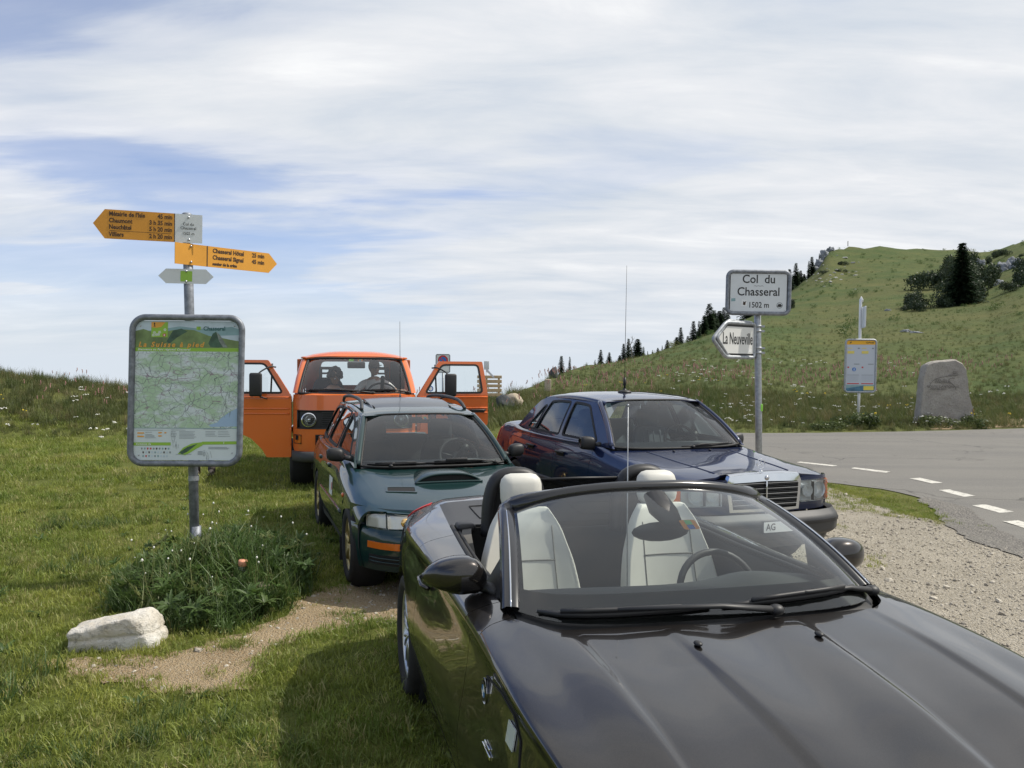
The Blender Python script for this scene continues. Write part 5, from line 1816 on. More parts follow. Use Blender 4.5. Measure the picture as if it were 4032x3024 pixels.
def head(parent, c, yaw, tilt, skinm, hair, cap=False, curly=False, specs=False):
    M = Matrix.Translation(c) @ Matrix.Rotation(R(yaw), 4, 'Z') @ Matrix.Rotation(R(tilt), 4, 'X')
    h = MB()
    # one closed skull-and-jaw surface, face towards -y
    rows = []
    for k in range(13):
        a = math.pi * k / 12
        z = -math.cos(a)
        rr = math.sin(a) ** .85
        row = []
        for j in range(22):
            q = 2 * math.pi * j / 22
            x, y = math.cos(q) * rr, math.sin(q) * rr
            sx, sy = .074, .096
            if z < 0:
                sx *= 1 + .28 * z; sy *= 1 + .12 * z
            yy = y * sy - (.018 * -min(0, z) if y < 0 else 0) + (0.012 if z > -.2 else 0)
            if y < 0 and abs(x) < .35:
                yy -= .022 * math.exp(-((z + .12) / .16) ** 2) * (1 - abs(x) / .35)     # nose
                yy -= .006 * math.exp(-((z + .52) / .08) ** 2)                          # lips
            if y < 0 and .2 < abs(x) < .7:
                yy += .007 * math.exp(-((z - .08) / .09) ** 2)                          # eye sockets
            row.append((x * sx, yy, z * .118))
        row.append(row[0])
        rows.append(row)
    v, f = gridmesh(np.array(rows), (0, 0, 0))
    ho = mobj('head', [M @ p for p in v], f, skinm, parent)
    for sx in (-1, 1):
        e = MB(); e.ball(M @ Vector((sx * .030, -.083, .010)), .0115); e.build('eye', M_white, ho)
        e = MB(); e.ball(M @ Vector((sx * .030, -.0925, .010)), .005); e.build('iris', M_ink, ho)
        e = MB(); e.ball(M @ Vector((sx * .074, .012, -.005)), (.012, .020, .032)); e.build('ear', skinm, ho)
    mth = MB(); mth.ball(M @ Vector((0, -.098, -.060)), (.024, .006, .007)); mth.build('mouth', mat('lips', (.28, .11, .09), .5) if 'lips' not in MATS else MATS['lips'], ho)
    hr = MB()
    r_ = random.Random(5)
    if curly:
        for k in range(90):
            d = Vector((r_.gauss(0, 1), r_.gauss(.35, 1), r_.gauss(.55, .8))).normalized()
            if d.y < -.55 and d.z < .35: continue
            hr.ball(M @ (Vector((d.x * .092, d.y * .112 + .012, d.z * .128))), r_.uniform(.022, .036), 8, 6)
    else:
        hr.ball(M @ Vector((0, .026, .022)), (.080, .088, .104), 16, 10)
    hr.build('hair', M_hair, ho)
    if cap:
        cp = MB(); cp.ball(M @ Vector((0, .012, .045)), (.084, .106, .090), 18, 10)
        cp.ball(M @ Vector((0, -.105, .048)), (.066, .062, .009), 14, 6)
        cp.build('cap', M_cap, ho)
    if specs:
        g = MB()
        for sx in (-1, 1): g.ball(M @ Vector((sx * .032, -.104, .010)), (.026, .006, .018))
        g.tube([M @ Vector((-.058, -.100, .012)), M @ Vector((-.074, 0, .008))], .003, 5)
        g.tube([M @ Vector((.058, -.100, .012)), M @ Vector((.074, 0, .008))], .003, 5)
        g.build('sunglasses', M_ink, ho)
    return ho


def hand(parent, wrist, direction, up, skinm, side):
    """palm with four curled fingers and a thumb"""
    d = Vector(direction).normalized(); u = Vector(up); u = (u - d * u.dot(d)).normalized(); s = d.cross(u) * side
    w = Vector(wrist)
    J = {'w': (tuple(w), (.026, .02)), 'p': (tuple(w + d * .05), (.036, .018)), 'k': (tuple(w + d * .09), (.038, .016))}
    E_ = [('w', 'p'), ('p', 'k')]
    for i, (o_, l) in enumerate(((-.030, .062), (-.010, .072), (.010, .068), (.030, .052))):
        b = w + d * .092 + s * o_
        J['a%d' % i] = (tuple(b), .0095); J['b%d' % i] = (tuple(b + d * l * .5 - u * .012), .0088); J['c%d' % i] = (tuple(b + d * l * .72 - u * .038), .008)
        E_ += [('k', 'a%d' % i), ('a%d' % i, 'b%d' % i), ('b%d' % i, 'c%d' % i)]
    t0 = w + d * .035 - s * .034
    J['t0'] = (tuple(t0), .012); J['t1'] = (tuple(t0 + d * .03 - s * .022 - u * .01), .010); J['t2'] = (tuple(t0 + d * .055 - s * .02 - u * .028), .009)
    E_ += [('p', 't0'), ('t0', 't1'), ('t1', 't2')]
    return skin_body('hand', J, E_, skinm, parent, 1)


def seated(name, label, origin, rz, shirt, skinm, lean=(0, 0), hands=((.30, -.42, .34), (-.30, -.42, .34)), hd=None):
    """person sitting, hips at the origin, facing -y"""
    p = empty(name, origin, rz, label, 'person')
    lx, ly = lean
    J = {'hip': ((0, 0, .10), (.15, .12)), 'bel': ((lx * .3, ly * .3, .26), (.145, .105)), 'che': ((lx * .75, ly * .75, .43), (.165, .11)), 'nk': ((lx, ly, .56), (.075, .07)), 'nk2': ((lx * 1.08, ly * 1.1 - .01, .64), (.052, .052))}
    E_ = [('hip', 'bel'), ('bel', 'che'), ('che', 'nk'), ('nk', 'nk2')]
    for s, q in ((1, 'l'), (-1, 'r')):
        h = hands[0] if s > 0 else hands[1]
        sh = Vector((lx + s * .185, ly, .515)); hd_ = Vector(h)
        el = (sh + hd_) / 2 + Vector((s * .07, .04, -.10))
        J['sh' + q] = (tuple(sh), .066); J['el' + q] = (tuple(el), .043); J['wr' + q] = (tuple(hd_), .029)
        E_ += [('nk', 'sh' + q), ('sh' + q, 'el' + q), ('el' + q, 'wr' + q)]
        J['th' + q] = ((s * .10, -.06, .08), .088); J['kn' + q] = ((s * .13, -.46, .10), .062); J['an' + q] = ((s * .13, -.52, -.30), .043); J['to' + q] = ((s * .14, -.66, -.34), .038)
        E_ += [('hip', 'th' + q), ('th' + q, 'kn' + q), ('kn' + q, 'an' + q), ('an' + q, 'to' + q)]
    b = skin_body('body', J, E_, M_jean, p)
    # clothing colours by region of the one body surface: shirt above the belt, skin on neck and forearms
    b.data.materials.clear()
    for m_ in (M_jean, shirt, skinm): b.data.materials.append(m_)
    for f in b.data.polygons:
        c = f.center
        k = 0
        if c.z > .16 and c.y > -.30: k = 1
        for s in ('l', 'r'):
            el, wr, sh = Vector(J['el' + s][0]), Vector(J['wr' + s][0]), Vector(J['sh' + s][0])
            if (c - wr).length < (el - wr).length * 1.02 and c.z > .12: k = 2
            mid = sh + (el - sh) * .55
            if (c - el).length < (mid - el).length and c.z > .12: k = 2
        if c.z > .585: k = 2
        f.material_index = k
    for s, q in ((1, 'l'), (-1, 'r')):
        el, wr = Vector(J['el' + q][0]), Vector(J['wr' + q][0])
        hand(b, wr - (wr - el).normalized() * .01, wr - el, (0, -.3, 1), skinm, s)
    head(b, Vector((lx * 1.1, ly * 1.12 - .03, .765)), *(hd[:2]), skinm, M_hair, **hd[2])
    return p


# ------------------------------------------------------------ orange van with both front doors open
def build_van():
    car = empty('camper_van', (-2.308, 12.24, 0.02), R(11.4), 'high orange boxy van with both front doors swung wide open', 'van')
    C = (0, 1.5, 1.0)
    yf = lambda x, z: -.64 + .30 * (abs(x) / .86) ** 7 + .10 * max(0, z - .95) ** 1.2 + .04 * max(0, .7 - z)
    XW = lambda z: float(np.interp(z, [.40, .70, 1.05, 1.30, 1.55, 1.84], [.885, .905, .905, .88, .84, .775]))
    # front panels
    def fp(x0, x1, z0, z1, off=0.0, nx=22, nz=8):
        return np.array([[(x, yf(x, z) + off, z) for z in np.linspace(z0, z1, nz)] for x in np.linspace(x0, x1, nx)])
    gridobj('front_panel', fp(-.86, .86, 1.105, 1.315, nx=41), M_orange, car, C, .012)
    low = gridobj('lower_front_panel', fp(-.86, .86, .530, .845, nx=41, nz=12), M_orange, car, C, .012)
    gr = gridobj('grille', fp(-.79, .79, .848, 1.100, .035, 33), M_black, car, C, .0)
    e = MB()
    for (z_) in (.850, 1.098): e.tube([(x, yf(x, z_) + .008, z_) for x in np.linspace(-.79, .79, 30)], .012, 6)
    for sx in (-1, 1): e.tube([(sx * .79, yf(.79, z_) + .008, z_) for z_ in (.85, .97, 1.098)], .012, 6)
    e.build('grille_rim', M_black, gr)
    for sx in (-1, 1):
        gridobj('grille_side', fp(sx * .79, sx * .83, .848, 1.100, .004, 4), M_orange, car, C, .0)
        gridobj('corner_post', fp(sx * .831, sx * .86, .845, 1.105, .0, 4), M_orange, car, C, .0)
    for k in range(9):
        z_ = .872 + .0255 * k
        g = MB(); g.box((0, -.618, z_), (.92, .028, .009)); g.build('grille_slat', M_greyplas, gr)
    for sx in (-1, 1):
        h = MB(); h.lathe([(.098, -.01), (.092, -.015), (.085, .0), (.06, .05), (.02, .07)], 32, 'Y', (sx * .635, -.615, .972)); ho = h.build('headlight', M_reflector, car)
        l = MB(); l.lathe([(.001, -.028), (.05, -.024), (.086, -.012)], 32, 'Y', (sx * .635, -.615, .972)); l.build('lens', M_lens, ho)
        r_ = MB(); r_.lathe([(.088, -.016), (.100, -.016), (.102, .01)], 32, 'Y', (sx * .635, -.615, .972)); r_.build('lamp_ring', M_chrome, ho)
        b_ = MB(); b_.lathe([(.001, -.02), (.022, -.018), (.03, .0)], 20, 'Y', (sx * .635, -.612, .972)); b_.build('bulb_cap', M_chrome, ho)
        i_ = gridobj('indicator', fp(sx * .745, sx * .838, .642, .752, -.012, 6, 6), M_amber, car, C, .02)
        ir = MB(); ir.tube([(sx * x, yf(x, z) - .010, z) for x, z in ((.742, .638), (.842, .638), (.842, .756), (.742, .756))], .007, 6, closed=True); ir.build('lamp_ring', M_black, i_)
    lg = gridobj('lower_grille', fp(-.545, .545, .622, .768, -.004, 22, 4), M_dark, low, C, .01)
    for k in range(6):
        g = MB(); g.box((0, -.648, .640 + .023 * k), (1.08, .016, .007)); g.build('grille_slat', M_black, lg)
    bp = MB()
    for (x0, x1) in ((-.87, .87),):
        rows = []
        for z_, o_ in ((.535, -.03), (.53, -.10), (.46, -.125), (.40, -.10), (.385, -.02)):
            rows.append([(x, yf(x * .97, .6) + o_, z_) for x in np.linspace(x0, x1, 15)])
        bo = gridobj('bumper', net(rows, 14, 41), M_greyplas, car, C, .0)
    un = MB(); un.box((0, .2, .36), (1.3, 1.2, .10)); un.box((0, -.55, .33), (1.2, .10, .10), None, .02); un.build('underbody', M_dark, car)
    # sides: lower panels with wheel openings behind the door opening, upper side with windows
    def side_low(y0, y1, z0, z1, arch=None):
        cols = list(np.linspace(y0, y1, 30))
        if arch:
            cols += [arch[0] - arch[2] * math.cos(math.pi * k / 24) * .999 for k in range(25)]
            cols = sorted(c for c in cols if y0 <= c <= y1)
        out = []
        for y in cols:
            zb = z0
            if arch and abs(y - arch[0]) < arch[2]: zb = max(z0, arch[1] + math.sqrt(arch[2] ** 2 - (y - arch[0]) ** 2))
            out.append([(XW(zb + (z1 - zb) * k / 11) , y, zb + (z1 - zb) * k / 11) for k in range(12)])
        return np.array(out)
    both('side_panel', side_low(.74, 3.62, .42, 1.30, (2.46, .36, .40)), M_orange, car, .015, C)
    both('front_wheel_panel', side_low(-.34, .74, .42, .84, (0.0, .36, .42)), M_orange, car, .015, C)
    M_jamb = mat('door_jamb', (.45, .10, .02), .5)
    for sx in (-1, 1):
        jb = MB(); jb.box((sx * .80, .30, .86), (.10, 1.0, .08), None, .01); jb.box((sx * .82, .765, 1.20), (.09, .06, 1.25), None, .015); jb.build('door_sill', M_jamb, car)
    top = lambda y: 1.84
    holes = [rpoly([(.95, 1.34), (.95, 1.77), (1.85, 1.77), (1.85, 1.34)], .07), rpoly([(2.05, 1.34), (2.05, 1.77), (3.25, 1.77), (3.35, 1.34)], .07)]
    for sx in (1, -1):
        mp = lambda d: (lambda a, b: Vector((sx * (XW(b) + d), a, b)))
        fo = sheet('upper_side', dens([(.74, 1.302), (3.62, 1.302), (3.55, 1.60), (3.46, 1.84), (.70, 1.84)], .08), mp(0), M_orange, car, [dens(h, .06) for h in holes], .12, .02, (sx, 0, 0), back=False)
        for h in holes:
            w = sheet('side_window', dens(h, .06), mp(-.01), M_glass_c, car, (), .15, 0, (sx, 0, 0))
            sheet('window_seal', dens(inset(h, -.012), .05), mp(.004), M_rubber, w, [dens(inset(h, .016), .05)], 0, .012, (sx, 0, 0), back=False)
    # tail
    sheet('tail_panel', dens([(-.86, .45), (.86, .45), (.86, 1.30), (.80, 1.86), (-.80, 1.86), (-.86, 1.30)], .12), lambda a, b: Vector((a, 3.62 - .20 * max(0, b - 1.3), b)), M_orange, car,
          [rpoly([(-.62, 1.36), (.62, 1.36), (.57, 1.80), (-.57, 1.80)], .08)], .2, .02, (0, 1, 0))
    sheet('rear_window', rpoly([(-.62, 1.36), (.62, 1.36), (.57, 1.80), (-.57, 1.80)], .08), lambda a, b: Vector((a, 3.61 - .20 * max(0, b - 1.3), b)), M_glass_c, car, nrm=(0, 1, 0))
    # roof with rain gutter
    RN = []
    for (y, zc, xe, ze) in ((.13, 1.868, .70, 1.845), (.24, 1.915, .755, 1.845), (.45, 1.945, .78, 1.845), (1.2, 1.962, .785, 1.845), (2.4, 1.962, .785, 1.845), (3.2, 1.945, .775, 1.845), (3.46, 1.90, .75, 1.84)):
        RN.append([(xe * f, y, zc - (zc - ze) * abs(f) ** 3.2) for f in (-1, -.93, -.75, -.4, 0, .4, .75, .93, 1)])
    gridobj('roof', net(RN, 36, 41), M_orange, car, (0, 1.8, 1.0), .02)
    for sx in (-1, 1):
        g = MB(); g.tube([(sx * .72, .17, 1.84), (sx * .775, .35, 1.843), (sx * .80, .8, 1.846), (sx * .80, 2.6, 1.846), (sx * .775, 3.4, 1.84)], .016, 6); g.build('rain_gutter', M_orange, car)
    # windscreen, painted surround, black seal
    base = [(0, -.545, 1.330), (.40, -.535, 1.330), (.66, -.49, 1.333), (.775, -.43, 1.340)]
    head_ = [(0, .115, 1.838), (.35, .122, 1.836), (.56, .14, 1.828), (.672, .17, 1.812)]
    WN = glass_net(base, head_, .035, 18, 33)
    gridobj('windshield', WN, M_glass_c, car, (0, 1.5, 1.0), 0)
    edge_tube('windshield_seal', WN, .020, M_rubber, car)
    for j, sx in ((0, -1), (32, 1)):
        P = []
        for k in range(18):
            a = Vector(WN[k, j]); s = k / 17
            b_ = Vector((sx * (XW(a.z) - .005), a.y + .10 - .02 * s, a.z + .0))
            P.append([tuple(a + Vector((sx * .005, 0, 0))), tuple(a * .5 + b_ * .5 + Vector((sx * .012, -.028, .0))), tuple(b_), tuple(b_ + Vector((-sx * .01, .07, 0)))])
        gridobj('a_pillar', net(P, 20, 10), M_orange, car, (0, 1.0, 1.5), .0)
    gridobj('windshield_sill', net([[(x, yf(x, 1.315) + .001 + .06 * k, 1.315 + .018 * k) for x in np.linspace(-.84, .84, 9)] for k in (0, 1, 2)], 4, 33), M_orange, car, (0, .5, .9), 0)
    gridobj('roof_brow', net([[(x, .105 + .06 * (abs(x) / .68) ** 3 + dy, 1.842 - .03 * (abs(x) / .68) ** 4 + dz) for x in np.linspace(-.69, .69, 9)] for dy, dz in ((0, 0), (.03, .022), (.06, .042))], 5, 33), M_orange, car, (0, 1, 1.2), 0)
    wiper(car, WN, ((.06, .12), (.075, .52), (-.0, .60)), M_black, .025, .016)
    wiper(car, WN, ((.055, .47), (.085, .82), (0, .93)), M_black, .025, .016)
    vignette(car, WN, .935, .475, .07, M_vigl, M_vigl, M_vigl)
    vignette(car, WN, .935, .535, .07)
    im = MB(); im.box((.02, .14, 1.735), (.26, .03, .095), None, .025); im.build('rear_view_mirror', M_black, car)
    # open doors: built round their hinges, face towards the front when open
    for sx in (-1, 1):
        hinge = Vector((sx * .885, -.34, 0))
        th = R(84)
        ax = Vector((sx * math.sin(th), math.cos(th), 0))
        nn = Vector((sx * math.cos(th), -math.sin(th), 0))      # outer face, towards the front
        tum = lambda b: -.15 * max(0, b - 1.29) ** 1.3
        mp = lambda d: (lambda a, b: hinge + ax * a + nn * (d + tum(b)) + Vector((0, 0, b)))
        outl = [(.0, 1.29), (.33, 1.80), (.99, 1.80), (1.045, 1.45), (1.065, 1.27), (1.065, .87), (1.0, .835), (.78, .80), (.56, .70), (.40, .54), (.34, .43), (.0, .43)]
        hole = rpoly([(.115, 1.335), (.375, 1.752), (.925, 1.752), (.985, 1.335)], .06)
        do = sheet('front_door', dens(rpoly(outl, .02, 3), .05), mp(0), M_orange, car, [dens(hole, .05)], .10, .045, nn)
        w = sheet('door_window', dens(hole, .06), mp(-.02), M_glass_c, do, (), .12, 0, nn)
        sheet('window_seal', dens(inset(hole, -.010), .05), mp(.004), M_rubber, do, [dens(inset(hole, .018), .05)], 0, .012, nn, back=False)
        vb = MB(); vb.tube([mp(-.015)(.285, 1.34), mp(-.015)(.275, 1.75)], .012, 6); vb.build('window_divider', M_black, do)
        for (z_, d_) in ((1.275, .012), (1.115, .008), (1.045, .008)):
            cr_ = MB(); cr_.tube([mp(d_ * .4)(a, z_) for a in np.linspace(.02, 1.055, 10)], .010, 6); cr_.build('door_crease', M_orange, do)
        dh = MB(); dh.tube([mp(.02)(.78, 1.08), mp(.035)(.82, 1.082), mp(.035)(.98, 1.082), mp(.02)(1.02, 1.08)], .014, 8); dh.box(mp(.01)(.90, 1.07), (.22, .012, .05), Matrix.Rotation(math.atan2(ax.y, ax.x), 3, 'Z')); dh.build('door_handle', M_black, do)
        # mirror on a bent arm
        ma = MB()
        ma.tube([tuple(p) for p in crv([mp(.01)(.22, 1.70), mp(.06)(.30, 1.70), mp(.14)(.42, 1.62), mp(.17)(.455, 1.52), mp(.17)(.455, 1.38), mp(.12)(.42, 1.30), mp(.03)(.33, 1.255)], 30)], .011, 8)
        ao = ma.build('mirror_arm', M_black, do)
        mh = MB(); mh.box(mp(.19)(.455, 1.455), (.175, .06, .33), Matrix.Rotation(math.atan2(ax.y, ax.x), 3, 'Z'), .035); mh.build('mirror_head', M_black, ao)
        if sx > 0:
            sk = sheet('round_sticker', rrect(.085, .085, .042, cx=.20, cy=1.40), mp(-.016), M_vigb, do, nrm=nn)
            sheet('print', rrect(.055, .055, .027, cx=.20, cy=1.40), mp(-.014), M_white, sk, nrm=nn)
            # quarter window ajar behind the door edge
            qv = sheet('vent_pane', [(1.06, 1.66), (1.18, 1.55), (1.19, 1.57), (1.07, 1.70)], mp(-.05), M_galv, do, nrm=nn, thick=.01)
    for (sx, yy) in ((-1, 0), (1, 0), (-1, 2.46), (1, 2.46)):
        wheel(car, sx * .80, yy, .335, .345, .195, .215, 5, 0, M_galvd, sx)
        ws = MB(); ws.lathe([(.38, -.25 * sx), (.42, -.18 * sx), (.42, 0), (.40, .06 * sx)], 30, 'X', (sx * .80, yy, .37)); ws.build('wheel_housing', M_dark, car)
    # cabin
    dsh = [[(x, y_ + .03 * (x / .75) ** 2, z_) for x in np.linspace(-.76, .76, 7)] for (y_, z_) in ((-.50, 1.325), (-.35, 1.335), (-.18, 1.33), (-.10, 1.28), (-.12, 1.1), (-.2, .9))]
    gridobj('dashboard', net(dsh, 14, 21), M_dash, car, (0, .0, .8), 0)
    fl = MB(); fl.box((0, 1.5, .72), (1.64, 4.0, .06)); fl.build('floor_pan', M_dark, car)
    steering_wheel(car, (.40, .12, 1.34), .20, -52)
    for sx in (-1, 1):
        s_ = seat(car, sx * .40, .72, 1.02, .52, .50, M_cloth, .16, False, .03, False)
        hb = MB()
        for (x_, w_) in ((-.115, .05), (.115, .05)): hb.box((sx * .40 + x_, .83, 1.60), (w_, .09, .20), None, .02)
        for z_ in (1.685, 1.605, 1.525): hb.box((sx * .40, .83, z_), (.27, .09, .045 if z_ > 1.65 else .030), None, .015)
        hb.build('headrest', M_cloth, s_)
    bk = MB(); bk.box((-.30, 2.2, 1.05), (.9, .12, .5), None, .04); bk.build('rear_bench', M_cloth, car)
    bp_ = MB(); bp_.box((.66, 1.05, 1.50), (.18, .06, .60), None, .03); bp_.build('b_post_trim', M_cloth, car)
    return car


van = build_van()
_vm = Matrix.Translation((-2.308, 12.24, 0.02)) @ Matrix.Rotation(R(11.4), 4, 'Z')
seated('person', 'person in white t-shirt, dark cap and sunglasses behind the wheel of the orange van', _vm @ Vector((.33, .56, .93)), R(11.4), M_tee, M_skin,
       (-.03, -.06), ((.36, -.40, .42), (-.36, -.18, .34)), (28, 4, dict(cap=True, specs=True)))
seated('person', 'person with dark curly hair bending forward in the passenger seat of the orange van', _vm @ Vector((-.44, .42, .80)), R(11.4 + 12), M_darktop, M_skin2,
       (.08, -.26), ((.16, -.48, .30), (-.22, -.46, .28)), (10, 30, dict(curly=True)))


# ------------------------------------------------------------ signs
M_yel = mat('hiking_yellow', (.72, .33, .035), .5, var=.08, vscale=3)
M_yeld = mat('hiking_yellow_shaded', (.66, .29, .03), .55, var=.10, vscale=3)  # upper arrow turned from the sun: its shade put into a darker yellow
M_signwhite = mat('sign_white', (.66, .69, .70), .45, var=.06, vscale=4)
M_brown = mat('brown_print', (.05, .025, .015), .6)
M_lime = mat('lime_print', (.30, .52, .06), .5)
M_pale = mat('pale_print', (.64, .71, .71), .5, var=.05, vscale=3)
M_orangep = mat('orange_print', (.78, .38, .06), .5)
M_greyp = mat('grey_print', (.25, .28, .29), .6)
M_sky = mat('print_sky', (.50, .60, .66), .5, var=.15, vscale=6)
M_hill1 = mat('print_hill', (.17, .24, .09), .5, var=.35, vscale=9)
M_hill2 = mat('print_hill_dark', (.06, .12, .075), .5, var=.4, vscale=12)
M_hill3 = mat('print_far_hill', (.24, .38, .40), .5, var=.15, vscale=9)
M_cliff = mat('print_cliff', (.20, .23, .20), .5, var=.6, vscale=35)
M_lake = mat('print_lake', (.36, .50, .66), .5)


def map_material():
    m = bpy.data.materials.new('map_print')
    m.use_nodes = True
    N = NT(m.node_tree)
    tc = N.n('ShaderNodeTexCoord').outputs['Object']
    mp = N.n('ShaderNodeMapping', {0: tc, 2: (0, R(32), 0), 3: (1.0, 1.0, 2.2)}).outputs[0]
    n1 = N.noise(mp, 5.0, 6, .6, .6)
    n2 = N.noise(tc, 38.0, 4, .7)
    c = N.mix(N.ramp(n1, [(.42, 0.0), (.56, 1.0)]), (.66, .73, .74), (.44, .60, .40))
    c = N.mix(N.math('MULTIPLY', N.ramp(n2, [(.4, 0.0), (.7, 1.0)]), .30), c, (.36, .45, .39))
    wv = N.n('ShaderNodeTexNoise', {'Vector': tc, 'Scale': 7.0, 'Detail': 3.0}).outputs['Color']
    vd = N.n('ShaderNodeVectorMath', {0: tc, 1: N.n('ShaderNodeVectorMath', {0: wv, 3: .10}, operation='SCALE').outputs[0]}, operation='ADD').outputs[0]
    for (sc, th, col, am) in ((8.0, .012, (.10, .12, .13), .75), (19.0, .022, (.22, .25, .26), .6)):
        vo = N.n('ShaderNodeTexVoronoi', {'Vector': vd, 'Scale': sc}, feature='DISTANCE_TO_EDGE')
        c = N.mix(N.math('MULTIPLY', N.math('LESS_THAN', vo.outputs[0], th), am), c, col)
    n3 = N.noise(mp, 3.2, 2, .5, 1.0)
    c = N.mix(N.math('MULTIPLY', N.ramp(N.math('ABSOLUTE', N.math('SUBTRACT', n3, .5)), [(0.0, 1.0), (.008, 0.0)]), .8), c, (.23, .12, .20))
    b = N.n('ShaderNodeBsdfPrincipled', {'Base Color': c, 'Roughness': .35})
    N.n('ShaderNodeOutputMaterial', {0: b.outputs[0]})
    return m


def board_space(origin, right, up=(0, 0, 1)):
    """frame on a sign face: returns f(d) -> (a, b) -> Vector, and matrix for text at (a, b, d)"""
    o, r, u = Vector(origin), Vector(right).normalized(), Vector(up).normalized()
    n = r.cross(u)
    f = lambda d: (lambda a, b: o + r * a + u * b + n * d)

    def M(a, b, d):
        p = o + r * a + u * b + n * d
        return Matrix(((r.x, u.x, n.x, p.x), (r.y, u.y, n.y, p.y), (r.z, u.z, n.z, p.z), (0, 0, 0, 1)))
    return f, M, n


def bolts(parent, f, n, pts, r=.011):
    for (a, b) in pts:
        m = MB()
        p = f(0)(a, b)
        m.ball(p + n * .004, (r, r, r), 10, 6)
        m.build('bolt', M_alloy, parent)


def build_signpost():
    gx, gy = -2.640, 6.95
    gz = terr(gx, gy)
    root = empty('hiking_signpost', (gx, gy, gz), 0, 'grey steel post with yellow hiking arrows above a framed trail map', 'signpost')
    top = Vector((-.072, 0, 3.01 - gz))
    ax = lambda z: top * ((z - gz) / (3.01 - gz))         # post axis at world height z
    p = MB()
    p.tube([(0, 0, -.3), ax(1.4), ax(2.1), ax(2.985)], .0385, 20)
    p.lathe([(.041, 0), (.040, .012), (.030, .022), (.001, .026)], 18, 'Z', ax(2.985))
    p.build('post', M_galvd, root)
    cl = MB(); cl.lathe([(.043, -.02), (.043, .02)], 20, 'Z', ax(.80)); cl.build('clamp', M_galv, root)
    cl = MB(); cl.tube([(0, 0, .02), (0, 0, .30)], .043, 16); cl.build('ground_sleeve', M_galvd, root)
    # upper arrow, pointing left
    f, M, n = board_space(ax(2.872) + Vector((.34, -.94, 0)) * .046, (.94, .34, 0), (.012, 0, 1))
    yel = [(-.095, -.117), (-.615, -.117), (-.700, 0), (-.615, .117), (-.095, .117)]
    s = sheet('arrow_sign', yel + [], f(0), M_yeld, root, nrm=n, thick=.006)
    w = sheet('arrow_sign_end', [(-.093, -.117), (.118, -.117), (.118, .117), (-.093, .117)], f(0), M_signwhite, s, nrm=n, thick=.006)
    sheet('divider', [(-.099, -.117), (-.093, -.117), (-.093, .117), (-.099, .117)], f(.0015), M_ink, s, nrm=n)
    for (t, tt, b) in (('Métairie de l’Isle', '45 min', .083), ('Chaumont', '3 h 35 min', .030), ('Neuchâtel', '5 h 20 min', -.022), ('Villiers', '2 h 20 min', -.080)):
        text_mesh('lettering', t, .050, M_brown, s, M(-.585, b, .0012), sx=.80, bold=.0014)
        text_mesh('lettering', tt, .050, M_brown, s, M(-.114, b, .0012), 'RIGHT', sx=.80, bold=.0014)
    sheet('rule', [(-.58, -.053), (-.12, -.053), (-.12, -.050), (-.58, -.050)], f(.0012), M_brown, s, nrm=n)
    for (t, b) in (('Col du', .035), ('Chasseral', .002), ('1502 m', -.042)):
        text_mesh('lettering', t, .033, M_ink, s, M(.010, b, .0012), 'CENTER', sx=.95)
    bolts(s, f, n, [(.010, .092), (.015, -.092)], .010)
    # lower arrow, pointing right and turned to the sun
    f, M, n = board_space(ax(2.660) + Vector((.75, -.66, 0)) * .047, (.66, .75, 0), (.012, 0, 1))
    yel = [(-.135, -.087), (.735, -.087), (.820, 0), (.735, .087), (-.135, .087)]
    s = sheet('arrow_sign', yel, f(0), M_yel, root, nrm=n, thick=.006)
    sheet('divider', [(.142, -.087), (.150, -.087), (.150, .087), (.142, .087)], f(.0015), M_ink, s, nrm=n)
    for (t, tt, b, sz) in (('Chasseral Hôtel', '25 min', .052, .050), ('Chasseral Signal', '45 min', -.004, .050), ('sentier de la crête', '', -.058, .034)):
        text_mesh('lettering', t, sz, M_brown, s, M(.195, b, .0012), sx=.90, bold=.0014)
        if tt: text_mesh('lettering', tt, sz, M_brown, s, M(.69, b, .0012), 'RIGHT', sx=.90, bold=.0014)
    bolts(s, f, n, [(.0, .068), (.003, -.062)], .010)
    # small white marker plate
    f, M, n = board_space(ax(2.478) + Vector((.0, -.045, 0)), (.985, .17, 0), (.012, 0, 1))
    s = sheet('marker_plate', [(-.22, 0), (-.16, -.06), (.155, -.06), (.215, 0), (.155, .06), (-.16, .06)], f(0), M_signwhite, root, nrm=n, thick=.005)
    sheet('print', rrect(.092, .086, .003), f(.0015), M_lime, s, nrm=n)
    bolts(s, f, n, [(0, .042), (0, -.042)], .010)
    # map board
    f, M, n = board_space(ax(1.533) + Vector((-.010, -.075, 0)), (1.0, .02, 0), (.022, 0, 1))
    W_, H_ = .945, 1.255
    fr = MB(); fr.tube([f(.012)(a, b) for a, b in rrect(W_ - .05, H_ - .05, .105, 9)], .0255, 12, closed=True)
    bo = fr.build('map_frame', M_galvd, root)
    w, h = .858, 1.150
    pn = sheet('map_panel', rrect(w, h, .055), f(.004), M_pale, root, nrm=n, thick=.005)
    for (a, b) in ((-.445, .34), (.445, .34), (.445, .0), (-.445, -.30), (.445, -.33)):
        m = MB(); m.box(f(.0)(a, b), (.03, .02, .045)); m.build('bracket', M_dark, bo)
    X0, X1, T = -w / 2, w / 2, h / 2
    Z = lambda q: T - q * h                      # fraction from the top
    hdr = [p_ for p_ in rrect(w - .002, h - .002, .055) if p_[1] >= Z(.193)] 
    hdr = sorted(set(hdr), key=lambda p_: math.atan2(p_[1] - Z(.12), p_[0]))
    sheet('print', [(X1, Z(.193))] + [p_ for p_ in hdr if p_[1] > Z(.19)] + [(X0, Z(.193))], f(.0055), M_sky, pn, nrm=n)
    L = lambda pts: [(X0 + u * w, Z(v)) for u, v in pts]
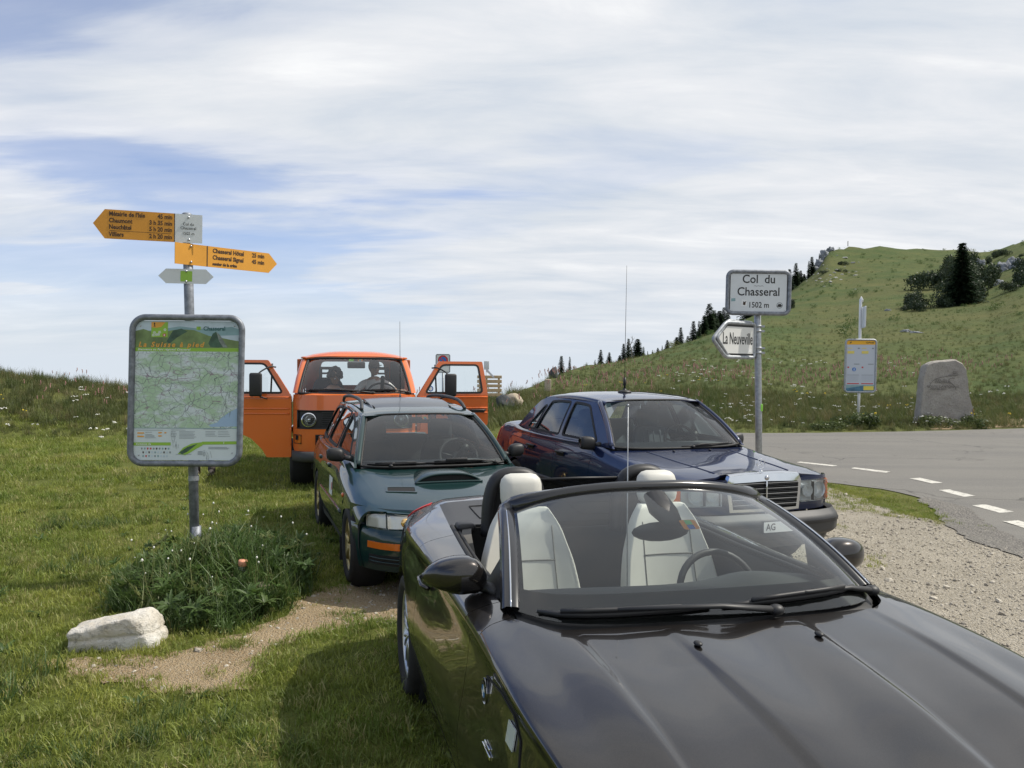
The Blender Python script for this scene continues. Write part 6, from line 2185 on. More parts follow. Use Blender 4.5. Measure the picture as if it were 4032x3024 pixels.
    sheet('print', L([(.05, .08), (.30, .055), (.42, .04), (.62, .055), (.80, .05), (.92, .04), (.998, .06), (.998, .12), (.05, .12)]), f(.0062), M_hill3, pn, nrm=n)
    sheet('print', L([(.55, .11), (.998, .10), (.998, .14), (.55, .14)]), f(.0066), M_sky, pn, nrm=n)
    sheet('print', L([(.002, .075), (.08, .06), (.18, .085), (.30, .075), (.42, .06), (.56, .065), (.70, .105), (.82, .12), (.998, .145), (.998, .192), (.002, .192)]), f(.0070), M_hill1, pn, nrm=n)
    sheet('print', L([(.30, .15), (.36, .07), (.44, .055), (.50, .075), (.40, .12), (.33, .165)]), f(.0074), M_hill2, pn, nrm=n)
    sheet('print', L([(.70, .16), (.74, .09), (.77, .076), (.81, .11), (.86, .18), (.80, .19), (.72, .185)]), f(.0074), M_hill2, pn, nrm=n)
    sheet('print', L([(.775, .078), (.81, .10), (.885, .188), (.84, .188), (.80, .14)]), f(.0078), M_cliff, pn, nrm=n)
    lg = sheet('print', L([(.155, .010), (.312, .010), (.312, .118), (.155, .118)]), f(.0082), M_lime, pn, nrm=n)
    sheet('print', L([(.155, .010), (.29, .010), (.25, .045), (.20, .052), (.155, .048)]), f(.0088), M_orangep, pn, nrm=n)
    hk = L([(.178, .045), (.183, .030), (.178, .026), (.180, .016), (.188, .012), (.192, .020), (.189, .028), (.194, .046), (.190, .047), (.186, .034), (.182, .047)])
    sheet('print', hk, f(.0092), M_ink, pn, nrm=n)
    for (u, v) in ((.185, .085), (.175, .103), (.205, .100), (.235, .082), (.225, .098), (.285, .065)):
        for k in range(6):
            a = k * math.pi / 3
            cx, cy = X0 + u * w, Z(v)
            sheet('print', [(cx, cy), (cx + .012 * math.cos(a - .3), cy + .012 * math.sin(a - .3)), (cx + .012 * math.cos(a + .3), cy + .012 * math.sin(a + .3))], f(.0090), M_white, pn, nrm=n)
    sheet('print', L([(.265, .094), (.292, .091), (.294, .111), (.267, .114)]), f(.0092), M_red, pn, nrm=n)
    sheet('print', L([(.277, .096), (.283, .096), (.283, .110), (.277, .110)]), f(.0096), M_white, pn, nrm=n)
    sheet('print', L([(.271, .101), (.289, .1), (.289, .105), (.271, .106)]), f(.0098), M_white, pn, nrm=n)
    sheet('print', L([(.585, .040), (.625, .040), (.625, .064), (.585, .064)]), f(.0084), M_lime, pn, nrm=n)
    sheet('print', L([(.607, .040), (.611, .040), (.611, .064), (.607, .064)]), f(.0088), M_hill2, pn, nrm=n)
    text_mesh('lettering', 'Chasseral', .046, mat('teal_print', (.03, .12, .12), .5), pn, M(X0 + .65 * w, Z(.055), .0086), sx=1.0, bold=.0008)
    text_mesh('lettering', 'La Suisse à pied', .058, M_orangep, pn, M(X0 + .035 * w, Z(.172), .0086), sx=1.0, bold=.0016, shear=.25, spacing=1.38)
    sheet('print', L([(.001, .193), (.999, .193), (.999, .219), (.001, .219)]), f(.0060), M_lime, pn, nrm=n)
    text_mesh('lettering', 'Bienvenue au Parc régional Chasseral', .0225, M_white, pn, M(X0 + .03 * w, Z(.206), .0064), sx=1.0, bold=.0006, shear=.25, spacing=1.22)
    mp_ = sheet('print', L([(.001, .2195), (.999, .2195), (.999, .768), (.001, .768)]), f(.0060), map_material(), pn, nrm=n)
    sheet('print', L([(.999, .62), (.90, .66), (.83, .70), (.80, .728), (.72, .745), (.74, .76), (.999, .755)]), f(.0064), M_lake, pn, nrm=n)
    sheet('print', L([(.001, .768), (.999, .768), (.999, .772), (.001, .772)]), f(.0064), M_hill3, pn, nrm=n)
    # legend: arrows and lines of small print
    rr = random.Random(3)
    for (u, v) in ((.04, .806), (.04, .830)):
        sheet('print', L([(u, v - .005), (u + .06, v - .005), (u + .068, v), (u + .06, v + .005), (u, v + .005)]), f(.0064), M_orangep, pn, nrm=n)
    for (u, v) in ((.24, .803), (.24, .826)):
        sheet('print', L([(u, v - .005), (u + .028, v - .005), (u + .038, v), (u + .028, v + .005), (u, v + .005)]), f(.0064), M_orangep, pn, nrm=n)
    sheet('print', L([(.292, .803), (.306, .797), (.322, .803), (.306, .809)]), f(.0064), M_orangep, pn, nrm=n)
    for (u0, u1, v0, v1, k) in ((.03, .30, .785, .785, 1), (.115, .19, .80, .815, 2), (.115, .22, .824, .84, 3), (.36, .50, .783, .783, 1), (.36, .42, .795, .83, 4), (.44, .61, .795, .842, 6), (.67, .95, .775, .775, 1), (.69, .80, .793, .825, 4), (.81, .93, .79, .828, 4), (.72, .95, .905, .918, 3), (.62, .68, .936, .96, 5), (.41, .58, .958, .958, 1)):
        for j in range(k):
            v = v0 + (v1 - v0) * j / max(1, k - 1)
            ue = u1 - (u1 - u0) * rr.uniform(0, .25)
            sheet('small_print', L([(u0, v - .0013), (ue, v - .0013), (ue, v + .0013), (u0, v + .0013)]), f(.0064), M_greyp, pn, nrm=n)
    sheet('print', L([(.001, .874), (.36, .872), (.36, .894), (.001, .896)]), f(.0060), M_lime, pn, nrm=n)
    sheet('print', L([(.66, .866), (.999, .862), (.999, .884), (.66, .888)]), f(.0060), M_lime, pn, nrm=n)
    text_mesh('lettering', 'Commune de', .0175, M_white, pn, M(X0 + .03 * w, Z(.885), .0064), bold=.0008, spacing=1.3)
    text_mesh('lettering', 'i', .020, M_white, pn, M(X0 + .865 * w, Z(.874), .0064), bold=.001)
    sheet('print', L([(.43, .955), (.48, .91), (.56, .88), (.70, .865), (.66, .895), (.60, .92), (.55, .945), (.50, .965)]), f(.0062), M_lime, pn, nrm=n)
    sheet('print', L([(.44, .945), (.52, .905), (.62, .88), (.57, .91), (.52, .94), (.47, .958)]), f(.0066), M_hill2, pn, nrm=n)
    for r_ in range(3):
        for k in range(10 - (1 if r_ == 2 else 0)):
            u, v = .085 + .0285 * k + .014 * (r_ % 2 or r_ == 2), .918 + .027 * r_
            m_ = [M_red, M_greyp, M_hill3, M_brown, M_sky][rr.randrange(5)]
            sheet('crest', L([(u - .007, v - .007), (u + .007, v - .007), (u + .007, v + .002), (u, v + .0085), (u - .007, v + .002)]), f(.0064), m_, pn, nrm=n)
    for (a, b) in ((X0 + .045, T - .045), (X1 - .045, T - .04), (X0 + .05, -T + .04), (X1 - .045, -T + .06), (X1 - .05, -.015)):
        bolts(pn, f, n, [(a, b)], .007)
    for (u0, v0) in ((.40, .84), (.90, .52), (.90, .60), (.70, .93)):      # scratches in the film
        m = MB()
        for k in range(9):
            a, b = X0 + (u0 + rr.uniform(-.03, .04)) * w, Z(v0 + rr.uniform(-.05, .05))
            m.tube([f(.0068)(a, b), f(.0068)(a + rr.uniform(-.015, .02), b - rr.uniform(.02, .06))], .0009, 4)
        o = m.build('scratches', M_greyp, pn); o['kind'] = 'stuff'
    return root


build_signpost()


def build_pass_sign():
    Y = 10.6
    b = at_y(2993, 1800, Y); t = at_y(2984, 1235, Y)
    gz = terr(b.x, Y)
    root = empty('pass_sign', (b.x, Y, gz), 0, 'grey post with white framed place sign above a white arrow sign', 'road sign')
    top = Vector((at_y(2981, 1080, Y).x - b.x + .0, 0, at_y(2981, 1080, Y).z - gz))
    ax = lambda z: top * ((z - gz) / top.z)
    p = MB(); p.tube([(0, 0, -.3), ax(1.2), ax(2.0), ax(gz + top.z)], .0425, 18); p.build('post', M_galv, root)
    st = MB(); st.box(ax(1.25) + Vector((.03, -.034, 0)), (.03, .012, .09), None, .004); st.build('sticker', M_vigl, root)
    # place sign
    c = at_y(2981, 1154, Y) - Vector((b.x, Y, gz))
    f, M, n = board_space(c + Vector((0, -.06, 0)), (1, .02, -.004), (.016, 0, 1))
    k = Y / 10.6
    fr = MB(); fr.tube([f(0)(a, q) for a, q in rrect(.785, .525, .07, 7)], .026, 10, closed=True)
    fo = fr.build('sign_frame', M_galvd, root)
    pn = sheet('sign_panel', rrect(.735, .50, .02), f(-.002), M_ink, root, nrm=n, thick=.01)
    sheet('print', rrect(.715, .488, .006), f(.002), M_signwhite, pn, nrm=n)
    text_mesh('lettering', 'Col  du', .148, M_ink, pn, M(0, .166, .003), 'CENTER', sx=.94, bold=.0018)
    text_mesh('lettering', 'Chasseral', .148, M_ink, pn, M(.0, .008, .003), 'CENTER', sx=.94, bold=.0018)
    text_mesh('lettering', '1502 m', .100, M_ink, pn, M(.006, -.158, .003), 'CENTER', sx=.88, bold=.0012)
    sheet('sticker', [(-.345, -.115), (-.29, -.108), (-.292, -.072), (-.343, -.076)], f(.003), M_hill3, pn, nrm=n)
    s_ = sheet('sticker', [(-.218, -.172), (-.145, -.172), (-.142, -.095), (-.210, -.088)], f(.003), M_white, pn, nrm=n)
    sheet('print', [(-.195, -.155), (-.165, -.16), (-.160, -.125), (-.150, -.105), (-.175, -.12), (-.19, -.11)], f(.004), M_brown, s_, nrm=n)
    ds = sheet('sticker', rrect(.078, .076, .037, 8, cx=.272, cy=-.158), f(.003), M_greyp, pn, nrm=n)
    sheet('print', rrect(.060, .058, .028, 8, cx=.272, cy=-.158), f(.0036), M_signwhite, ds, nrm=n)
    sheet('print', [(.236, -.166), (.25, -.158), (.255, -.14), (.289, -.14), (.294, -.158), (.308, -.150), (.308, -.160), (.294, -.172), (.289, -.178), (.255, -.178), (.25, -.170), (.236, -.176)], f(.0042), M_ink, ds, nrm=n)
    sq = MB(); sq.tube([f(.003)(-.06 + .015 * i, .084 + .004 * math.sin(i * 2.1)) for i in range(9)], .0018, 4); sq.build('scribble', M_brown, pn)
    for (a, q) in ((.33, .235), (-.33, -.23), (.335, -.22)): bolts(pn, f, n, [(a, q)], .005)
    # arrow sign, its right edge clamped to the post, left tip towards the camera
    zc = (at_y(2900, 1342, Y).z)
    for (which, (dx, dy), off, lab) in ((0, (.77, .64), Vector((-.052, -.03, 0)), 1), (1, (.70, .72), Vector((-.06, .07, .02)), 0)):
        f, M, n = board_space(ax(zc) + off, (dx, dy, 0), (.008, 0, 1))
        L_ = .86
        outl = [(-L_ + .26, -.212), (0, -.212), (0, .212), (-L_ + .26, .212), (-L_, 0)]
        inn = [(-L_ + .285, -.165), (-.02, -.165), (-.02, .165), (-L_ + .285, .165), (-L_ + .085, 0)]
        fr = MB(); fr.tube([f(0)(a, q) for a, q in dens(rpoly(outl, .05), .06)], .024, 10, closed=True)
        nm = 'arrow_sign' if which == 0 else 'rear_arrow_sign'
        fo = fr.build(nm, M_galv, root)
        bk = sheet('arrow_panel', rpoly(inset(outl, .012), .02), f(0), M_ink if which == 0 else M_galvd, fo, nrm=n, thick=.008)
        if which == 0:
            wp = sheet('print', inn, f(.003), mat('arrow_white', (.72, .72, .69), .5), fo, nrm=n)
            text_mesh('lettering', 'La Neuveville', .205, M_ink, fo, M(-.355, .012, .0045), 'CENTER', sx=.56, bold=.0016)
            sheet('sticker', [(-.13, -.15), (-.06, -.15), (-.06, -.105), (-.13, -.105)], f(.004), M_white, fo, nrm=n)
            for (q) in (.155, -.12):
                for dz in (.03, -.03):
                    c_ = MB(); c_.lathe([(.046, -.014), (.050, -.014), (.050, .014), (.046, .014)], 18, 'Z', ax(zc + q + dz)); c_.box(ax(zc + q + dz) + Vector((.06, -.01, 0)), (.05, .02, .026)); c_.build('clamp', M_galv, fo)
    return root


build_pass_sign()


def build_bus_stop():
    Y = 24.5
    b = at_y(3378, 1690, Y)
    gz = terr(b.x, Y)
    root = empty('bus_stop_sign', (b.x, Y, gz), 0, 'timetable board with yellow header on a white pole across the road', 'bus stop')
    O = Vector((b.x, Y, gz))
    W3 = lambda u, v: at_y(u, v, Y) - O
    p = MB(); p.tube([(0, 0, -.2), W3(3382, 1560), W3(3388, 1220), W3(3389.5, 1180), W3(3391.5, 1172), W3(3393.5, 1180), W3(3394, 1190)], .040, 14); p.build('pole', mat('white_pole', (.72, .73, .75), .35, metal=.3), root)
    c = W3(3384.5, 1441)
    f, M, n = board_space(c + Vector((0, -.07, 0)), (1, 0, 0), (.012, 0, 1))
    fr = MB(); fr.tube([f(0)(a, q) for a, q in rrect(.89, 1.535, .09, 7)], .030, 10, closed=True); fr.build('board_frame', M_galv, root)
    pn = sheet('timetable_board', rrect(.86, 1.505, .06), f(0), mat('timetable_white', (.50, .54, .60), .4), root, nrm=n, thick=.02)
    B_ = lambda x0, x1, y0, y1: [(x0, y0), (x1, y0), (x1, y1), (x0, y1)]
    sheet('header', [(-.425, .625), (.425, .625), (.425, .70), (.38, .745), (-.38, .745), (-.425, .70)], f(.004), mat('post_yellow', (.80, .42, .02), .5), pn, nrm=n)
    text_mesh('lettering', 'CarPostal', .062, M_ink, pn, M(.37, .683, .006), 'RIGHT', sx=.95, bold=.0015, shear=.2)
    sheet('print', [(-.36, .66), (-.30, .665), (-.27, .715), (-.33, .70), (-.31, .69)], f(.006), M_ink, pn, nrm=n)
    my = mat('timetable_yellow', (.72, .60, .15), .5)
    for x0 in (-.395, .02):
        sheet('print', B_(x0, x0 + .20, .36, .44), f(.005), my, pn, nrm=n)
        sheet('print', B_(x0 + .20, x0 + .36, .045, .065), f(.005), M_greyp, pn, nrm=n)
        sheet('print', B_(x0 + .01, x0 + .06, -.06, -.02), f(.005), M_red, pn, nrm=n)
        sheet('print', B_(x0 + .01, x0 + .36, -.27, -.26), f(.005), M_greyp, pn, nrm=n)
        sheet('print', B_(x0 + .01, x0 + .36, -.53, -.505), f(.005), M_red, pn, nrm=n)
        sheet('print', B_(x0 + .30, x0 + .36, .50, .535), f(.005), M_greyp, pn, nrm=n)
        sheet('print', B_(x0, x0 + .14, .51, .53), f(.005), my, pn, nrm=n)
        for k in range(6):
            sheet('small_print', B_(x0 + .02, x0 + .34, -.30 - .03 * k, -.296 - .03 * k), f(.005), mat('faint_print', (.36, .40, .46), .5) if 'faint_print' not in MATS else MATS['faint_print'], pn, nrm=n)
    d = sheet('print', rrect(.11, .11, .054, 8, cx=-.19, cy=-.10), f(.005), M_vigb, pn, nrm=n)
    sheet('print', B_(-.20, -.18, -.14, -.07), f(.006), M_white, pn, nrm=n)
    ph = sheet('print', B_(-.425, .425, -.735, -.555), f(.004), mat('poster_blue', (.06, .16, .24), .5, var=.5, vscale=5), pn, nrm=n)
    sheet('print', [(-.425, -.555), (.425, -.555), (.425, -.62), (.25, -.60), (.10, -.575), (-.05, -.60), (-.425, -.66)], f(.005), M_hill3, pn, nrm=n)
    sheet('print', B_(.10, .40, -.71, -.59), f(.006), mat('poster_yellow', (.75, .62, .10), .5), pn, nrm=n)
    # stop flag seen nearly edge-on
    f2, M2, n2 = board_space(W3(3397, 1250) + Vector((0, -.10, 0)), (.22, .97, 0), (.012, 0, 1))
    fl = sheet('stop_flag', rrect(.62, .62, .03), f2(0), M_signwhite, root, nrm=n2, thick=.03)
    sheet('print', B_(-.31, .31, .12, .30), f2(.003), MATS['post_yellow'], fl, nrm=n2)
    sheet('print', B_(-.31, .31, -.30, -.02), f2(.003), M_red, fl, nrm=n2)
    return root


build_bus_stop()


def build_no_parking():
    Y = 24.0
    c = at_y(1744, 1431, Y)
    gz = terr(c.x, Y)
    root = empty('no_parking_sign', (c.x, Y, gz), 0, 'small no-parking sign half hidden by the open van door', 'road sign')
    p = MB(); p.tube([(0, .04, -.2), (0, .04, c.z - gz)], .03, 12); p.build('post', M_galv, root)
    f, M, n = board_space(Vector((0, 0, c.z - gz)), (1, 0, 0))
    s = sheet('plate', rrect(.40, .52, .04), f(0), M_signwhite, root, nrm=n, thick=.02)
    fr = MB(); fr.tube([f(0)(a, b) for a, b in rrect(.40, .52, .04)], .012, 8, closed=True); fr.build('frame', M_galvd, s)
    sheet('red_ring', rrect(.29, .29, .144, 8, cy=.09), f(.003), M_red, s, nrm=n)
    sheet('blue_disc', rrect(.20, .20, .099, 8, cy=.09), f(.004), M_vigb, s, nrm=n)
    sheet('red_bar', [(-.085, .155), (-.065, .175), (.085, .025), (.065, .005)], f(.005), M_red, s, nrm=n)
    sheet('print', [(-.17, -.23), (.17, -.23), (.17, -.10), (-.17, -.10)], f(.003), M_white, s, nrm=n)


build_no_parking()


# ------------------------------------------------------------ stones, posts, person behind the map
def rock_mesh(rad, seed, sub=3, rough=.18, cuts=9, squash=1.0):
    bm = bmesh.new()
    bmesh.ops.create_icosphere(bm, subdivisions=sub, radius=1.0)
    r = random.Random(seed)
    planes = []
    for _ in range(cuts):
        d = Vector((r.gauss(0, 1), r.gauss(0, 1), r.gauss(0, 1))).normalized()
        planes.append((d, r.uniform(.62, .9)))
    for v in bm.verts:
        p = v.co.copy()
        for d, k in planes:
            q = p.dot(d)
            if q > k: p -= d * (q - k) * .92
        n = mnoise.fractal(p * 2.2 + Vector((seed, 0, 0)), 1.0, 2.0, 4)
        p *= 1 + rough * n
        v.co = Vector((p.x * rad[0], p.y * rad[1], p.z * rad[2]))
    vs = [v.co.copy() for v in bm.verts]
    fs = [tuple(v.index for v in f.verts) for f in bm.faces]
    bm.free()
    return vs, fs


def stone_material(name, c1, c2, c3, sc=9.0, bump=.6):
    m = bpy.data.materials.new(name)
    m.use_nodes = True
    N = NT(m.node_tree)
    tc = N.n('ShaderNodeTexCoord').outputs['Object']
    n1, n2, n3 = N.noise(tc, sc * .35, 6, .65, .3), N.noise(tc, sc * 2.5, 6, .7), N.noise(tc, sc * 9, 4, .7)
    c = N.mix(N.ramp(n1, [(.38, 0.0), (.6, 1.0)]), c1, c2)
    c = N.mix(N.math('MULTIPLY', N.ramp(n2, [(.52, 0.0), (.68, 1.0)]), .75), c, c3)
    b = N.n('ShaderNodeBsdfPrincipled', {'Base Color': c, 'Roughness': .9, 'Specular IOR Level': .2})
    bp = N.n('ShaderNodeBump', {'Height': N.math('ADD', n2, N.math('MULTIPLY', n3, .4)), 'Strength': bump, 'Distance': .03})
    N.t.links.new(bp.outputs[0], b.inputs['Normal'])
    N.n('ShaderNodeOutputMaterial', {0: b.outputs[0]})
    return m


M_lime_stone = stone_material('limestone_white', (.64, .58, .48), (.76, .74, .69), (.25, .24, .22), 9, .8)
M_stele = stone_material('limestone_grey', (.33, .305, .275), (.40, .375, .335), (.22, .21, .19), 7, 1.0)
M_darkrock = stone_material('dark_rock', (.06, .065, .07), (.10, .105, .11), (.03, .03, .032), 8, 1.0)
M_beigerock = stone_material('beige_rock', (.42, .35, .26), (.50, .43, .33), (.28, .24, .19), 8)
M_cliffrock = stone_material('cliff_rock', (.20, .215, .235), (.28, .29, .30), (.10, .11, .12), .8, 1.0)


def rock(name, c, rad, seed, mat_, label, rz=0.0, sub=3, rough=.14, group=None, cuts=9, flat=False):
    v, f = rock_mesh(rad, seed, sub, rough, cuts)
    o = mobj(name, v, f, mat_, smooth=not flat)
    o.location = c
    o.rotation_euler = (0, 0, rz)
    tag(o, label, 'rock', group)
    return o


def white_rock():
    # wedge-shaped block: high on the right, worn top, broken front
    prof = [(-.275, -.03), (-.285, .12), (-.27, .155), (-.12, .175), (.0, .215), (.10, .245), (.165, .250), (.20, .19), (.265, .04), (.26, -.03)]
    r = random.Random(12)
    bm = bmesh.new()
    for (d, sc) in ((-.17, .90), (-.10, 1.0), (.08, 1.0), (.17, .84)):
        for (x, z) in prof:
            bm.verts.new((x * sc + r.uniform(-.012, .012), d + r.uniform(-.025, .025), z * (.92 if abs(d) > .12 else 1.0) + r.uniform(-.01, .01)))
    bmesh.ops.convex_hull(bm, input=list(bm.verts))
    for v in [v for v in bm.verts if not v.link_faces]: bm.verts.remove(v)
    bmesh.ops.triangulate(bm, faces=list(bm.faces))
    for _ in range(4): bmesh.ops.subdivide_edges(bm, edges=[e for e in bm.edges if e.calc_length() > .022], cuts=1, use_grid_fill=True); bmesh.ops.triangulate(bm, faces=list(bm.faces))
    bmesh.ops.smooth_vert(bm, verts=list(bm.verts), factor=.5, use_axis_x=True, use_axis_y=True, use_axis_z=True)
    bm.normal_update()
    for v in bm.verts:
        p = v.co
        n = .014 * mnoise.fractal(p * 7, .9, 2.1, 5) + .006 * mnoise.noise(p * 26)
        n -= .014 * math.exp(-((p.z - .085 - .10 * p.x + .02 * mnoise.noise(p * 14)) / .010) ** 2)
        v.co = p + v.normal * n
    bm.verts.index_update()
    vs, fs = [v.co.copy() for v in bm.verts], [tuple(v.index for v in f.verts) for f in bm.faces]
    bm.free()
    o = mobj('white_rock', vs, fs, M_lime_stone)
    o.location = (-2.50, 5.32, terr(-2.5, 5.3) - .005)
    o.rotation_euler = (R(-6), 0, R(4))
    o.scale = (1, 1, .84)
    tag(o, 'pale limestone block with a crack lying in the grass below the map', 'rock')


white_rock()
_q = gp(900, 2262)
rock('flat_stone', (-2.14, 6.30, terr(-2.14, 6.30) + .10), (.15, .11, .045), 5, M_beigerock, 'flat beige stone among the weeds left of the glass jar', .3)
rock('flat_stone', (-1.92, 6.22, terr(-1.92, 6.22) + .09), (.13, .10, .04), 8, M_beigerock, 'flat beige stone under the glass jar', -.2)
# jar with a pale orange lid
jr = empty('glass_jar', (-2.03, 6.24, terr(-2.03, 6.24) + .125), 0, 'small glass jar with orange lid on the flat stones', 'jar')
jr.rotation_euler = (R(4), R(7), 0)
b = MB(); b.lathe([(.001, 0), (.035, 0), (.038, .01), (.038, .075), (.028, .10), (.026, .115)], 24, 'Z'); b.build('jar_glass', glass('jar_glass', (.85, .9, .88), dirt=.18), jr)
b = MB(); b.lathe([(.001, .15), (.030, .148), (.033, .14), (.033, .108), (.029, .105)], 24, 'Z'); b.build('lid', mat('lid_orange', (.75, .33, .20), .5), jr)
b = MB(); b.box((0, -.030, .045), (.03, .006, .04)); b.build('paper_note', M_white, jr)


def build_stele():
    Y = 25.0
    O = at_y(3714, 1690, Y); gz = terr(O.x, Y)
    O = Vector((O.x, Y, gz))
    out = [(u, v) for u, v in ((3606, 1690), (3612, 1650), (3622, 1560), (3630, 1480), (3641, 1440), (3668, 1428), (3720, 1423), (3752, 1421), (3778, 1434), (3792, 1455), (3800, 1510), (3806, 1560), (3820, 1610), (3822, 1640), (3832, 1690))]
    P2 = [((at_y(u, v, Y) - O).x, (at_y(u, v, Y) - O).z) for u, v in out]
    P2[0] = (P2[0][0], -.2); P2[-1] = (P2[-1][0], -.2)
    P = np.array([(a + .012 * mnoise.noise(Vector((a * 7, b_ * 7, 1))), b_ + .012 * mnoise.noise(Vector((a * 7, b_ * 7, 4)))) for a, b_ in dens(P2, .05)])
    c = P.mean(0)
    root = empty('memorial_stone', O, 0, 'tall grey limestone slab with engraved lettering across the road', 'stone')
    fr = sheet('stone_slab', [tuple(p) for p in P], lambda a, b_: Vector((a, -.17 + .02 * mnoise.fractal(Vector((a * 2.5, b_ * 2.5, 0)), 1, 2, 4), b_)), M_stele, root, grid=.05, nrm=(0, -1, 0), thick=0)
    rows = []
    for d, s in ((-.17, 1.0), (-.12, 1.03), (.05, 1.04), (.22, 1.0), (.30, .92)):
        rows.append([(c[0] + (p[0] - c[0]) * s + .02 * mnoise.noise(Vector((p[0] * 5, d * 5, p[1] * 5))), d + .02 * mnoise.noise(Vector((p[0] * 5, 3 + d, p[1] * 5))), c[1] + (p[1] - c[1]) * s) for p in P] )
        rows[-1].append(rows[-1][0])
    rows[0] = [(p[0], -.17 + .02 * mnoise.fractal(Vector((p[0] * 2.5, p[1] * 2.5, 0)), 1, 2, 4), p[1]) for p in P]; rows[0].append(rows[0][0])
    gridobj('stone_edge', np.array(rows), M_stele, root, tuple(Vector((c[0], .05, c[1]))), 0)
    f, M, n = board_space((0, -.196, 0), (1, 0, 0))
    M_eng = mat('engraving', (.15, .14, .125), .9)
    W3 = lambda u, v: ((at_y(u, v, Y) - O).x, (at_y(u, v, Y) - O).z)
    for pts in ([(3645, 1525), (3655, 1505), (3672, 1492), (3700, 1483), (3730, 1480), (3752, 1478), (3764, 1474)], [(3715, 1482), (3735, 1476), (3762, 1476)], [(3752, 1536), (3745, 1520), (3730, 1506), (3722, 1498), (3728, 1490), (3745, 1488)]):
        m = MB(); m.tube([f(0)(*W3(*q)) for q in crv([(u, v) for u, v in pts], 16)], .006, 5); m.build('engraved_line', M_eng, root)
    for (t, u, v, s) in (('COL DU', 3694, 1497, .085), ('CHASSERAL', 3699, 1505, .085), ('ROUTE CANTONALE', 3700, 1522, .095), ('DEPUIS 2002', 3682, 1532, .085)):
        a, b_ = W3(u, v)
        text_mesh('lettering', t, s, M_eng, root, M(a, b_, .0), 'CENTER', sx=1.05)
    a, b_ = W3(3748, 1470)
    m = MB(); m.tube([f(0)(a + x, b_ + z) for x, z in ((-.07, 0), (.07, 0), (.08, .05), (-.06, .06))], .007, 5, closed=True); m.build('engraved_bus', M_eng, root)
    yb = MB(); a, b_ = W3(3821, 1618); yb.add([(a - .02, -.20, b_ + .10), (a + .03, -.14, b_ + .02), (a + .045, -.10, b_ - .10), (a - .01, -.21, b_ - .06)], [(0, 1, 2, 3)]); yb.build('trail_mark', mat('trail_yellow', (.75, .48, .05), .7), root)


build_stele()

rock('boulder', (-.25, 27.0, terr(-.25, 27) + .22), (.36, .30, .30), 12, M_darkrock, 'dark rounded boulder in the grass beside the wooden slats', .2)
rock('boulder', (.08, 27.3, terr(.08, 27.3) + .26), (.30, .28, .28), 14, M_beigerock, 'beige boulder leaning on the dark one near the wooden slats', .8)
_m = at_y(2177, 1478, 50)
rock('menhir', (_m.x, 50, (_m.z + 1.0) / 2 + .1), (.30, .30, .62), 21, M_darkrock, 'upright dark rock on the skyline left of the small firs', .2, cuts=14)
_m = at_y(2157, 1512, 34)
ms = MB(); ms.box((0, 0, 0), (.26, .22, .50), None, .03); mso = ms.build('milestone', M_beigerock); mso.location = (_m.x, 34, _m.z - .05); tag(mso, 'short squared stone post in the meadow grass', 'milestone')


def build_slats():
    Y = 29.0
    c = at_y(1927, 1541, Y); gz = terr(c.x, Y)
    root = empty('wooden_slat_bench', (c.x, Y, gz), R(4), 'new wooden slatted backrest standing at the edge of the meadow', 'bench')
    M_wood = mat('raw_timber', (.52, .38, .22), .75, var=.15, vscale=8, bump=.2, bscale=30)
    z0 = at_y(1927, 1478, Y).z - gz
    for k in range(5):
        b_ = MB(); b_.box((0, 0, z0 - .055 - .155 * k), (.86, .035, .105 + .01 * (k % 2)), None, .006); b_.build('slat', M_wood, root)
    for x in (-.33, -.10, .33):
        b_ = MB(); b_.box((x, .05, (z0 - .05) / 2), (.07, .07, z0 - .05), None, .006); b_.build('post', M_wood, root)
    s = MB(); s.box((-.10, .10, z0 + .35), (.18, .05, .30), None, .01); s.tube([(-.10, .12, 0), (-.10, .12, z0 + .3)], .02, 8); s.build('sign_plate', M_signwhite, root)


build_slats()

# person hidden by the map board: only the boots show below its frame
_b = gp(792, 1880, .02)
pp = empty('person', (_b.x, _b.y + .12, terr(_b.x, _b.y + .12) + .0), R(15), 'person standing behind the map board, only dark boots visible below it', 'person')
J = {'hip': ((0, 0, .92), (.15, .11)), 'bel': ((0, 0, 1.08), (.14, .10)), 'che': ((0, 0, 1.30), (.165, .11)), 'nk': ((0, 0, 1.44), (.07, .07)), 'n2': ((0, -.01, 1.53), .052)}
E_ = [('hip', 'bel'), ('bel', 'che'), ('che', 'nk'), ('nk', 'n2')]
for s, q in ((1, 'l'), (-1, 'r')):
    J['s' + q] = ((s * .18, 0, 1.40), .062); J['e' + q] = ((s * .23, .03, 1.13), .042); J['w' + q] = ((s * .20, -.08, .90), .03)
    J['t' + q] = ((s * .09, 0, .86), .088); J['k' + q] = ((s * .10, -.02, .48), .06); J['a' + q] = ((s * .11, .01, .09), .045)
    E_ += [('nk', 's' + q), ('s' + q, 'e' + q), ('e' + q, 'w' + q), ('hip', 't' + q), ('t' + q, 'k' + q), ('k' + q, 'a' + q)]
bd = skin_body('body', J, E_, M_darktop, pp)
for s in (1, -1):
    hand(bd, (s * .20, -.085, .90), (0, -.25, -1), (s, 0, 0), M_skin2, s)
    bt = MB(); bt.box((s * .11, -.05, .035), (.10, .27, .04), None, .015); bt.ball((s * .11, -.09, .06), (.052, .10, .05)); bt.tube([(s * .11, .03, .05), (s * .11, .015, .17)], [.058, .055], 12)
    bt.build('boot', mat('boot_leather', (.06, .05, .045), .7) if s > 0 else MATS['boot_leather'], bd)
head(bd, Vector((0, -.03, 1.65)), 0, 0, M_skin2, M_hair)


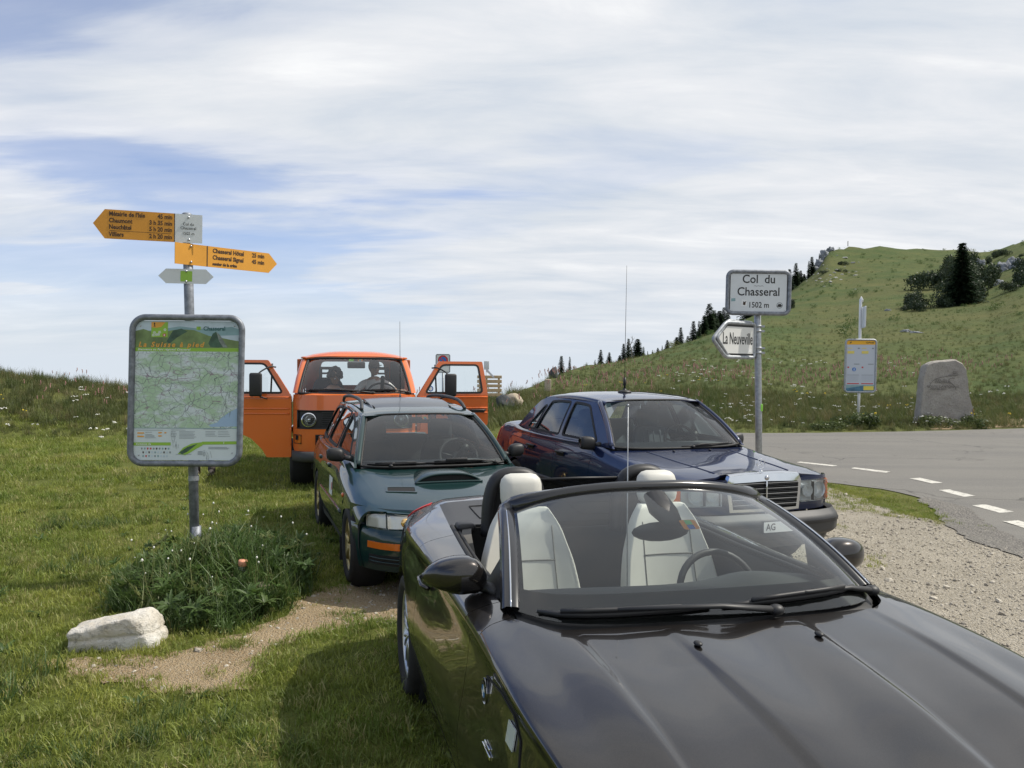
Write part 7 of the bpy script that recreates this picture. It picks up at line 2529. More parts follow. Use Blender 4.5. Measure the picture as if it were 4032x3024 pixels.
# ------------------------------------------------------------ trees and shrubs
def leaf_material(name, a, b_, trans=.25, sc=.8):
    m = bpy.data.materials.new(name)
    m.use_nodes = True
    N = NT(m.node_tree)
    oi = N.n('ShaderNodeObjectInfo').outputs['Random']
    pos = N.n('ShaderNodeNewGeometry').outputs['Position']
    nz = N.noise(pos, sc, 4, .6)
    f = N.math('ADD', N.math('MULTIPLY', N.math('SUBTRACT', nz, .5), 2.2), N.math('MULTIPLY', oi, .8), clamp=True)
    c = N.mix(f, a, b_)
    d = N.n('ShaderNodeBsdfDiffuse', {0: c})
    t = N.n('ShaderNodeBsdfTranslucent', {0: N.mix(.5, c, tuple(min(1, k * 1.8) for k in b_))})
    mx = N.n('ShaderNodeMixShader', {0: trans, 1: d.outputs[0], 2: t.outputs[0]})
    g = N.n('ShaderNodeBsdfGlossy', {'Color': (1, 1, 1, 1), 'Roughness': .45})
    m2 = N.n('ShaderNodeMixShader', {0: .03, 1: mx.outputs[0], 2: g.outputs[0]})
    N.n('ShaderNodeOutputMaterial', {0: m2.outputs[0]})
    return m


M_fir = leaf_material('fir_needles', (.014, .030, .016), (.035, .058, .024), .12, 1.5)
M_leaf = leaf_material('shrub_leaves', (.016, .032, .014), (.045, .066, .024), .15, .5)
M_bark = mat('bark', (.09, .07, .055), .95, var=.3, vscale=12, bump=.5, bscale=20)


def fir_meshes(seed, n=230, lean=0.0, thin=1.0):
    r = random.Random(seed)
    t = MB()
    t.tube([(0, 0, -.06), (0, 0, .4), (.004, 0, .985)], [.022, .014, .002], 7)
    v, f = [], []
    for i in range(n):
        h = .06 + .93 * (i / n) ** .92
        L = (.27 * (1 - h) ** .80 + .022) * r.uniform(.62, 1.15) * thin
        a = i * 2.399 + r.uniform(-.4, .4)
        d = Vector((math.cos(a), math.sin(a), 0))
        s = Vector((-d.y, d.x, 0))
        k = max(2, int(L / .026))
        for j in range(k):
            q = (j + .6) / k
            p = d * (L * q) + Vector((0, 0, h + .03 * q * (1 - h) - .075 * q * q * (1 - h) * 1.6 + r.uniform(-.006, .006)))
            w = (.034 + .026 * (1 - q)) * r.uniform(.7, 1.3) * (.60 + .40 * (1 - h))
            for e in (-1, 1):
                tip = p + s * e * w + d * w * .9 + Vector((0, 0, -w * r.uniform(.2, .9)))
                b0 = p - d * w * .5; b1 = p + d * w * .7 + Vector((0, 0, -w * .15))
                k0 = len(v)
                v += [b0, b1, tip]; f.append((k0, k0 + 1, k0 + 2))
    return t, v, f


FIRS = []
for sd, n_, th_ in ((1, 330, 1.0), (2, 290, .9), (3, 200, .7), (4, 420, 1.15)):
    t, v, f = fir_meshes(sd, n_, 0, th_)
    tm = t.build('trunk', M_bark); cm = mobj('crown', v, f, M_fir, smooth=False)
    FIRS.append((tm.data, cm.data))
    bpy.data.objects.remove(tm); bpy.data.objects.remove(cm)


def place_fir(k, c, h, w, rz, label, group, thin=1.0):
    e = empty('fir_tree', c, rz, label, 'tree', group)
    for nm, me in (('trunk', FIRS[k][0]), ('crown', FIRS[k][1])):
        o = bpy.data.objects.new(nm, me); COL.objects.link(o); o.parent = e
        o.scale = (w, w, h)
    return e


def shrub_mesh(seed, n, flat=.75, blobs=6):
    r = random.Random(seed)
    cs = [(Vector((r.uniform(-.6, .6), r.uniform(-.6, .6), r.uniform(.15, .75) * flat)), r.uniform(.28, .52)) for _ in range(blobs)]
    v, f = [], []
    for _ in range(n):
        c, rad = cs[r.randrange(blobs)]
        d = Vector((r.gauss(0, 1), r.gauss(0, 1), r.gauss(.2, 1))).normalized()
        p = c + d * rad * r.uniform(.6, 1.05)
        if p.z < 0: p.z = abs(p.z) * .3
        s = r.uniform(.035, .075)
        a = Vector((r.gauss(0, 1), r.gauss(0, 1), r.gauss(0, 1))).normalized()
        b_ = d.cross(a).normalized()
        k0 = len(v)
        v += [p - a * s, p + b_ * s * .6, p + a * s, p - b_ * s * .6]
        f.append((k0, k0 + 1, k0 + 2, k0 + 3))
    return v, f


SHRUBS = []
for sd, n_ in ((1, 1500), (2, 1300), (3, 1700)):
    v, f = shrub_mesh(sd, n_)
    o = mobj('foliage', v, f, M_leaf, smooth=False); SHRUBS.append(o.data); bpy.data.objects.remove(o)


def hit(u, v, y0=16.0, y1=330.0):
    d = ray(u, v)
    y = y0
    while y < y1:
        p = Vector((0, 0, 1.75)) + d * (y / d.y)
        if p.z <= terr(p.x, p.y): return p
        y += .25 + y * .004
    return None


_rt = random.Random(42)
# skyline firs: (column, row of tip, row of foot, variant, label)
FIRLIST = [
    (2210, 1400, 1462, 1, 'small fir just right of the upright dark rock'), (2243, 1403, 1455, 2, 'slender fir second from the upright dark rock'),
    (2343, 1416, 1432, 2, 'tiny fir left of the lone pair on the meadow skyline'), (2365, 1376, 1428, 1, 'taller fir of the lone pair on the meadow skyline'), (2399, 1386, 1426, 0, 'shorter fir of the lone pair on the meadow skyline'),
    (2455, 1352, 1414, 1, 'left fir of the cluster with the dead snag'), (2474, 1332, 1410, 1, 'tall middle fir of the cluster with the dead snag'), (2510, 1333, 1404, 3, 'broad right fir of the cluster with the dead snag'),
    (2440, 1398, 1416, 3, 'low fir at the left foot of the snag cluster'), (2534, 1364, 1400, 2, 'small fir right behind the broad fir of the snag cluster'),
    (2550, 1382, 1398, 2, 'first of the three dwarf firs in the skyline gap'), (2569, 1377, 1396, 2, 'second of the three dwarf firs in the skyline gap'), (2590, 1369, 1392, 0, 'third of the three dwarf firs in the skyline gap'),
    (2607, 1360, 1388, 2, 'thin fir left of the single dark fir before the wood'), (2627, 1338, 1382, 0, 'single dark fir standing just before the wood'), (2645, 1366, 1380, 2, 'tiny fir right of the single dark fir before the wood'),
    (2664, 1326, 1374, 3, 'bushy low fir at the near end of the wood'), (2680, 1288, 1370, 1, 'slim tall fir at the near end of the wood'), (2730, 1263, 1358, 1, 'slim fir rising over the first gap in the wood'),
    (2752, 1262, 1352, 2, 'bare thin fir left of the dense dark wood'), (2772, 1240, 1348, 0, 'fir on the left flank of the tallest one in the wood'), (2792, 1193, 1344, 0, 'tallest dense fir left of the place sign'), (2812, 1220, 1338, 0, 'fir half behind the tallest one left of the place sign'),
    (2832, 1222, 1332, 3, 'broad fir third from the place sign on its left'), (2850, 1208, 1325, 1, 'fir touching the left edge of the place sign')]
RIGHTF = [(3108, 1058, 1165, 1, 'fir directly right of the place sign frame'), (3133, 1034, 1140, 1, 'tallest fir right of the place sign'), (3152, 1064, 1125, 0, 'middle fir of the row climbing to the cliff'),
          (3166, 1078, 1115, 3, 'low broad fir in the row climbing to the cliff'), (3184, 1026, 1100, 2, 'sparse fir just below the cliff'), (3196, 1010, 1090, 1, 'upper tall fir beside the cliff foot'), (3207, 1042, 1078, 0, 'small dark fir at the cliff foot'),
          (3226, 997, 1030, 2, 'wind-bent bare fir halfway up the cliff'), (3246, 982, 1003, 2, 'small bare fir near the top of the cliff'), (3122, 1150, 1200, 3, 'dark low fir on the slope right below the place sign'), (3112, 1185, 1232, 3, 'lowest dark fir right of the arrow sign post')]
for (u, vt, vb, k, lab) in FIRLIST + RIGHTF:
    s = at_y(u, vb, 50).x / 50
    Y = ridge_depth(s) + (1.5 if u < 2650 else 4.0)
    x = s * Y
    top = at_y(u, vt, Y).z
    zb = at_y(u, vb, Y).z - .8
    h = max(1.0, top - zb)
    wv = {0: 1.15, 1: 1.0, 2: .8, 3: 1.4}[k]
    place_fir(k, (x, Y, zb), h, h * wv * _rt.uniform(.9, 1.1), _rt.uniform(0, 6.28), lab, 'firs along the skyline')
# unseen depth of the wood behind the signs, only what shows between them
for i in range(8):
    u = _rt.uniform(2850, 3110)
    s = (u - 2016) / 3280
    Y = ridge_depth(s) + _rt.uniform(6, 16)
    zb = ridge_z(s) - _rt.uniform(1.5, 3.5)
    h = _rt.uniform(8, 12) if u > 2780 else _rt.uniform(4.5, 6.0)
    place_fir([0, 3, 0, 1][i % 4], (s * Y, Y, zb), h, h * 1.2, _rt.uniform(0, 6), 'dark fir inside the wood behind the two signs', 'firs inside the wood')
for i in range(34):
    u = _rt.uniform(2655, 2865) if i < 24 else _rt.uniform(3098, 3200)
    vt = float(np.interp(u, [2655, 2700, 2750, 2785, 2810, 2865, 3098, 3135, 3160, 3200], [1335, 1318, 1285, 1222, 1230, 1225, 1085, 1062, 1085, 1045])) + _rt.uniform(0, 42)
    s = (u - 2016) / 3280
    Y = ridge_depth(s) + _rt.uniform(4, 12)
    top, zb = at_y(u, vt, Y).z, ridge_z(s) - 2.2
    h = max(2.0, top - zb)
    place_fir([0, 3, 3, 0][i % 4], (s * Y, Y, zb), h, h * _rt.uniform(.85, 1.15), _rt.uniform(0, 6), 'dark fir inside the wood behind the two signs', 'firs inside the wood')
# dead snag
_s = at_y(2486, 1400, 82)
sn = MB(); pts = crv([(_s.x, 82, _s.z - .6), (_s.x + .02, 82, _s.z + .6), (_s.x - .12, 82, _s.z + 1.0), (_s.x + .10, 82, _s.z + 1.5), (_s.x + .05, 82, _s.z + 1.95)], 14)
sn.tube([tuple(p) for p in pts], [.06 - .0035 * i for i in range(14)], 6)
for (i, dx, dz) in ((8, .35, .15), (7, -.3, .2), (10, .22, .25), (11, -.15, .22)):
    p = Vector(pts[i]); sn.tube([p, p + Vector((dx * .6, .1, dz * .4)), p + Vector((dx, .1, dz))], [.025, .018, .008], 5)
sno = sn.build('dead_tree', mat('dead_wood', (.16, .14, .12), .9)); tag(sno, 'bare crooked dead tree rising over the fir cluster', 'tree', None)

# the big fir and the thicket on the hillside
p = hit(3786, 1200) or at_y(3786, 1200, 150)
top = at_y(3786, 952, p.y).z
big = place_fir(3, (p.x, p.y, p.z - .3), top - p.z + .3, (top - p.z) * 1.1, .7, 'big dark fir standing alone on the hillside thicket', None)
SH = [(3650, 1145, 95, 70), (3632, 1120, 70, 45), (3600, 1212, 70, 60), (3625, 1225, 60, 40), (3692, 1212, 78, 48), (3735, 1120, 70, 80), (3716, 1175, 80, 70), (3770, 1200, 90, 80), (3742, 1080, 70, 60), (3830, 1130, 90, 85), (3846, 1165, 90, 60), (3872, 1140, 80, 80),
      (3905, 1115, 60, 70), (3895, 1040, 50, 50), (3925, 1015, 55, 45), (3960, 1010, 50, 40), (4012, 1130, 80, 70), (4040, 1100, 80, 70), (3985, 1145, 60, 35), (3570, 1222, 40, 24), (3814, 1060, 60, 70), (3800, 1195, 100, 45), (4025, 1010, 45, 22),
      (3195, 1046, 26, 16), (3320, 1045, 34, 18), (3308, 1072, 40, 18), (3110, 1215, 40, 50), (3250, 1075, 40, 14)]
SHL = ['rounded bush at the left shoulder of the thicket', 'bush sticking out highest on the thicket left side', 'lowest bush at the left foot of the thicket', 'small bush at the very bottom of the thicket', 'light bush below the left side of the big fir', 'bush against the left side of the big fir at mid height',
       'dark bush lower left of the big fir', 'bush right at the foot of the big fir', 'slim bush left behind the upper big fir', 'dense bush on the right side of the big fir', 'low bush right of the big fir foot', 'bush between the big fir and the grey cliff', 'bush touching the left edge of the grey cliff',
       'bush above the cliff left end', 'bush on the slope above the grey cliff', 'highest small bush under the right skyline', 'dark bush below the cliff at the right border', 'bush cut by the right border of the picture', 'low bush under the grey cliff', 'tiny bush left of the whole thicket', 'narrow bush behind the big fir on its right',
       'wide low bush below the big fir', 'flat bush on top of the right cliff', 'tiny bush at the foot of the hilltop cliff', 'round dark bush alone on the slope under the hilltop', 'flat dark bush just below the round one on the slope', 'dark bush beside the lowest fir right of the place sign', 'low green bush under the hilltop cliff']
for i, (u, v, w, h) in enumerate(SH):
    p = hit(u, v)
    if p is None: continue
    k = p.y / 3280
    e = empty('shrub', (p.x, p.y, p.z - .15), _rt.uniform(0, 6), SHL[i], 'bush', 'bushes round the big fir' if i < 23 else 'bushes below the cliff')
    o = bpy.data.objects.new('foliage', SHRUBS[i % 3]); COL.objects.link(o); o.parent = e
    f_ = .75 if i in (13, 14, 15, 22) else (1.2 if i < 23 else 1.0)
    o.scale = (w * k * .66 * f_, w * k * .66 * f_, h * k * 1.15 * f_)
# limestone outcrops
OUT = [(3920, 1085, 60, 65), (3955, 1065, 60, 75), (3990, 1050, 60, 55), (4020, 1045, 60, 50), (3935, 1120, 40, 35), (3868, 1045, 30, 40), (3850, 1032, 24, 26), (3250, 1010, 36, 42), (3228, 1045, 36, 40), (3275, 985, 34, 22), (3212, 1062, 26, 26), (3500, 1225, 26, 16), (3570, 1308, 40, 18), (3610, 1312, 50, 14)]
OUTL = ['left block of the grey cliff right of the big fir', 'tallest block of the grey cliff right of the big fir', 'third block of the grey cliff towards the right border', 'grey cliff block at the right border', 'lowest grey block under the right cliff', 'pale rock showing between big fir and cliff', 'small pale rock close beside the upper big fir',
        'rock face in the middle of the hilltop cliff', 'rock face at the lower hilltop cliff', 'rock crowning the hilltop cliff', 'lowest rock of the hilltop cliff', 'small grey rock left below the thicket', 'grey rock in the meadow above the stone slab', 'long flat rock in the meadow above the stone slab']
for i, (u, v, w, h) in enumerate(OUT):
    p = hit(u, v) or at_y(u, v, ridge_depth((u - 2016) / 3280))
    k = p.y / 3280
    lab = OUTL[i]
    rock('rock_outcrop', (p.x, p.y + w * k * .2, p.z), (w * k * .6, w * k * .5, h * k * .62), 50 + i, M_cliffrock, lab, _rt.uniform(0, 3), 4, .38, ['rocks right of the big fir', 'rocks of the hilltop cliff', 'rocks in the meadow'][0 if i < 7 else (1 if i < 11 else 2)], 12, False)
# scattered boulders under the cliff
v, f = rock_mesh((1, 1, .7), 77, 2, .2, 8)
tmp = mobj('scree_rock', v, f, mat('scree', (.34, .34, .32), .9, var=.2, vscale=3), smooth=False); bd_me = tmp.data; bpy.data.objects.remove(tmp)
for i in range(44):
    u, vv = _rt.gauss(3260, 55), _rt.gauss(1090, 28)
    if i > 32: u, vv = _rt.uniform(3190, 3420), _rt.uniform(1000, 1130)
    p = hit(u, vv)
    if p is None: continue
    o = bpy.data.objects.new('scree_rock', bd_me); COL.objects.link(o)
    s = _rt.uniform(.18, .55) * p.y / 200
    o.location = p; o.scale = (s * _rt.uniform(.8, 1.6), s, s * _rt.uniform(.6, 1)); o.rotation_euler = (0, 0, _rt.uniform(0, 6))
    tag(o, 'pale loose rock scattered on the slope under the cliff', 'rock', 'scree under the cliff')
# summit cairn post
_c = at_y(3327, 968, 228)
cp = MB(); cp.tube([(_c.x, 226, _c.z - .4), (_c.x, 226, _c.z + 1.0)], .10, 6); o = cp.build('summit_post', M_bark); tag(o, 'thin post on the hilltop', 'post')


# ------------------------------------------------------------ grass, flowers, stones (stuff)
def in_poly_np(x, y, poly):
    c = np.zeros(len(x), bool)
    j = len(poly) - 1
    for i in range(len(poly)):
        xi, yi = poly[i]; xj, yj = poly[j]
        if yi != yj:
            m = ((yi > y) != (yj > y)) & (x < (xj - xi) * (y - yi) / (yj - yi) + xi)
            c ^= m
        j = i
    return c


def blade(v, f, r, base, h, w, ang, lean, seg=2):
    d = Vector((math.cos(ang), math.sin(ang), 0)); s = Vector((-d.y, d.x, 0))
    k0 = len(v)
    for i in range(seg):
        t = i / seg
        p = base + d * (lean * h * t * t) + Vector((0, 0, h * t * (1 - .25 * lean * t)))
        ww = w * (1 - .55 * t)
        v.append(p - s * ww); v.append(p + s * ww)
    v.append(base + d * (lean * h) + Vector((0, 0, h * (1 - .28 * lean))))
    for i in range(seg - 1):
        a = k0 + 2 * i
        f.append((a, a + 1, a + 3, a + 2))
    a = k0 + 2 * (seg - 1)
    f.append((a, a + 1, a + 2))


def tuft(seed, n, rad, hmin, hmax, w, lean, seg=2):
    r = random.Random(seed)
    v, f = [], []
    for _ in range(n):
        a, q = r.uniform(0, 6.283), math.sqrt(r.random()) * rad
        blade(v, f, r, Vector((q * math.cos(a), q * math.sin(a), -.005)), r.uniform(hmin, hmax), w * r.uniform(.7, 1.2), r.uniform(0, 6.283), r.uniform(.1, lean), seg)
    return v, f


def grass_material(name, a, b_, dry, trans=.35):
    m = bpy.data.materials.new(name)
    m.use_nodes = True
    N = NT(m.node_tree)
    oi = N.n('ShaderNodeObjectInfo').outputs['Random']
    pos = N.n('ShaderNodeNewGeometry').outputs['Position']
    n1, n2 = N.noise(pos, .55, 4, .6), N.noise(pos, 3.0, 4, .6)
    c = N.mix(N.ramp(n1, [(.35, 0.0), (.65, 1.0)]), a, b_)
    c = N.mix(N.math('MULTIPLY', N.ramp(n2, [(.42, 0.0), (.68, 1.0)]), .75), c, tuple(k * .50 for k in a))
    c = N.mix(N.ramp(oi, [(.80, 0.0), (.90, .8)]), c, dry)
    d = N.n('ShaderNodeBsdfDiffuse', {0: c})
    t = N.n('ShaderNodeBsdfTranslucent', {0: c})
    mx = N.n('ShaderNodeMixShader', {0: trans, 1: d.outputs[0], 2: t.outputs[0]})
    g = N.n('ShaderNodeBsdfGlossy', {'Color': (1, 1, 1, 1), 'Roughness': .5})
    m2 = N.n('ShaderNodeMixShader', {0: .025, 1: mx.outputs[0], 2: g.outputs[0]})
    N.n('ShaderNodeOutputMaterial', {0: m2.outputs[0]})
    return m


M_gr = grass_material('lawn_grass', (.165, .245, .040), (.350, .365, .074), (.40, .36, .15), .42)
M_grt = grass_material('meadow_grass', (.095, .130, .036), (.150, .155, .054), (.22, .18, .085), .4)
M_grw = grass_material('weed_grass', (.060, .115, .028), (.11, .175, .042), (.20, .21, .08), .4)
M_fw = mat('white_petals', (.78, .77, .70), .8)
M_fy = mat('yellow_petals', (.75, .55, .04), .8)
M_fp = mat('pink_spikes', (.42, .22, .20), .9)
M_stalk = mat('stalks', (.16, .17, .06), .9)
M_peb = mat('pebbles', (.50, .455, .375), .9, var=.25, vscale=30)
M_peb2 = mat('dark_pebbles', (.34, .305, .25), .9, var=.25, vscale=30)


def src_collection(name, objs):
    c = bpy.data.collections.new(name)
    for o in objs:
        for k in list(o.users_collection): k.objects.unlink(o)
        c.objects.link(o)
    return c


def scatter(name, label, pts, coll, nvar, scl, rot=None, idx=None, tilt=.12, mats=None):
    """one stuff object: points carrying instances of the plants of a collection"""
    n = len(pts)
    me = bpy.data.meshes.new(name)
    me.from_pydata([tuple(p) for p in pts], [], [])
    a = me.attributes.new('scl', 'FLOAT', 'POINT'); a.data.foreach_set('value', np.asarray(scl, np.float32))
    rr = np.zeros((n, 3), np.float32)
    rr[:, 2] = rng.uniform(0, 6.283, n)
    rr[:, 0] = rng.normal(0, tilt, n); rr[:, 1] = rng.normal(0, tilt, n)
    a = me.attributes.new('rot', 'FLOAT_VECTOR', 'POINT'); a.data.foreach_set('vector', rr.ravel())
    a = me.attributes.new('idx', 'INT', 'POINT'); a.data.foreach_set('value', (rng.integers(0, nvar, n) if idx is None else idx).astype(np.int32))
    o = bpy.data.objects.new(name, me)
    COL.objects.link(o)
    g = bpy.data.node_groups.new(name, 'GeometryNodeTree')
    g.interface.new_socket('Geometry', in_out='INPUT', socket_type='NodeSocketGeometry')
    g.interface.new_socket('Geometry', in_out='OUTPUT', socket_type='NodeSocketGeometry')
    N = g.nodes
    gi, go = N.new('NodeGroupInput'), N.new('NodeGroupOutput')
    ci = N.new('GeometryNodeCollectionInfo'); ci.inputs['Collection'].default_value = coll
    ci.inputs['Separate Children'].default_value = True; ci.inputs['Reset Children'].default_value = True
    ip = N.new('GeometryNodeInstanceOnPoints'); ip.inputs['Pick Instance'].default_value = True
    def attr(nm, ty):
        q = N.new('GeometryNodeInputNamedAttribute'); q.data_type = ty; q.inputs[0].default_value = nm; return q.outputs[0]
    l = g.links.new
    l(gi.outputs[0], ip.inputs['Points']); l(ci.outputs[0], ip.inputs['Instance'])
    l(attr('idx', 'INT'), ip.inputs['Instance Index']); l(attr('rot', 'FLOAT_VECTOR'), ip.inputs['Rotation']); l(attr('scl', 'FLOAT'), ip.inputs['Scale'])
    l(ip.outputs[0], go.inputs[0])
    md = o.modifiers.new('scatter', 'NODES'); md.node_group = g
    tag(o, label, None, None, 'stuff')
    return o


def var_objs(specs, mat_, nm):
    out = []
    for k, (v, f) in enumerate(specs):
        out.append(mobj(nm, v, f, mat_, smooth=False))
    return out


LAWN = src_collection('lawn_tufts', var_objs([tuft(1, 26, .085, .02, .055, .0030, .8), tuft(2, 26, .085, .02, .065, .0030, .9), tuft(3, 22, .09, .03, .085, .0034, .9), tuft(4, 24, .10, .015, .045, .004, 1.0)], M_gr, 'grass_tuft'))
TALL = src_collection('meadow_tufts', var_objs([tuft(11, 34, .16, .22, .52, .0055, .6, 3), tuft(12, 30, .18, .18, .46, .006, .8, 3), tuft(13, 26, .15, .3, .66, .005, .5, 3), tuft(14, 34, .22, .12, .34, .008, .9, 3)], M_grt, 'meadow_tuft'))
WEED = src_collection('weed_tufts', var_objs([tuft(21, 26, .12, .10, .30, .0050, .9, 3), tuft(22, 24, .12, .14, .36, .0045, 1.0, 3), tuft(23, 30, .10, .06, .20, .006, .9, 3)], M_grw, 'weed_tuft'))


def sample(x0, x1, y0, y1, dens_, cond=None, avoid=(), fade=None):
    n = int((x1 - x0) * (y1 - y0) * dens_)
    x, y = rng.uniform(x0, x1, n), rng.uniform(y0, y1, n)
    m = np.ones(n, bool)
    if cond is not None: m &= cond(x, y)
    for a in avoid: m &= ~in_poly_np(x, y, a)
    return x[m], y[m]


def zs(x, y, d=0.0):
    return np.array([(a, b_, terr(a, b_) + d) for a, b_ in zip(x, y)])


fov = lambda x, y: (np.abs(x) < y * .68 + .5)
P, S_ = [], []
AV = (DIRTP, GRAVP, ROADP)
for (y0, y1, dn, sc) in ((1.6, 4.5, 300, 1.0), (4.5, 7.5, 230, 1.05), (7.5, 12, 120, 1.25), (12, 20.5, 52, 1.7)):
    x, y = sample(-17 if y1 > 12 else -11, 2.2, y0, y1, dn, lambda a, b_: np.abs(a) < b_ * .85 + 2.2, AV)
    # worn spots keep fewer tufts
    wear = np.array([fbm(a + 20, b_, .9) for a, b_ in zip(x, y)])
    keep = (wear < .22) | (rng.random(len(x)) < .22)
    x, y, wear = x[keep], y[keep], wear[keep]
    big_ = np.array([fbm(a + 50, b_ + 7, .55) for a, b_ in zip(x, y)])
    P.append(zs(x, y)); S_.append(sc * rng.uniform(.7, 1.25, len(x)) * (1 + .9 * np.clip(big_ - .15, 0, .6)))
# ragged tufts in the dirt and along its rim, thin yellowish strip beside the road
x, y = sample(-2.9, -.4, 4.4, 6.7, 60, lambda a, b_: in_poly_np(a, b_, DIRTP) & (rng.random(len(a)) < .08)); P.append(zs(x, y)); S_.append(rng.uniform(.5, .9, len(x)))
e = np.array(dens(DIRTP, .012)); e = np.repeat(e, 2, 0) + rng.normal(0, .022, (len(e) * 2, 2)); e = e[rng.random(len(e)) < .38]
P.append(zs(e[:, 0], e[:, 1])); S_.append(rng.uniform(.4, .95, len(e)))
e = np.array(dens(GRAVP, .03)); e = np.repeat(e, 2, 0) + rng.normal(0, .09, (len(e) * 2, 2)); e = e[(rng.random(len(e)) < .5) & (e[:, 1] > 2) & ((e[:, 0] < 1.8) | (e[:, 1] > 9))]
P.append(zs(e[:, 0], e[:, 1])); S_.append(rng.uniform(.35, .8, len(e)))
for (cx, cy, n_, sp) in ((-2.36, 4.95, 26, .06), (-1.75, 5.28, 34, .05), (-1.50, 5.02, 26, .05), (-1.15, 5.9, 22, .07), (-2.02, 4.72, 6, .03), (-1.72, 4.78, 6, .02)):
    x, y = rng.normal(cx, sp, n_), rng.normal(cy, sp * .8, n_); P.append(zs(x, y)); S_.append(rng.uniform(.45, 1.0, n_))
STRIP = jitter_poly([(4.70, 12.4), (5.2, 11.6), (5.28, 10.6), (5.15, 9.7), (4.85, 9.35), (4.5, 9.6), (4.3, 9.95), (4.0, 10.2), (3.7, 11.0), (4.1, 12.4)], .08, .2, 9)
x, y = sample(3.4, 5.5, 9.0, 12.6, 130, lambda a, b_: in_poly_np(a, b_, STRIP)); P.append(zs(x, y, .01)); S_.append(rng.uniform(.45, .9, len(x)))
x, y = sample(2.0, 5.3, 3.5, 9.3, 40, lambda a, b_: np.array([fbm(p_, q_, .8) > .22 for p_, q_ in zip(a, b_)])); P.append(zs(x, y, .01)); S_.append(rng.uniform(.4, .8, len(x)))
scatter('lawn_grass', 'short uneven lawn grass round the parked cars', np.concatenate(P), LAWN, 4, np.concatenate(S_), tilt=.2)

# tall meadow: bank on the left, verge and hillside beyond the road
P, S_ = [], []
foot = lambda x, y: np.array([b_ > foot_depth(a / b_) for a, b_ in zip(x, y)])
near_ridge = lambda x, y: np.array([b_ < ridge_depth(a / b_) + 1.5 for a, b_ in zip(x, y)])
x, y = sample(-17, -4, 18.3, 26.5, 26, lambda a, b_: foot(a, b_) & fov(a, b_), (ROADP,)); P.append(zs(x, y)); S_.append(rng.uniform(.45, .85, len(x)) * np.clip((y - 17.8) / 2.5, .35, 1))
x, y = sample(-4, 1.2, 20.5, 33, 14, lambda a, b_: foot(a, b_), (ROADP,)); P.append(zs(x, y)); S_.append(rng.uniform(.6, 1.1, len(x)))
x, y = sample(.5, 24, 18.6, 34, 20, lambda a, b_: foot(a, b_) & fov(a, b_) & near_ridge(a, b_), (ROADP,)); P.append(zs(x, y)); S_.append(rng.uniform(.45, .95, len(x)) * np.clip((y - 19.5) / 6, .3, 1))
x, y = sample(1, 70, 34, 125, 5.5, lambda a, b_: fov(a, b_) & (rng.random(len(a)) < np.exp(-(b_ - 34) / 24)) & near_ridge(a, b_)); P.append(zs(x, y)); S_.append(rng.uniform(.3, .7, len(x)))
scatter('meadow_grass', 'tall meadow grass on the bank and the hillside', np.concatenate(P), TALL, 4, np.concatenate(S_), tilt=.16)

# weeds round the post: grass plus broad toothed leaves
def dandelion(seed):
    r = random.Random(seed)
    v, f = [], []
    for k in range(13):
        a = k * 2.4 + r.uniform(-.3, .3); L = r.uniform(.10, .22); w = r.uniform(.018, .034); up = r.uniform(.3, 1.1)
        d = Vector((math.cos(a), math.sin(a), 0)); s = Vector((-d.y, d.x, 0))
        pr = None
        for i in range(7):
            t = i / 6
            p = d * L * t + Vector((0, 0, L * up * t * (1 - .62 * t)))
            ww = w * math.sin(math.pi * min(1, t * .85 + .12)) * (1 if i % 2 else .6)
            k0 = len(v); v += [p - s * ww, p + Vector((0, 0, -.004)), p + s * ww]
            if pr is not None:
                f.append((pr, pr + 1, k0 + 1, k0)); f.append((pr + 1, pr + 2, k0 + 2, k0 + 1))
            pr = k0
    return v, f


LEAFY = src_collection('leafy_weeds', var_objs([dandelion(1), dandelion(2), dandelion(3)], M_grw, 'weed_rosette'))
MOUND = [(-3.10, 6.45), (-2.85, 6.0), (-2.3, 5.55), (-1.9, 5.48), (-1.66, 5.85), (-1.58, 6.5), (-1.80, 7.2), (-2.3, 7.7), (-3.0, 7.2)]
x, y = sample(-3.4, -1.5, 5.3, 7.8, 300, lambda a, b_: in_poly_np(a, b_, MOUND))
dd = 1.4 - np.hypot((x + 2.2) / .70, (y - 6.5) / .85) * .70
scatter('weeds', 'tangle of long grass and weeds at the foot of the map post', zs(x, y), WEED, 3, np.clip(dd, .3, 1.35) * rng.uniform(.7, 1.3, len(x)), tilt=.25)
x, y = sample(-3.2, -1.5, 5.3, 7.5, 120, lambda a, b_: in_poly_np(a, b_, MOUND))
p = zs(x, y); p[:, 2] += rng.uniform(.0, .22, len(x))
scatter('leafy_weeds', 'broad toothed leaves among the weeds at the map post', p, LEAFY, 3, rng.uniform(.3, .62, len(x)), tilt=.4)
x, y = sample(-7, 0, 2.5, 12, 1.6, None, AV)
q = zs(x, y)
scatter('lawn_weeds', 'flat leafy weeds dotted over the lawn', q, LEAFY, 3, rng.uniform(.3, .65, len(x)), tilt=.15)
for (cx, cy, n_, sp, s0) in ((-3.05, 4.62, 46, .22, .75), (-1.55, 3.95, 40, .30, .42), (-2.1, 3.75, 30, .30, .40), (-4.6, 8.9, 26, .3, .6), (-2.9, 8.8, 20, .25, .45), (-3.9, 7.2, 26, .35, .5), (-2.2, 9.6, 20, .3, .5)):
    x, y = rng.normal(cx, sp, n_), rng.normal(cy, sp * .6, n_)
    scatter('grass_clump', 'darker clump of longer grass in the lawn', zs(x, y), WEED, 3, rng.uniform(.6, 1.1, n_) * s0, tilt=.3)


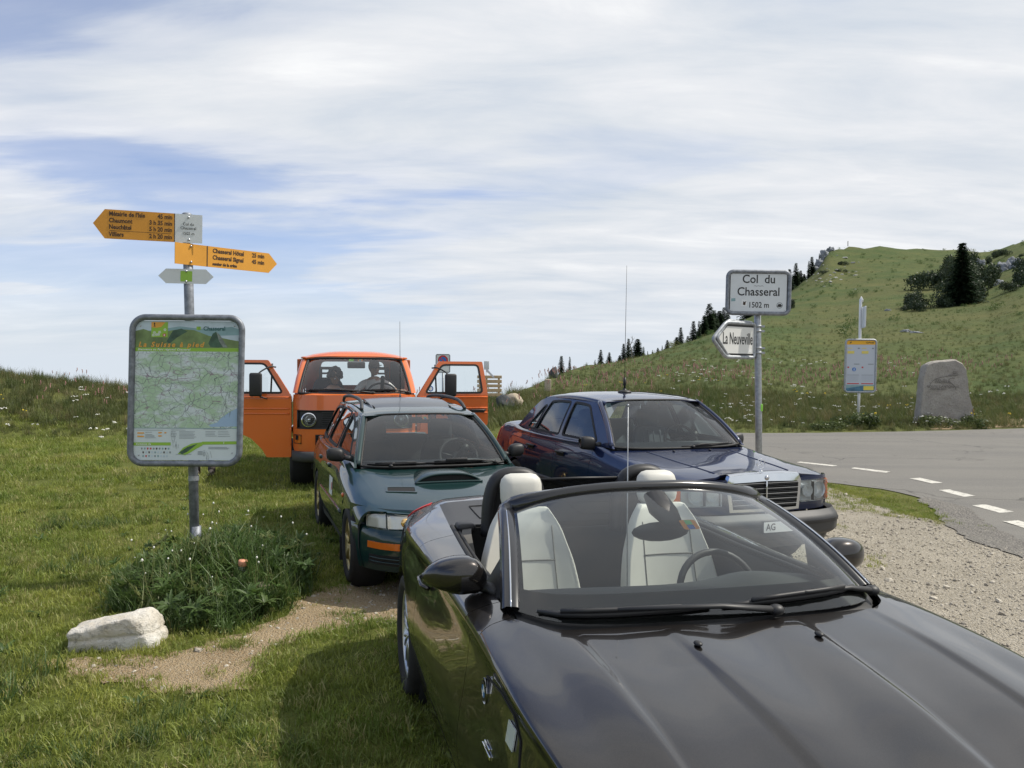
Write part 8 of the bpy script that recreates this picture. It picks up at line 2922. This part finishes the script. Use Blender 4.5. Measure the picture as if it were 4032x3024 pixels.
def flower(kind, seed):
    r = random.Random(seed)
    m = MB()
    h = {'w': .30, 'y': .26, 'p': .46, 'd': .15}[kind]
    m.tube([(0, 0, 0), (.01, 0, h * .5), (.0, .01, h)], .0022 if kind != 'd' else .0009, 3, cap=False)
    st = m.build('stem', M_stalk)
    q = MB()
    if kind == 'w':
        for k in range(7): q.ball((r.gauss(0, .028), r.gauss(0, .028), h + r.uniform(-.005, .012)), (.016, .016, .007), 5, 3)
    elif kind == 'y':
        for k in range(3): q.ball((r.gauss(0, .02), r.gauss(0, .02), h + r.uniform(-.01, .015)), (.017, .017, .010), 5, 3)
    elif kind == 'd':
        q.ball((0, .01, h), (.0035, .0035, .0045), 6, 4)
    else:
        for k in range(6): q.ball((r.gauss(0, .006), r.gauss(0, .006), h - .09 + .018 * k), (.012, .012, .014), 5, 3)
    a = q.build('bloom', {'w': M_fw, 'y': M_fy, 'p': M_fp, 'd': M_fw}[kind])
    me = bpy.data.meshes.new('flower')
    bm = bmesh.new(); bm.from_mesh(st.data); k = len(bm.faces); bm.from_mesh(a.data)
    bm.faces.ensure_lookup_table()
    for i, f in enumerate(bm.faces): f.material_index = 0 if i < k else 1
    bm.to_mesh(me); bm.free()
    me.materials.append(M_stalk); me.materials.append(a.data.materials[0])
    bpy.data.objects.remove(st); bpy.data.objects.remove(a)
    o = bpy.data.objects.new('flower', me); COL.objects.link(o)
    return o


FW = src_collection('white_flowers_src', [flower('w', 1), flower('w', 2)])
FY = src_collection('yellow_flowers_src', [flower('y', 1), flower('y', 2)])
FP = src_collection('pink_flowers_src', [flower('p', 1), flower('p', 2)])
FD = src_collection('seed_heads_src', [flower('d', 1), flower('d', 2)])
patchy = lambda sc, th, o_: (lambda a, b_: np.array([fbm(p_ + o_, q_, sc) > th for p_, q_ in zip(a, b_)]))
x1, y1 = sample(-14, -5, 15.5, 23.5, 2.2, patchy(.35, .02, 3))
x2, y2 = sample(4, 16, 20.5, 30, 2.2, lambda a, b_: foot(a, b_) & patchy(.3, -.05, 9)(a, b_), (ROADP,))
x3, y3 = sample(3, 22, 30, 48, .6, patchy(.2, .05, 14))
x4, y4 = sample(-6, -1, 5, 15, .5, None, AV)
x, y = np.concatenate([x1, x2, x3, x4]), np.concatenate([y1, y2, y3, y4])
sc = np.concatenate([rng.uniform(.8, 1.4, len(x1)), rng.uniform(.7, 1.3, len(x2)), rng.uniform(1.0, 1.9, len(x3)), rng.uniform(.18, .35, len(x4))])
scatter('white_flowers', 'small white umbels dotted over the meadow and bank', zs(x, y), FW, 2, sc, tilt=.1)
x1, y1 = sample(-14.5, -6, 17.5, 24, 2.0, patchy(.45, .12, 31)); x2, y2 = sample(3, 20, 24, 40, .5, patchy(.3, .1, 35))
x, y = np.concatenate([x1, x2]), np.concatenate([y1, y2])
scatter('yellow_flowers', 'yellow flowers scattered in the meadow grass', zs(x, y), FY, 2, rng.uniform(.9, 1.6, len(x)), tilt=.1)
x1, y1 = sample(1, 26, 33, 50, 3.4, lambda a, b_: fov(a, b_) & patchy(.12, -.02, 60)(a, b_) & near_ridge(a, b_)); x2, y2 = sample(-14, -5, 21, 25.5, 3.0, patchy(.4, .0, 70)); x3, y3 = sample(-4, 6, 23, 34, .9, lambda a, b_: foot(a, b_), (ROADP,))
x, y = np.concatenate([x1, x2, x3]), np.concatenate([y1, y2, y3])
scatter('pink_seed_stalks', 'reddish dock stalks standing above the meadow grass', zs(x, y), FP, 2, np.concatenate([rng.uniform(1.0, 1.7, len(x1)), rng.uniform(.7, 1.2, len(x2)), rng.uniform(.9, 1.5, len(x3))]), tilt=.12)
x, y = sample(-3.0, -1.55, 5.6, 7.3, 15, lambda a, b_: in_poly_np(a, b_, MOUND))
scatter('seed_heads', 'thin stalks with seed heads above the weeds at the map post', zs(x, y, .1), FD, 2, rng.uniform(1.1, 2.6, len(x)), tilt=.16)

hs = mobj('tussock', *shrub_mesh(9, 260), M_grw, smooth=False)
HT = src_collection('tussock_src', [hs])
x, y = sample(14, 150, 60, 235, .055, lambda a, b_: fov(a, b_) & near_ridge(a, b_) & patchy(.03, -.12, 80)(a, b_))
scatter('hill_tussocks', 'dark low tussocks dotted over the far pasture', zs(x, y, -.05), HT, 1, rng.lognormal(math.log(.42), .45, len(x)), tilt=.05)

# roadside plants at the foot of the bus stop and the stone slab
for (cx, cy, w_, h_, lab) in ((9.75, 23.55, 1.0, .55, 'leafy weeds at the foot of the bus stop pole'), (8.7, 23.0, .9, .30, 'low leafy weeds at the road edge left of the bus stop'), (12.55, 24.35, .9, .42, 'low bush at the left foot of the stone slab'), (13.5, 24.4, 1.0, .50, 'low bush at the right foot of the stone slab')):
    e = empty('roadside_plant', (cx, cy, terr(cx, cy) - .03), cx, lab, 'plant')
    o = bpy.data.objects.new('foliage', SHRUBS[int(cx) % 3].copy()); COL.objects.link(o); o.parent = e
    o.data.materials.clear(); o.data.materials.append(leaf_material('roadside_leaves', (.035, .062, .018), (.085, .11, .030), .25, 3.0) if 'rl' not in MATS else MATS['rl'])
    MATS['rl'] = o.data.materials[0]
    o.scale = (w_ * .8, w_ * .6, h_)

# loose stones
def pebbles(mat_, seed):
    out = []
    for k in range(3):
        v, f = rock_mesh((1, .8, .55), seed + k, 1, .15, 6)
        out.append(mobj('pebble', v, f, mat_, smooth=False))
    return out


PB = src_collection('pebble_src', pebbles(M_peb, 5) + pebbles(M_peb2, 15))
x1, y1 = sample(1.3, 5.3, 2.2, 9.5, 420, lambda a, b_: in_poly_np(a, b_, GRAVP) & (a > b_ * .30)); x2, y2 = sample(1, 5.3, 9.5, 14, 90, lambda a, b_: in_poly_np(a, b_, GRAVP)); x3, y3 = sample(-1.6, 1.0, 5.0, 7.2, 220, lambda a, b_: in_poly_np(a, b_, GRAVP)); x4, y4 = sample(-2.9, -.4, 4.4, 6.7, 170, lambda a, b_: in_poly_np(a, b_, DIRTP))
x, y = np.concatenate([x1, x2, x3, x4]), np.concatenate([y1, y2, y3, y4])
sz = np.minimum(rng.lognormal(math.log(.0065), .62, len(x)), .05)
scatter('gravel_stones', 'loose limestone gravel beside the road and on the path', zs(x, y, .008), PB, 6, sz, tilt=.4)
